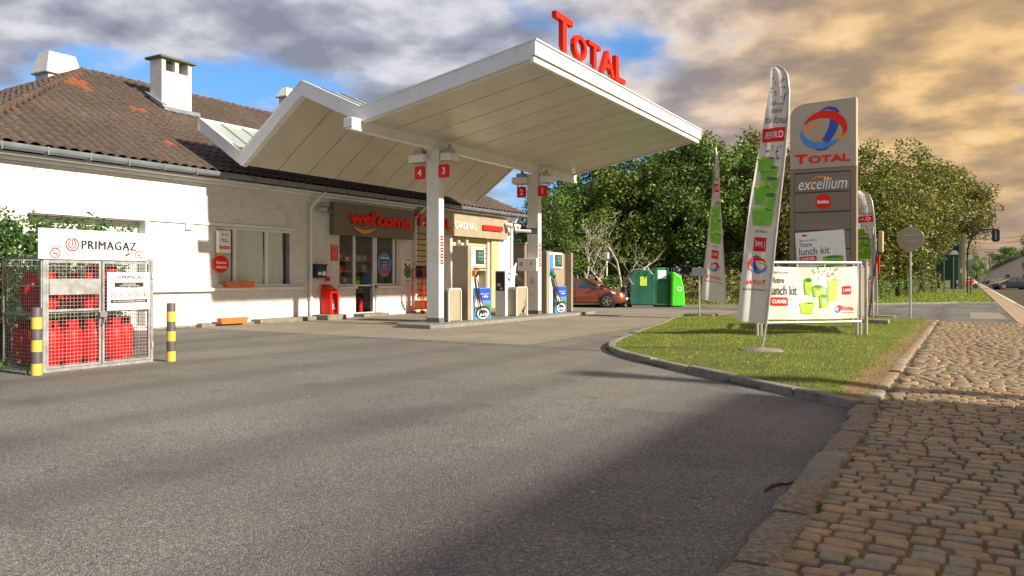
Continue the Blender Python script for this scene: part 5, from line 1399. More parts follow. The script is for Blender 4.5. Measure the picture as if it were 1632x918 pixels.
# ------------------------------------------------------------------ price totem
TY = 26.0; tx0, tx1 = onY(1259, TY)[0], onY(1365, TY)[0]; TT = 6.93
o = thing('totem_sign', ((tx0 + tx1) / 2, TY, 0), 'tall grey brand totem with a coloured globe emblem on the kerbed lawn', 'sign')
w = tx1 - tx0; cx = (tx0 + tx1) / 2
zsplit = 4.80
P = plane((cx, TY, 0), UX, UZ)
pts = [(-w / 2, zsplit + .01), (w / 2, zsplit + .01), (w / 2, TT)] + [(-w / 2 + .5 - .5 * math.sin(math.radians(a)) , TT - .45 + .40 * math.cos(math.radians(a)) - .0) for a in range(0, 91, 15)]
mb = MB(); mb.slab(P, pts, -.38, 0); mb.build('upper_panel', M['totemlight'], o, bevel=.015)
mb = MB(); mb.slab(P, [(-w / 2, .15), (w / 2, .15), (w / 2, zsplit), (-w / 2, zsplit)], -.38, -.0); mb.build('lower_panel', M['taupe'], o, bevel=.01)
MB().slab(P, [(-w / 2 + .1, 0), (w / 2 - .1, 0), (w / 2 - .1, .15), (-w / 2 + .1, .15)], -.33, -.05).build('plinth', M['concrete'], o)
mb = MB()
for z in (4.66, 4.05, 3.43, 2.85, 2.27):
    mb.slab(P, [(-w / 2 + .14, z), (w / 2 - .18, z), (w / 2 - .18, z + .035), (-w / 2 + .14, z + .035)], .001, .012)
for x in (-w / 2 + .13, w / 2 - .17): mb.slab(P, [(x, .4), (x + .012, .4), (x + .012, 4.66), (x, 4.66)], .001, .008)
mb.build('panel_joint', M['dark'], o)
globe(o, P, .02, 6.02, .66, .006)
mb = MB(); total_word(mb, P, 0, 5.13, 1.62, z=.01, ext=.02, hk=.185, bold=.03); mb.build('lettering', M['redlit'], o)
MB().text(P, 'excellium', 0, 4.33, w=1.42, h=.36, z=.008, ext=.01, shear=.25).build('lettering', M['textwhite'], o)
mb = MB(); mb.ribbon(P, arcpts(-.05, 4.30, .34, .24, 150, 20, 12), [.01 + .05 * math.sin(math.pi * i / 12) for i in range(13)], .008); mb.ribbon(P, [(-.5, 4.16), (-.3, 4.2), (-.1, 4.3)], [.04, .03, .0], .008); mb.build('swoosh', M['orange'], o)
mb = MB(); mb.disc(P, .02, 3.76, .235, .24, .01, 26); mb.build('round_emblem', M['red'], o)
MB().text(P, 'lotto', .02, 3.76, w=.34, h=.12, z=.012, bold=.04).build('lettering', M['textwhite'], o)
# poster on the totem
def kitprint(o, Q, w, h, boxes=True, k=-1, mirror=False):
    t = MB(); t.text(Q, 'Back to work !', -w * .32, h * .40, w=w * .18, h=h * .045, z=.006); t.text(Q, 'Votre', -w * .36, h * .25, w=w * .14, h=h * .11, z=.006, bold=.01); t.build('lettering', M['ink'], o)
    t = MB(); t.text(Q, 'lunch kit', -w * .29, h * .06, w=w * .29, h=h * .19, z=.006); t.build('lettering', M['ink'], o)
    t = MB(); t.use(0).rrect(Q, -w * .34, -h * .16, w * .17, h * .16, h * .03, .005); t.use(1).text(Q, 'CURVER', -w * .34, -h * .16, w=w * .14, h=h * .07, z=.008, bold=.02)
    t.use(0).rrect(Q, w * .38, h * .05, w * .085, h * .16, h * .02, .005); t.use(1).text(Q, '1,99€', w * .38, h * .05, w=w * .07, h=h * .07, z=.008, bold=.02); t.build('red_label', [M['red'], M['textwhite']], o)
    c = MB()
    for (x, y, a, b) in ((-.03, .14, .075, .34), (.07, .05, .12, .24), (.22, .0, .13, .30), (.24, .18, .12, .2), (.13, -.15, .11, .26), (-.05, -.28, .15, .22)):
        cup(c, Q, x * w, y * h, a * w, b * h)
    c.build('food_box_print', [M['lime'], M['green'], M['dgreen']], o)
    c = MB(); r = random.Random(3)
    for _ in range(26):
        x = r.uniform(.0, .30) * w; y = r.uniform(.28, .46) * h; a = r.uniform(0, 3.1); c.ribbon(Q, [(x, y), (x + .02 * w * math.cos(a), y + .05 * h * math.sin(a))], .006 * w, .006)
    c.build('sprinkle_print', M['kerborange'], o)
q = thing('totem_poster', (-3.6, TY - .03, 2.4), 'white advert poster with green food boxes stuck low on the totem', 'poster')
Q = plane((onY(1308, TY)[0], TY - .02, 2.12), (1, 0, .06), (-.06, 0, 1))
mb = MB(); mb.slab(Q, [(-.72, -.85), (.72, -.85), (.72, .72), (-.72, .72)], -.008, 0); mb.build('sheet', M['textwhite'], q)
mb = MB(); mb.text(Q, 'Back to work !', -.35, .47, w=.5, h=.07); mb.text(Q, 'Votre', -.42, .33, w=.36, h=.15); mb.text(Q, 'lunch kit', -.18, .12, w=.9, h=.22); mb.build('lettering', M['ink'], q)
mb = MB(); mb.use(0).rrect(Q, -.38, -.12, .52, .17, .04, .004); mb.use(1).text(Q, 'CURVER', -.38, -.12, w=.42, h=.09, z=.006, bold=.02); mb.use(0).rrect(Q, -.45, .62, .16, .06, .01, .004); mb.build('red_label', [M['red'], M['textwhite']], q)
mb = MB(); cup(mb, Q, .36, -.22, .62, .34); cup(mb, Q, .1, -.5, .5, .3); mb.build('food_box_print', [M['green'], M['lime'], M['dgreen']], q)

# ------------------------------------------------------------------ banner on a tube frame
def bannerstand(a, b, label, lab2, zt=1.72, zr=.42, prints=True):
    a, b = V3(a), V3(b); u = (b - a).normalized(); L_ = (b - a).length; mid = (a + b) / 2; n = u.cross(Vector(UZ))
    o = thing('banner_stand', mid, label, 'stand')
    z0 = lawn_z(mid.x, mid.y) - .03
    for s_, p in ((0, a), (1, b)):
        for k in (-.045, .045):
            MB().tube([p + u * (.05 if s_ == 0 else -.05) + u * k + Vector((0, 0, z0)), p + u * (.05 if s_ == 0 else -.05) + u * k + Vector((0, 0, zt + .03))], .032, 12).build('post', M['pole'], o, smooth=50)
    for z in (zt, zr): MB().tube([a + Vector((0, 0, z)), b + Vector((0, 0, z))], .036, 12).build('rail', M['pole'], o, smooth=50)
    bn = thing('banner', mid + Vector((0, 0, 1)), lab2, 'banner')
    c = mid + Vector((0, 0, (zt + zr) / 2 - .0)); h = zt - zr - .16; w = L_ - .26
    def Pw(x, y, z=0.0): return c + u * x + Vector((0, 0, y - .025 * (1 - (2 * x / w) ** 2) * (1 if y > 0 else .5))) + n * (z + .05 + .022 * math.sin(x * 7 + y * 2.2) + .014 * math.sin(x * 2 - y * 6) )
    mb = MB(); mb.grid(lambda p, q: Pw((p - .5) * w, (q - .5) * h), 40, 16); mb.build('cloth', M['vinyl'], bn, smooth=80)
    if prints:
        kitprint(bn, lambda x, y, z=0: Pw(x, y, z + .006), w, h)
        t = MB(); total_word(t, lambda x, y, z=0: Pw(x, y, z + .008), w * .40, -h * .30, w * .13, hk=.3); t.text(lambda x, y, z=0: Pw(x, y, z + .008), 'Committed to better energy', w * .40, -h * .385, w=w * .13, h=h * .025); t.build('lettering', M['red'], bn)
        globe(bn, lambda x, y, z=0: Pw(x, y, z + .008), w * .30, -h * .31, h * .075)
    for x in (-.46, -.15, .15, .46):
        for sg, zz in ((1, zt), (-1, zr)):
            MB().tube([Pw(x * w, sg * h * .485), c + u * (x * w + .04) + Vector((0, 0, zz - c.z))], .008, 5).build('tie', M['textwhite'], bn)
    return o
M['pole'] = mat('banner_pole', (.46, .42, .35), .35, metal=.4, vary=.1, dirt=(.3, .25, .2))
bannerstand((-3.93, 17.16, 0), (-2.08, 18.9, 0), 'low steel tube frame standing on the lawn in front of the totem', 'white advert banner with lime food boxes tied to the tube frame')
# second banner behind the right-hand posts, turned towards the road
bannerstand((-1.98, 19.05, 0), (-2.5, 21.4, 0), 'second steel tube frame behind the right end of the first frame', 'plain back of a white banner tied to the second tube frame', prints=False)

# ------------------------------------------------------------------ feather flags
def interp(pts, y):
    pts = sorted(pts, key=lambda p: p[1])
    if y <= pts[0][1]: return pts[0][0]
    for (x0, y0), (x1, y1) in zip(pts, pts[1:]):
        if y <= y1: return x0 + (x1 - x0) * (y - y0) / (y1 - y0 + 1e-9)
    return pts[-1][0]
def feather(Y, left, right, ytop, ybl, ybr, polepx, label, base_z, mirror, plabel, wav=.07, prints='big', base='disc', turn=0.0):
    """real-size flag standing in a plane across the street axis; its outline is measured from the photo"""
    def world(px, py, off=0.0):
        x, d = onY(px, Y); return Vector((x, Y + off, zat(py, d)))
    fo = None
    bx = world(*polepx[0]); foot = Vector((bx.x, Y, base_z))
    o = thing('feather_flag', foot, label, 'flag')
    pole = [foot] + [world(a, b) for a, b in polepx[1:]]
    MB().tube(pole, [.022] * (len(pole) - 4) + [.018, .014, .012, .010] if len(pole) > 5 else .02, 8).build('pole', M['pole'], o, smooth=60)
    def fp(u, v, off=0.0):       # u 0..1 left to right, v 0..1 bottom to top
        py_ = (ybl * (1 - u) + ybr * u) * (1 - v) + ytop * v
        l, r = interp(left, py_), interp(right, py_)
        wv = wav * (1 - u) * (math.sin(u * 5.5 + v * 5) * .8 + .7 * math.sin(v * 13 + u * 3) * .4) + wav * .5 * math.sin(u * 11 - v * 7) * (1 - v) * (1 - u)
        return world(l + (r - l) * u, py_, -wv - off)
    mb = MB(); mb.grid(lambda a, b: fp(a, b), 14, 70); fl = mb.build('cloth', M['cloth'], o, smooth=80)
    # sleeve along the pole
    MB().tube([fp(.985, v / 30, .0) for v in range(0, 30)], .022, 6).build('sleeve', M['cloth'], fl, smooth=80)
    # prints: x in metres across at mid width -> u ; y in metres up
    zb, zt_ = fp(.5, 0).z, fp(.5, 1).z; hgt = zt_ - zb
    def Q(x, y, z=0.0):
        v = min(max((y - zb) / hgt, 0.0), .995)
        a, b = fp(0, v), fp(1, v); wd = max((b - a).x, .05)
        u = min(max(.5 + x / wd, .015), .965); p = fp(u, v, z + .006); return p
    def width(y):
        v = (y - zb) / hgt; return (fp(1, v) - fp(0, v)).x
    W_ = width(zb + .35 * hgt)
    t = MB()
    y_ = zb + hgt * .795; ww = width(y_) * .95
    t.text(Q, 'lunch kit', 0, y_, w=ww * .95, h=hgt * .030, mirror=mirror); t.text(Q, 'Votre', 0, y_ + hgt * .036, w=ww * .5, h=hgt * .022, mirror=mirror)
    t.text(Q, 'Back to work !', 0, y_ + hgt * .062, w=ww * .6, h=hgt * .012, mirror=mirror)
    t.text(Q, 'a partir de', 0, zb + hgt * .355, w=W_ * .4, h=hgt * .014, mirror=mirror)
    t.text(Q, 'Committed to better energy', 0, zb + hgt * .128, w=width(zb + hgt * .128) * .8, h=hgt * .012, mirror=mirror)
    t.build('lettering', M['ink'], fl)
    t = MB(); y_ = zb + hgt * .735; ww = width(y_) * .95
    t.use(0).ribbon(Q, [(ww * (i / 14 - .5), y_ + ww * (i / 14 - .5) * .12) for i in range(15)], hgt * .055, .004); t.use(1).text(lambda a, b, c=0: Q(a, b + a * .12, c), 'CURVER', 0, y_, w=ww * .78, h=hgt * .026, z=.012, mirror=mirror)
    y_ = zb + hgt * .305; ww = width(y_) * .40
    t.use(0).ribbon(Q, [(ww * (i / 10 - .5), y_) for i in range(11)], hgt * .055, .004); t.use(1).text(Q, '1,99€', 0, y_, w=ww * .8, h=hgt * .026, z=.012, mirror=mirror)
    t.build('red_label', [M['red'], M['textwhite']], fl)
    c = MB(); k = -1 if mirror else 1
    for (x, y, a, b) in ((.22, .62, .55, .06), (.0, .585, .62, .065), (-.15, .54, .6, .07), (.18, .50, .55, .085), (-.28, .47, .4, .09), (.02, .415, .75, .075)):
        yy_ = zb + hgt * y; cup(c, Q, k * x * W_ * .6, yy_, a * W_, b * hgt, z=.004)
    c.build('food_box_print', [M['green'], M['lime'], M['dgreen']], fl)
    c = MB(); r = random.Random(5)
    for _ in range(34):
        y_ = zb + hgt * r.choice((r.uniform(.63, .69), r.uniform(.86, .97))); x = r.uniform(-.36, .36) * width(y_); a = r.uniform(0, 3.1); l = .03
        c.use(r.randrange(2)).ribbon(Q, [(x, y_), (x + l * math.cos(a), y_ + l * math.sin(a) * 1.6)], .016, .005)
    c.build('sprinkle_print', [M['ink'], M['kerborange']], fl)
    globe(fl, Q, 0, zb + hgt * .225, min(W_ * .30, hgt * .05), mirror=mirror)
    t = MB(); total_word(t, Q, 0, zb + hgt * .158, width(zb + hgt * .16) * .66, mirror=mirror, hk=.24); t.build('lettering', M['redlit'], fl)
    if base == 'disc':
        MB().lathe((foot.x, Y, base_z - .015), [(.36, 0), (.37, .02), (.33, .045), (.12, .055), (.05, .08)], 28).build('base_plate', M['concrete'], o, smooth=40)
    elif base == 'slab':
        MB().box(foot.x - .45, foot.x + .55, Y - .3, Y + .35, base_z - .02, base_z + .05).build('base_plate', M['concrete'], o, bevel=.02)
    return o
YF = 13.7
feather(YF, [(1228, 107), (1223, 150), (1217, 190), (1208, 250), (1196, 320), (1188, 380), (1183, 430), (1178, 480), (1175, 512)],
        [(1241, 107), (1250, 111), (1255, 122), (1257.5, 145), (1256, 190), (1250, 250), (1244, 300), (1238, 360), (1233, 410), (1227, 460), (1221, 514)],
        107, 511, 516, [(1213, 573), (1217, 540), (1222, 510), (1229, 450), (1236, 380), (1245, 300), (1251, 245), (1256, 190), (1257.5, 145), (1255, 120), (1249, 110), (1240, 105.5), (1229, 106.5)],
        'tallest feather flag with mirrored print on a round base in front of the lawn', lawn_z(-3.0, 13.7) - .01, True, '', wav=.06)
feather(26.1, [(1141, 234), (1139, 262), (1138, 290), (1134, 330), (1130, 370), (1124, 420), (1120, 450), (1117, 478)],
        [(1142, 234), (1145, 262), (1146, 290), (1148, 330), (1151, 370), (1154, 420), (1156, 450), (1158, 484)],
        234, 477, 485, [(1114.5, 508), (1117, 480), (1121, 440), (1128, 380), (1134, 320), (1139, 262), (1141, 234)],
        'narrow white feather flag at the left edge of the lawn', .12, False, '', wav=.10, base='slab')
feather(28.4, [(1352, 306), (1350, 330), (1352, 380), (1358, 430), (1364, 478)],
        [(1376, 304), (1386, 310), (1391, 325), (1393, 350), (1396, 400), (1397, 440), (1399, 480)],
        304, 476, 480, [(1397, 496), (1398, 470), (1396, 400), (1393.5, 345), (1390, 320), (1384, 309), (1374, 304)],
        'feather flag half hidden behind the right side of the totem', .10, True, '', wav=.12, base='slab')

# ------------------------------------------------------------------ poles and signs around the lawn
def pole_sign(px, Y, ztop, label, cat='sign', r=.03, base=None):
    x = onY(px, Y)[0]; z0 = lawn_z(x, Y) - .05 if inside(x, Y, isl) else .02
    o = thing('road_sign', (x, Y, z0), label, cat)
    MB().tube([(x, Y, z0), (x, Y, ztop)], r, 10).build('post', M['galv'], o, smooth=50); return o, x
o, x = pole_sign(1451, 29.6 - 1.7, 3.05, 'round traffic sign seen from behind on a tall grey post')
Y_ = 27.9; d_ = onY(1451, Y_)[1]; zc = zat(381, d_)
MB().lathe((x, Y_ - .045, zc), [(.385, 0), (.39, .005), (.39, .02), (.385, .025)], 32, UY).build('plate', M['taupe2'], o, smooth=30)
MB().box(x - .2, x + .2, Y_ - .06, Y_ - .047, zc - .1, zc - .07).box(x - .2, x + .2, Y_ - .06, Y_ - .047, zc + .1, zc + .13).build('clamp', M['galv'], o)
o, x = pole_sign(1114.5, 25.6, 1.75, 'small grey plate on a thin post behind the narrow flag'); d_ = onY(1114, 25.6)[1]
MB().box(x - .24, x + .28, 25.56, 25.58, 1.44, 1.72).build('plate', M['galv'], o, bevel=.02)
o, x = pole_sign(1391, 27.2, 3.0, 'thin rusty post with a pale plate seen edge on behind the totem')
MB().tube([(x - .12, 27.2, .15), (x + .2, 27.2, 2.8)], .03, 8).build('post', M['rust'] if 'rust' in M else M['kerborange'], o)
MB().box(x + .18, x + .30, 27.0, 27.4, 2.2, 2.85).build('plate', M['cream'], o, bevel=.01)
MB().box(x + .14, x + .2, 27.1, 27.2, 1.5, 2.1).build('red_band', M['red'], o)
tag(MB().box(-2.55, -1.9, 23.6, 24.1, .12, .24).build('concrete_block', M['concrete'], bevel=.02), 'low brownish concrete block on the lawn right of the totem', 'block')
p_ = gnd(966, 480); o = thing('marker_post', (p_.x, p_.y, 0), 'thin white post with a small box behind the red car', 'post')
p_ = atd(967, 43); MB().tube([(p_.x, p_.y, 0), (p_.x, p_.y, 2.4)], .05, 8).build('post', M['trim'], o, smooth=50); MB().box(p_.x - .12, p_.x + .12, p_.y - .12, p_.y + .12, 2.4, 2.75).build('box', M['trim'], o, bevel=.02)

# ------------------------------------------------------------------ recycling containers
def cont(px0, px1, d, ht, fn, label, name='recycling_container', rz=None):
    p = atd((px0 + px1) / 2, d); w = (px1 - px0) * d / FPX
    o = thing(name, (p.x, p.y, 0), label, 'container', None, rz=YAW if rz is None else rz); fn(o, w, ht); return o
M['cdark'] = mat('container_dark_green', (.012, .10, .062), .35, vary=.25, vs=1.5, coat=.3, dirt=(.10, .07, .05))
M['cgreen'] = mat('container_green', (.02, .20, .075), .4, vary=.15, vs=2)
M['clime'] = mat('container_lime', (.07, .62, .02), .38, vary=.08, vs=2, coat=.2)
def c1(o, w, h):
    mb = MB(); q = [(-w / 2, .12), (w / 2 - .02, .12), (w / 2 - .02, h * .86), (w / 2 - .25, h), (-w / 2 + .25, h), (-w / 2, h * .82)]
    mb.prism([(x, -.55, z) for x, z in q], (0, 1.3, 0)); mb.build('body', M['cdark'], o, bevel=.04, local=True)
    for k in range(3): MB().bar((-w / 2 + .35 + k * .35, -.57, h * .78), (-w / 2 + .55 + k * .35, -.57, h * .97), .05, .03).build('rib', M['cgreen'], o, local=True)
    MB().box(-.12, .2, -.565, -.555, h * .58, h * .82).build('notice', M['lime'], o, local=True)
    MB().tube([(-.5, 0, h), (-.1, 0, h + .06), (.5, 0, h)], .02, 6).build('lifting_bar', M['galv'], o, local=True)
    for x in (.15, .35): MB().lathe((x, 0, h), [(.05, 0), (.05, .12)], 8).build('lifting_eye', M['galv'], o, local=True)
    MB().box(-w / 2 + .1, w / 2 - .1, -.5, .6, 0, .12).build('skid', M['greybase'], o, local=True)
def c2(o, w, h):
    MB().box(-w / 2, w / 2, -.45, .6, .15, h).build('body', M['cgreen'], o, bevel=.03, local=True)
    MB().box(-w / 2 - .03, -w / 2 + .05, -.5, -.4, .1, h).box(w / 2 - .05, w / 2 + .03, -.5, -.4, .1, h).box(-w / 2, w / 2, -.49, -.45, h * .64, h * .68).build('edge_frame', M['cdark'], o, local=True)
    MB().box(-.2, .22, -.47, -.455, h * .72, h * .93).build('notice', M['textwhite'], o, local=True)
    MB().tube([(-w / 2, -.4, .1), (w / 2 + .1, -.4, .1)], .03, 6).build('skid', M['galv'], o, local=True)
def c3(o, w, h):
    mb = MB(); q = [(-w / 2, .04), (w / 2, .04), (w / 2 - .06, h * .55), (w / 2 - .18, h * .85), (w / 2 - .45, h * .98), (-w / 2 + .05, h)]
    mb.prism([(x, -.6, z) for x, z in q], (0, 1.15, 0)); mb.build('body', M['clime'], o, bevel=.06, local=True)
    P = plane((0, -.6, h * .55), UX, UZ)
    MB().ring(P, .05, -.05, .09, .04, .008).build('emblem', M['trim'], o, local=True)
    MB().tube([(-w / 2 + .12, 0, h - .02), (-w / 2 + .12, 0, h + .18), (-w / 2 + .22, 0, h + .2), (-w / 2 + .24, 0, h - .02)], .025, 8).build('lifting_eye', M['dark'], o, local=True)
cont(1001, 1041, 37.2, 1.74, c1, 'big dark green dented recycling container beside the red car')
cont(1042, 1062, 37.5, 1.86, c2, 'mid green upright recycling container with a white notice')
cont(1066, 1088, 37.2, 1.66, c3, 'bright lime green container, rightmost of the recycling row')

# ------------------------------------------------------------------ cars
def car(name, loc, rz, paint, label, group, hk=1.0, detail=True, L_=3.95, sedan=False):
    o = thing(name, loc, label, 'car', group, rz)
    W2 = .86
    st = [(-1.97, .40, .62, .60), (-1.93, .30, .80, .74), (-1.80, .26, .93, .81), (-1.3, .22, .985, .855), (-.6, .20, .97, .865), (.0, .20, .95, .865), (.6, .20, .93, .86), (.98, .20, .92, .85), (1.35, .20, .87, .835), (1.65, .21, .80, .80), (1.86, .24, .70, .70), (1.96, .30, .58, .55)]
    if sedan: st = [(x * 1.15, a, b - (.04 if x < -1 else 0), c) for x, a, b, c in st]
    kx = 1.15 if sedan else 1.0
    mb = MB(); sec = []
    for x, zb, zt_, w in st:
        zm = zb + (zt_ - zb) * .45
        sec.append([(w * .82, zb), (w * .97, zb + .07), (w, zm), (w * .995, zm + .03), (w * .965, zt_ - .03), (w * .91, zt_), (w * .5, zt_ + .025), (0, zt_ + .035)])
    n = 8
    for s_ in (1, -1):
        b = len(mb.v)
        for (x, *_), q in zip(st, sec):
            for (y, z) in q: mb.v.append((x, y * s_, z * hk))
        for i in range(len(st) - 1):
            for j in range(n - 1):
                f = (b + i * n + j, b + (i + 1) * n + j, b + (i + 1) * n + j + 1, b + i * n + j + 1)
                mb.f.append(f if s_ == -1 else tuple(reversed(f))); mb.m.append(0)
        for i, rev in ((0, s_ == 1), (len(st) - 1, s_ == -1)):
            f = tuple(b + i * n + j for j in range(n)); mb.f.append(f if rev else tuple(reversed(f))); mb.m.append(0)
    body = mb.build('body', paint, o, local=True, smooth=38)
    # glasshouse
    if sedan: gs = [(-1.75, .93, .60), (-1.15, 1.33, .60), (-.5, 1.42, .63), (.3, 1.40, .63), (1.15, .94, .62)]
    else: gs = [(-1.86, .96, .62), (-1.55, 1.34, .60), (-.7, 1.44, .63), (.15, 1.42, .63), (1.02, .93, .64)]
    mb = MB(); b = 0
    for x, zt_, w in gs:
        bw = .80; zb = .90
        for (y, z) in ((bw, zb), (w, zt_), (-w, zt_), (-bw, zb)): mb.v.append((x, y if zt_ > 1 else (y / abs(y) * .78), z * hk))
    for i in range(len(gs) - 1):
        for j in range(3): a = i * 4 + j; mb.f.append((a, a + 1, a + 5, a + 4)); mb.m.append(0)
    mb.f += [(0, 1, 2, 3), tuple(reversed((16, 17, 18, 19)))]; mb.m += [0, 0]
    mb.build('window', M['carglass'], o, local=True, smooth=30)
    mb = MB()
    (x1, z1, w1), (x2, z2, w2), (x3, z3, w3) = gs[1], gs[2], gs[3]
    for (a, b_) in (((x1, z1, w1), (x2, z2, w2)), ((x2, z2, w2), (x3, z3, w3))):
        mb.add([(a[0], -a[2] - .01, a[1] * hk - .01), (b_[0], -b_[2] - .01, b_[1] * hk - .01), (b_[0], b_[2] + .01, b_[1] * hk - .01), (a[0], a[2] + .01, a[1] * hk - .01), (a[0], -a[2] + .02, a[1] * hk + .025), (b_[0], -b_[2] + .02, b_[1] * hk + .025), (b_[0], b_[2] - .02, b_[1] * hk + .025), (a[0], a[2] - .02, a[1] * hk + .025)], [(0, 3, 2, 1), (4, 5, 6, 7), (0, 1, 5, 4), (1, 2, 6, 5), (2, 3, 7, 6), (3, 0, 4, 7)])
    mb.build('roof', paint, o, local=True)
    for s_ in (1, -1):
        mb = MB(); mb.bar((gs[4][0], s_ * .79, .92 * hk), (gs[3][0], s_ * (gs[3][2] + .005), gs[3][1] * hk), .06, .05); mb.bar((-.25, s_ * .805, .94 * hk), (-.25, s_ * .64, 1.42 * hk), .07, .03); mb.bar((gs[0][0] + .25, s_ * .79, .95 * hk), (gs[1][0] + .05, s_ * (gs[1][2] + .01), gs[1][1] * hk), .22, .04); mb.bar((gs[1][0], s_ * (gs[1][2]), gs[1][1] * hk), (gs[3][0], s_ * gs[3][2], gs[3][1] * hk), .05, .05)
        mb.build('pillar', paint, o, local=True)
        MB().box(gs[3][0] + .5, gs[3][0] + .68, s_ * .80, s_ * .98, .94 * hk, 1.06 * hk).build('mirror', paint, o, local=True, bevel=.03)
        mb = MB(); mb.add([(1.45 * kx, s_ * .835, .70 * hk), (1.88 * kx, s_ * .66, .62 * hk), (1.86 * kx, s_ * .69, .72 * hk), (1.35 * kx, s_ * .845, .80 * hk), (1.45 * kx, s_ * .80, .69 * hk), (1.86 * kx, s_ * .60, .61 * hk), (1.83 * kx, s_ * .62, .735 * hk), (1.35 * kx, s_ * .78, .84 * hk)], [(0, 1, 2, 3), (3, 2, 6, 7), (4, 7, 6, 5), (0, 4, 5, 1)]); mb.build('headlight', M['lampglass'], o, local=True)
        mb = MB(); mb.box(-1.95 * kx, -1.72 * kx, s_ * .58, s_ * .835, .70 * hk, .84 * hk); mb.build('tail_light', M['red'], o, local=True, bevel=.02)
        for x in (-1.22 * kx, 1.18 * kx):
            MB().lathe((x, s_ * .64, .31), [(.37, 0), (.37, .215)], 24, (0, s_, 0)).build('wheel_arch', M['dark'], o, local=True)
            wh = MB().lathe((x, s_ * .66, .31), [(.27, 0), (.31, .02), (.31, .19), (.28, .215), (.22, .22)], 24, (0, s_, 0)).build('wheel', M['black'], o, local=True, smooth=40)
            r_ = MB(); r_.lathe((x, s_ * .84, .31), [(.215, 0), (.215, .042), (.19, .044), (.185, .02)], 24, (0, s_, 0))
            for k in range(5 if detail else 4):
                a = k * math.pi * 2 / 5; r_.bar((x, s_ * .895, .31), (x + .19 * math.cos(a), s_ * .89, .31 + .19 * math.sin(a)), .05, .025, up=(0, 1, 0))
            r_.build('rim', M['steel'], wh, local=True)
    mb = MB(); mb.box(1.93 * kx, 1.985 * kx, -.25, .25, .36, .46); mb.build('number_plate', M['textwhite'], o, local=True)
    mb = MB(); mb.box(1.80 * kx, 1.965 * kx, -.5, .5, .24, .34); mb.box(1.86 * kx, 1.975 * kx, -.42, .42, .50, .60); mb.build('grille', M['ink'], o, local=True, bevel=.01)
    if detail:
        for s_ in (1, -1):
            MB().box(-.45, -.28, s_ * .862, s_ * .885, .80 * hk, .83 * hk).build('door_handle', paint, o, local=True)
            mb = MB()
            for x in (-.3, .85): mb.box(x, x + .008, s_ * .855, s_ * .872, .30 * hk, .90 * hk)
            mb.build('door_gap', M['ink'], o, local=True)
            MB().box(-1.0, .95, s_ * .83, s_ * .872, .19, .25).build('side_skirt', M['ink'], o, local=True)
    return o
M['carglass'] = mat('car_glass', (.03, .045, .06), .06, spec=.8, coat=1.0)
M['lampglass'] = mat('lamp_glass', (.55, .57, .6), .15, coat=1)
def paint(n, c): return mat(n, c, .3, metal=.35, vary=.05, coat=1.0)
hd = math.radians(12); p = atd(955, 37.2)
c_ = car('parked_car', (p.x - .55, p.y - .3, 0), hd, paint('car_red', (.27, .055, .022)), 'copper red hatchback parked before the recycling containers', 'parked cars', .93)
p = atd(1613, 92); car('road_car', (p.x, p.y, -.06), math.radians(180 + 22), paint('car_black', (.012, .015, .022)), 'black saloon turning across the road, nearest of the road cars', 'cars on the road', 1.0, False, sedan=True)
for px, d, rz, c, lb in ((1598, 122, -88, (.35, .35, .36), 'silver car with its nose behind the black saloon'), (1587, 140, -90, (.20, .16, .15), 'brownish car third in the queue on the road'), (1578, 165, -90, (.03, .03, .05), 'dark car further back in the queue on the road'), (1572, 200, -90, (.4, .4, .4), 'pale car at the far end of the queue')):
    p = atd(px, d); car('road_car', (p.x, p.y, -.06), math.radians(rz), paint('car_' + str(d), c), lb, 'cars on the road', 1, False)
p = atd(1551, 118); car('parked_car', (p.x - 1.0, p.y, .03), math.radians(-60), paint('car_white', (.6, .6, .58)), 'white car parked far off left of the sidewalk', 'parked cars', 1, False)

# ------------------------------------------------------------------ person at the containers
p = atd(996, 36.9); o = thing('person', (p.x, p.y, 0), 'person in a grey jacket bending at the dark green container', 'person', None, rz=YAW)
def skin(name, verts, edges, radii, m, parent, lv=2):
    me = bpy.data.meshes.new(name); me.from_pydata(verts, edges, []); me.materials.append(m)
    ob = bpy.data.objects.new(name, me); COL.objects.link(ob); ob.parent = parent
    md = ob.modifiers.new('skin', 'SKIN'); md.use_smooth_shade = True
    for i, r_ in enumerate(radii): me.skin_vertices[0].data[i].radius = (r_, r_) if not isinstance(r_, tuple) else r_
    me.skin_vertices[0].data[0].use_root = True
    sb = ob.modifiers.new('sub', 'SUBSURF'); sb.levels = lv; sb.render_levels = lv
    return ob
M['skin'] = mat('skin', (.45, .27, .19), .6); M['jacket'] = mat('jacket_grey', (.20, .20, .22), .85, bump=.3, bs=12); M['jeans'] = mat('trousers_dark', (.04, .045, .06), .85); M['hair'] = mat('hair_grey', (.16, .13, .10), .9)
# local frame: x to the right of the view, leaning to the right (+x) towards the container
body = [(0, 0, .88), (.05, 0, 1.05), (.13, 0, 1.25), (.20, 0, 1.36), (.25, 0, 1.44), (.29, -.0, 1.53), (.31, 0, 1.60),
        (.17, -.19, 1.32), (.28, -.22, 1.10), (.46, -.18, 1.05), (.55, -.17, 1.05), (.17, .19, 1.32), (.30, .22, 1.12), (.48, .18, 1.12), (.56, .17, 1.13),
        (-.02, -.10, .84), (.02, -.11, .46), (-.04, -.11, .09), (.10, -.12, .04), (-.02, .10, .84), (-.05, .11, .46), (-.12, .11, .09), (.02, .12, .04)]
be = [(0, 1), (1, 2), (2, 3), (3, 4), (4, 5), (5, 6), (3, 7), (7, 8), (8, 9), (9, 10), (3, 11), (11, 12), (12, 13), (13, 14), (0, 15), (15, 16), (16, 17), (17, 18), (0, 19), (19, 20), (20, 21), (21, 22)]
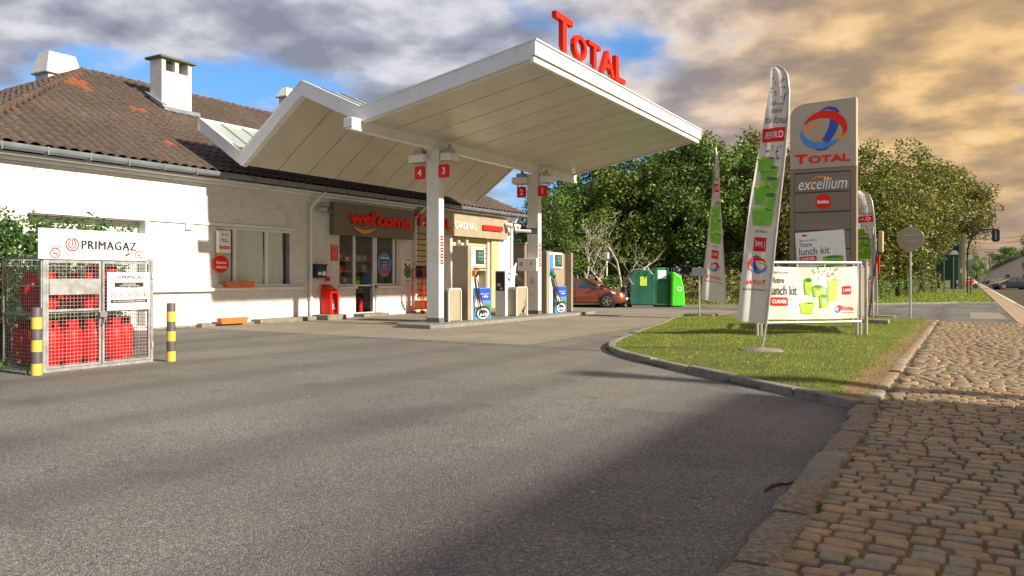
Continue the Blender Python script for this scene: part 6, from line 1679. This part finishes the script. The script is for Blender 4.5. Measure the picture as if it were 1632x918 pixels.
bo = skin('body', body, be, [.13, .12, .14, .12, .05, .09, .085, .055, .045, .035, .028, .055, .045, .035, .028, .085, .06, .045, .035, .085, .06, .045, .035], M['skin'], o)
skin('jacket', [body[i] for i in (0, 1, 2, 3, 7, 8, 9, 11, 12, 13)], [(0, 1), (1, 2), (2, 3), (3, 4), (4, 5), (5, 6), (3, 7), (7, 8), (8, 9)], [.165, .16, .175, .15, .075, .06, .052, .075, .06, .052], M['jacket'], o)
skin('trousers', [(0, 0, .92), body[15], body[16], body[17], body[19], body[20], body[21]], [(0, 1), (1, 2), (2, 3), (0, 4), (4, 5), (5, 6)], [.15, .105, .08, .065, .105, .08, .065], M['jeans'], o)
MB().lathe((.285, 0, 1.555), [(.088, 0), (.104, .04), (.10, .09), (.06, .125), (.01, .135)], 14).build('hair', M['hair'], o, local=True, smooth=60)

# ------------------------------------------------------------------ vegetation
def leafcloud(mb, rr, centres, nper, sz, flat=.8):
    for (c, R_) in centres:
        for _ in range(int(nper * R_ * R_)):
            v = Vector((rr.gauss(0, 1), rr.gauss(0, 1), rr.gauss(0, 1))).normalized() * R_ * (rr.uniform(.55, 1.08)); v.z *= flat
            p = Vector(c) + v
            a = Vector((rr.gauss(0, 1), rr.gauss(0, 1), rr.gauss(0, .7))).normalized(); b = a.orthogonal().normalized(); t = rr.uniform(0, 6.28)
            b = b * math.cos(t) + a.cross(b) * math.sin(t); s_ = sz * rr.uniform(.6, 1.35)
            k = len(mb.v); mb.v += [tuple(p - a * s_), tuple(p + b * s_ * .45), tuple(p + a * s_), tuple(p - b * s_ * .45)]
            mb.f.append((k, k + 1, k + 2, k + 3)); mb.m.append(0)
def make_tree(seed, h, w, leaf, sz=.12, nclump=70, nper=120, trunk_h=.22, name='deciduous_tree', limbs=9, low=.03):
    r = random.Random(seed); o = thing(name, (0, 0, 0), 'x', 'tree')
    tb = MB(); th = h * .78
    path = [(0, 0, -.1)] + [(.25 * math.sin(i * 1.3 + seed) * i * .3, .25 * math.cos(i * 1.7 + seed) * i * .3, th * (i + 1) / 6) for i in range(6)]
    tb.tube(path, [.2 * h / 10 * (1 - i * .13) for i in range(7)], 8)
    cs = []
    for i in range(limbs):
        a = i * 2.4 + seed; z0 = h * (trunk_h + .5 * i / limbs); l = w * r.uniform(.5, .85)
        e = Vector((math.cos(a) * l, math.sin(a) * l, z0 + l * .7)); s0 = Vector((0, 0, z0)); m_ = s0.lerp(e, .5) + Vector((0, 0, .25))
        tb.tube([s0, m_, e], [.07 * h / 10, .045 * h / 10, .015], 6)
        cs.append((tuple(e), w * r.uniform(.24, .36)))
    tb.build('trunk', M['bark'], o, local=True, smooth=60)
    for _ in range(nclump):
        while True:
            v = Vector((r.uniform(-1, 1), r.uniform(-1, 1), r.uniform(-1, 1)))
            if .35 < v.length < 1: break
        z = h * (low + (1 - low) * (.5 + .46 * v.z)); k = math.sqrt(max(.05, 1 - (abs(v.z - (-.1)) ** 2.4)))
        cs.append(((v.x * w * .92 * k, v.y * w * .92 * k, z), w * r.uniform(.13, .30)))
    lb = MB(); leafcloud(lb, r, cs, nper, sz); lb.build('crown', M[leaf], o, local=True)
    return o
protos = {}
def proto(k):
    if k not in protos:
        seed, h, w, leaf, sz, nc, npr = {'A': (1, 11, 3.4, 'leafdark', .125, 110, 230), 'B': (2, 11, 3.7, 'leafmid', .125, 95, 225), 'C': (3, 12, 3.0, 'leafmid', .12, 95, 260), 'D': (4, 10, 3.5, 'leafgold', .11, 105, 260), 'E': (5, 10, 3.1, 'leafgold', .11, 90, 280), 'H': (8, 10, 3.2, 'leafgold', .11, 80, 280), 'F': (6, 12, 3.1, 'leafdark', .125, 110, 240)}[k]
        protos[k] = [make_tree(seed, h, w, leaf, sz, nc, npr, low=.34 if k == 'H' else .03), False, h]
    return protos[k]
TREES = [  # px, distance, height, proto, width factor, label
    (905, 50, 8.6, 'B', 1.0, 'green tree behind the bonnet end of the farther fuel pump'),
    (868, 47, 7.2, 'A', .9, 'dark tree seen just right of the farther canopy column'),
    (950, 53, 10.3, 'A', 1.0, 'dark tree behind the red car and the dead branches'),
    (1000, 50, 10.6, 'B', 1.0, 'leafy tree rising behind the dark green container'),
    (1045, 54, 11.3, 'F', 1.0, 'dark tall tree behind the lime green container'),
    (1092, 50, 11.0, 'A', 1.0, 'dark tree left of the narrow feather flag'),
    (1118, 55, 12.3, 'C', .9, 'pale green tree topping the belt under the canopy tip'),
    (1160, 50, 12.2, 'C', 1.05, 'tallest light green tree right of the narrow feather flag'),
    (1192, 54, 12.0, 'D', .85, 'olive golden tree just left of the tallest flag'),
    (1224, 50, 10.6, 'D', .9, 'golden tree directly behind the tallest flag'),
    (1204, 60, 14.0, 'F', .5, 'slim dark pointed tree between flag and golden trees'),
    (1268, 52, 10.0, 'B', 1.0, 'green tree hidden mostly behind the totem, left side'),
    (1330, 53, 10.3, 'D', 1.0, 'golden tree hidden mostly behind the totem, right side'),
    (1392, 52, 10.8, 'D', .9, 'golden olive tree right beside the totem'),
    (1432, 56, 10.6, 'E', 1.1, 'wide golden tree behind the round traffic sign'),
    (1470, 80, 14.2, 'H', 1.05, 'big golden crowned tree between round sign and green board'),
    (1519, 95, 14.6, 'H', 1.15, 'last golden tree leaning towards the traffic light'),
    (1445, 66, 9.0, 'A', 1.1, 'dark tree filling in low behind the round traffic sign'),
    (1496, 100, 9.0, 'B', 1.0, 'green tree behind the backs of the green boards'),
    (978, 60, 10.5, 'F', 1.2, 'dark back row tree between the dead branches and container'),
    (1070, 62, 12.0, 'A', 1.3, 'dark back row tree right of the lime container'),
    (1140, 64, 12.5, 'F', 1.3, 'dark back row tree above the narrow flag'),
    (1230, 64, 11.5, 'A', 1.3, 'dark back row tree behind the tallest flag'),
    (1380, 66, 10.5, 'F', 1.3, 'dark back row tree right of the totem'),
    (905, 62, 9.0, 'F', 1.3, 'dark back row tree over the farther fuel pump'),
    (828, 48, 4.9, 'A', .8, 'low dark tree between payment terminal and farther column'),
    (1556, 150, 5.8, 'B', 1.0, 'small green tree far behind the traffic light pole'),
    (1604, 175, 9.3, 'F', 1.5, 'bluish dark tree behind the far gabled house'),
    (1662, 95, 9.0, 'A', .8, 'dark tree reaching in from the right edge over the road'),
]
for px, d, h, k, wf_, lb in TREES:
    p = atd(px, d); pr_t = proto(k); s_ = h / pr_t[2]
    if not pr_t[1]: o = pr_t[0]; pr_t[1] = True; o.location = (p.x, p.y, 0); o.rotation_euler.z = rnd.uniform(0, 6); o.scale = (s_ * wf_, s_ * wf_, s_); o['label'] = lb
    else: o = dup(pr_t[0], (p.x, p.y, 0), rnd.uniform(0, 6), (s_ * wf_, s_ * wf_, s_), lb)
    o['group'] = 'trees around the station'
# dead tree with bare pale branches
def deadtree(px, d, h, seed, label):
    p = atd(px, d); o = thing('dead_tree', (p.x, p.y, 0), label, 'tree'); r = random.Random(seed); tb = MB(); tips = []
    def br(a, dir_, l, rad, dep):
        pts = [a]; q = a
        for i in range(4):
            dir_ = (dir_ + Vector((r.gauss(0, .16), r.gauss(0, .16), r.gauss(.03, .12)))).normalized(); q = q + dir_ * l / 4; pts.append(q)
        tb.tube(pts, [rad * (1 - i * .13) for i in range(5)], 5)
        if dep == 0: tips.append(q); return
        for _ in range(r.choice((2, 3, 3))):
            k = r.randrange(2, 5); nd = (dir_ + Vector((r.gauss(0, .55), r.gauss(0, .45), r.gauss(.05, .35)))).normalized(); br(pts[k], nd, l * r.uniform(.55, .8), rad * .55, dep - 1)
    for a0, l0, rd in ((-.55, h * .40, .085), (.05, h * .42, .10), (.45, h * .36, .07)):
        br(Vector((a0 * .3, 0, 0)), Vector((a0 * Rx, a0 * Ry, 1)).normalized(), l0, rd, 4)
    tb.v = [(v[0] + p.x, v[1] + p.y, v[2]) for v in tb.v]
    tb.build('branches', M['deadbark'], o, smooth=60)
    lb = MB(); rr = random.Random(seed + 1); leafcloud(lb, rr, [((t.x + p.x, t.y + p.y, t.z), .4) for t in tips[::5] if t.x * Rx + t.y * Ry < -.1 * h or rr.random() < .25], 260, .08); lb.build('sparse_leaves', M['leafmid'], o)
deadtree(985, 42.5, 5.6, 11, 'leafless pale branching tree behind the red car'); deadtree(938, 43.5, 4.4, 23, 'half bare bleached shrub tree left of the leafless tree')
def bush(px0, px1, d, h, leaf, label, seed, name='bush', sz=.09, dens=230):
    p = atd((px0 + px1) / 2, d); w = (px1 - px0) * d / FPX / 2; o = thing(name, (p.x, p.y, 0), label, 'bush', 'bushes along the verge'); r = random.Random(seed)
    cs = []
    for i in range(int(8 + w * 8)):
        a = r.uniform(-1, 1); hh = h * (1 - .35 * abs(a)); z = r.uniform(.15, .9) * hh; cs.append(((p.x + a * w * Rx + r.uniform(-.5, .5), p.y + a * w * Ry + r.uniform(-.4, .6), z), r.uniform(.25, .45) * min(1.2, h)))
    lb = MB(); leafcloud(lb, r, cs, dens, sz); lb.build('foliage', M[leaf], o)
    s = MB()
    for c, R_ in cs[::3]: s.tube([(c[0], c[1], 0), (c[0] + .05, c[1], c[2])], [.02, .008], 5)
    s.build('stems', M['bark'], o); return o
bush(945, 1002, 41, 1.7, 'leafbright', 'bright green bush between the white post and dark green container', 31)
bush(1088, 1135, 41, 1.9, 'leaftan', 'yellowish bush right of the lime green container', 32)
bush(1130, 1180, 41.5, 1.8, 'leaftan', 'tan and green bush behind the foot of the narrow flag', 33)
bush(1172, 1215, 42, 1.7, 'leaftan', 'olive bush left of the tallest flag', 34)
bush(1090, 1205, 39.6, .75, 'leafgold', 'low brownish shrub row edging the verge behind the flags', 35)
bush(1225, 1270, 43, 1.6, 'leafbright', 'green bush between the tallest flag and the totem', 36)
bush(1365, 1420, 47, 1.8, 'leafmid', 'green bush behind the flag right of the totem', 37)
bush(1415, 1465, 55, 2.3, 'leafmid', 'green undergrowth below the round traffic sign', 38)
bush(1462, 1500, 66, 2.6, 'leafgold', 'golden undergrowth left of the green boards', 39)
bush(820, 850, 43, 2.6, 'leafbright', 'bright green bush seen beside the farther column', 40)
bush(856, 900, 43, 2.2, 'leafmid', 'dark bush behind the farther fuel pump', 41)
M['leafhedge'] = leafmat('leaf_hedge', (.02, .055, .012), (.06, .14, .02), (.16, .24, .04))
# hedge behind the gas cage
o = thing('hedge', (-14, 7, 0), 'overgrown green hedge behind and left of the gas cage', 'hedge'); r = random.Random(9); cs = []
for i in range(300):
    t = r.random() * 1.3; x = -13.1 - 3.6 * t + r.uniform(-.25, .25); y = 4.6 + 5.2 * t + r.uniform(-.2, .5) - .0
    hh = 2.62 + .08 * t; cs.append(((x, y, r.uniform(.15, .93) * hh), r.uniform(.26, .42)))
for i in range(40):
    y = r.uniform(2.5, 6.4); cs.append(((-13.3 + r.uniform(-.5, .2), y, r.uniform(.1, 2.2)), r.uniform(.3, .45)))
lb = MB(); leafcloud(lb, r, cs, 600, .05); lb.build('foliage', M['leafhedge'], o)
s = MB()
for c, R_ in cs[::4]: s.tube([(c[0], c[1], 0), (c[0], c[1], c[2])], [.03, .01], 5)
s.build('stems', M['bark'], o)
bush(-12, 12, 11.2, .5, 'leafbright', 'small bright weed clump at the left edge before the cage', 44, 'weed_clump', .04, 300)

# ------------------------------------------------------------------ far street furniture
def backboard(px0, px1, d, zt_, zb, label, m, posts):
    pa, pb = atd(px0, d), atd(px1, d); Y_ = (pa.y + pb.y) / 2; x0 = onY(px0, Y_)[0]; x1 = onY(px1, Y_)[0]
    o = thing('road_board', ((x0 + x1) / 2, Y_, 0), label, 'sign')
    MB().box(x0, x1, Y_, Y_ + .06, zb, zt_).build('panel', m, o, bevel=.01)
    mb = MB()
    for k in range(1, 4): mb.box(x0, x1, Y_ - .02, Y_ - .001, zb + (zt_ - zb) * k / 4, zb + (zt_ - zb) * k / 4 + .04)
    for k in range(1, 4): x = x0 + (x1 - x0) * k / 4; mb.box(x, x + .04, Y_ - .03, Y_ - .021, zb, zt_)
    mb.build('stiffener', M['dark'], o)
    for q in posts: x = x0 + (x1 - x0) * q; MB().box(x - .05, x + .05, Y_ - .10, Y_ - .035, 0, zt_ - .2).build('post', M['galv'], o)
    return o
M['boardgreen'] = mat('board_back_green', (.012, .085, .035), .5)
backboard(1487, 1527, 70, 3.42, 1.15, 'back of a large green road board on three posts', M['boardgreen'], (.1, .45, .82))
p = atd(1483, 72); backboard(1482, 1492, 72, 3.42, 1.5, 'narrow dark board just left of the large green board', M['dark'], (.3, .8))
Y_ = atd(1521, 90).y; x0, x1 = onY(1512, Y_)[0], onY(1529, Y_)[0]
o = thing('store_sign', ((x0 + x1) / 2, Y_, 3), 'dark navy shop sign with a white oval above the green board', 'sign'); za, zb_ = zat(382, 90), zat(412, 90)
MB().box(x0, x1, Y_, Y_ + .3, zb_, za).build('panel', M['navy'], o, bevel=.02); MB().box(x0 + .3, x1 - .3, Y_ + .05, Y_ + .25, 0, zb_).build('post', M['dark'], o)
P = plane(((x0 + x1) / 2, Y_, (za + zb_) / 2), UX, UZ); mb = MB(); mb.disc(P, 0, -.55, .45, .40, .01); mb.rrect(P, 0, .75, .9, .12, .03, .01); mb.build('emblem', M['textwhite'], o)
x0, x1 = onY(1527, Y_ + 4)[0], onY(1539, Y_ + 4)[0]; o = thing('pylon_sign', (x0, Y_ + 4, 0), 'tall slim grey advertising pylon beside the traffic light', 'sign')
MB().box(x0, x1 - .35, Y_ + 4, Y_ + 4.5, 0, 6.5).build('panel', M['taupe2'], o, bevel=.03); MB().box(x1 - .32, x1, Y_ + 3.95, Y_ + 4.4, 0, 6.7).build('side_column', M['cream'], o, bevel=.02); MB().box(x0 + .2, x1 - .4, Y_ + 3.9, Y_ + 3.99, 1.9, 2.4).build('plate', M['textwhite'], o)
# traffic light on a curved mast
Y_ = 76.0; xb = onY(1542, Y_)[0]; xh = onY(1587, Y_)[0]; o = thing('traffic_light', (xb, Y_, 0), 'traffic light hanging from a curved mast over the road', 'traffic light')
pts = [(xb, Y_, 0), (xb, Y_, 3.4)] + [(xb + 1.3 * (1 - math.cos(math.radians(a))), Y_, 3.4 + 1.95 * math.sin(math.radians(a))) for a in range(10, 91, 10)] + [(xh - .15, Y_, 5.38)]
MB().tube(pts, .065, 8).build('mast', M['dark'], o, smooth=60); mb = MB(); P = plane((xh, Y_ - .1, 4.85), UX, UZ); mb.rrect(P, 0, 0, .56, 1.05, .18, .1, z0=-.12); mb.build('signal_head', M['navy'], o)
MB().box(xh - .04, xh + .05, Y_ - .23, Y_ - .205, 4.5, 5.2).build('back_stripe', M['galv'], o)
mb = MB(); mb.rrect(plane((xb + .1, Y_, 2.6), UX, UZ), 0, 0, .6, .6, .29, .02, z0=-.01); mb.build('round_plate', M['galv'], o)
for px, d, zt_, lb in ((1577, 215, zat(402, 215), 'taller double armed street lamp in the distance over the road'), (1570, 260, zat(412, 260), 'shorter double armed street lamp, farther and left of the other')):
    p = atd(px, d); o = thing('street_lamp', (p.x, p.y, 0), lb, 'street lamp', 'double armed street lamps')
    MB().tube([(p.x, p.y, 0), (p.x, p.y, zt_)], [.11, .07], 8).build('pole', M['dark'], o); MB().box(p.x - 1.0, p.x + 1.0, p.y - .1, p.y + .1, zt_ - .05, zt_ + .08).build('arm', M['dark'], o)
    for s_ in (-1, 1): MB().box(p.x + s_ * .6, p.x + s_ * 1.1, p.y - .2, p.y + .2, zt_ - .12, zt_ + .1).build('lamp_head', M['dark'], o, bevel=.03)
p = atd(1547, 62); o = thing('post', (p.x, p.y, 0), 'short dark post on the verge before the traffic light mast', 'post'); MB().tube([(p.x, p.y, 0), (p.x, p.y, 1.2)], .045, 8).build('shaft', M['dark'], o); MB().box(p.x - .07, p.x + .07, p.y - .07, p.y + .07, 1.2, 1.35).build('cap', M['greybase'], o)
# parked motorbikes / clutter at the shop front by the mast
p = atd(1545, 96); o = thing('motorbike', (p.x, p.y, .03), 'dark motorbike parked beyond the verge by the traffic light', 'motorbike', None, rz=.4)
for x in (-.7, .7): MB().lathe((x, -.06, .31), [(.22, 0), (.31, .02), (.31, .10), (.22, .12)], 18, UY).build('wheel', M['black'], o, local=True)
mb = MB(); mb.prism([(-.8, -.12, .75), (-.2, -.12, .42), (.35, -.12, .5), (.5, -.12, .95), (.1, -.12, 1.02), (-.3, -.12, .8)], (0, .24, 0)); mb.build('frame', M['gasred'], o, local=True, bevel=.04); MB().tube([(.72, 0, .3), (.5, 0, 1.05), (.42, .3, 1.12)], .03, 6).tube([(.5, 0, 1.05), (.42, -.3, 1.12)], .03, 6).build('fork', M['steel'], o, local=True); MB().box(-.75, -.1, -.13, .13, .8, .88).build('seat', M['black'], o, local=True)
p = gnd(1245, 774); o = thing('twig', (p.x, p.y, 0), 'thin dark curved twig lying on the asphalt beside the pavement kerb', 'twig')
q_ = [gnd(a, b, .012) for a, b in ((1218, 783), (1228, 775), (1242, 771), (1256, 771), (1268, 766))]
MB().tube(q_, [.006, .012, .010, .008, .004], 6).build('stem', M['bark'], o, smooth=60)
# overhead cables
for k, (za, zb_) in enumerate(((9.6, 11.6), (8.7, 10.4), (7.4, 9.0), (6.4, 7.8))):
    a = atd(1545, 170, za); b = atd(1720, 150, zb_); pts = []
    for i in range(21):
        t = i / 20; q = a.lerp(b, t); q.z -= 1.6 * 4 * t * (1 - t) * .5; pts.append(q)
    tag(MB().tube(pts, .035, 5).build('overhead_cable', M['dark']), ('topmost', 'second from top', 'third from top', 'lowest')[k] + ' overhead cable crossing the sky beside the traffic light', 'cable', 'overhead cables')
# far gabled houses
M['slate'] = mat('far_roof', (.16, .13, .10), .8, vary=.2, vs=.8); M['render'] = mat('far_wall', (.55, .47, .38), .8, vary=.1, vs=.5)
def house(px, d, w, l, he, hr, label, lit=True, rz=0.0):
    p = atd(px, d); o = thing('house', (p.x, p.y, 0), label, 'house', None, rz)
    MB().box(-w / 2, w / 2, 0, l, 0, he).prism([(-w / 2, .01, he), (w / 2, .01, he), (0, .01, hr - .15)], (0, l - .02, 0)).build('wall', M['render'], o, local=True)
    mb = MB()
    for s_ in (-1, 1): mb.add([(s_ * (w / 2 + .3), -.3, he - .2), (0, -.3, hr), (0, l + .3, hr), (s_ * (w / 2 + .3), l + .3, he - .2), (s_ * (w / 2 + .3), -.3, he - .02), (0, -.3, hr + .2), (0, l + .3, hr + .2), (s_ * (w / 2 + .3), l + .3, he - .02)], [(0, 1, 2, 3), (4, 7, 6, 5), (0, 4, 5, 1), (2, 6, 7, 3), (0, 3, 7, 4)])
    rf = mb.build('roof', M['slate'], o, local=True)
    MB().box(-.4, .4, l * .4, l * .4 + .7, hr - .5, hr + .9).build('chimney', M['render'], rf, local=True)
    for x in (-w / 4, w / 4):
        for z in (.9,) if he < 3.5 else (.9, 3.4):
            wn = MB().box(x - .5, x + .5, -.04, -.005, z, z + 1.2).build('window', M['trim'], o, local=True); MB().box(x - .42, x + .42, -.06, -.041, z + .08, z + 1.12).build('pane', M['carglass'], wn, local=True)
    MB().box(-.45, .45, -.05, -.005, 0, 2.05).build('door', M['greybase'], o, local=True)
    return o
house(1606, 188, 8.5, 12, 2.9, 5.6, 'pale gabled house far down the road, left one')
house(1634, 170, 13, 14, 2.8, 6.4, 'wide brown roofed house at the far right of the road')
# low grey garden wall seen between terminal and column
p = atd(812, 41); o = thing('garden_wall', (p.x, p.y, 0), 'grey rendered garden wall behind the payment terminal', 'wall')
MB().box(p.x - 3.2, p.x + .9, p.y, p.y + .25, 0, 3.1).build('render', M['taupe'], o); MB().box(p.x - 3.25, p.x + .95, p.y - .04, p.y + .29, 3.1, 3.18).build('coping', M['concrete'], o)

# ------------------------------------------------------------------ the house across the street whose roof shades the near ground
def bighouse():
    X0, X1 = 12.2, 20.2; ya, yb = -16.0, 9.35; he, hr = 7.5, 9.3
    o = thing('house', (X0, 0, 0), 'rendered house across the street, outside the photo, shading the near ground', 'house')
    MB().box(X0 + .3, X1 - .3, ya + .3, yb - .3, 0, he).build('wall', M['render'], o)
    mb = MB(); xm = (X0 + X1) / 2
    mb.add([(X0, ya, he), (X1, ya, he), (X1, yb, he), (X0, yb, he), (xm, ya + 3.5, hr), (xm, yb - 3.0, hr)], [(0, 3, 2, 1), (0, 1, 4), (1, 2, 5, 4), (2, 3, 5), (3, 0, 4, 5)])
    rf = mb.build('roof', M['slate'], o)
    for yy in range(-14, 9, 3):
        for z in (1.0, 4.0):
            wn = MB().box(X0 + .24, X0 + .299, yy, yy + 1.1, z, z + 1.5).build('window', M['trim'], o); MB().box(X0 + .22, X0 + .239, yy + .08, yy + 1.02, z + .08, z + 1.42).build('pane', M['carglass'], wn)
    MB().box(X0 + .22, X0 + .299, -.2, .8, 0, 2.1).build('door', M['greybase'], o)
    return o
bighouse()
p = Vector((12.6, 10.15, 0)); o = thing('chimney_stack', p, 'free standing brick flue across the street, outside the photo, casting a bar of shade', 'chimney')
MB().box(12.6, 13.05, 9.95, 10.35, 0, 8.75).build('shaft', M['chim'], o); MB().box(12.5, 13.15, 9.85, 10.45, 8.75, 8.95).build('cap', M['concrete'], o)

print('objects', len(bpy.data.objects), 'verts', sum(len(m.vertices) for m in bpy.data.meshes))
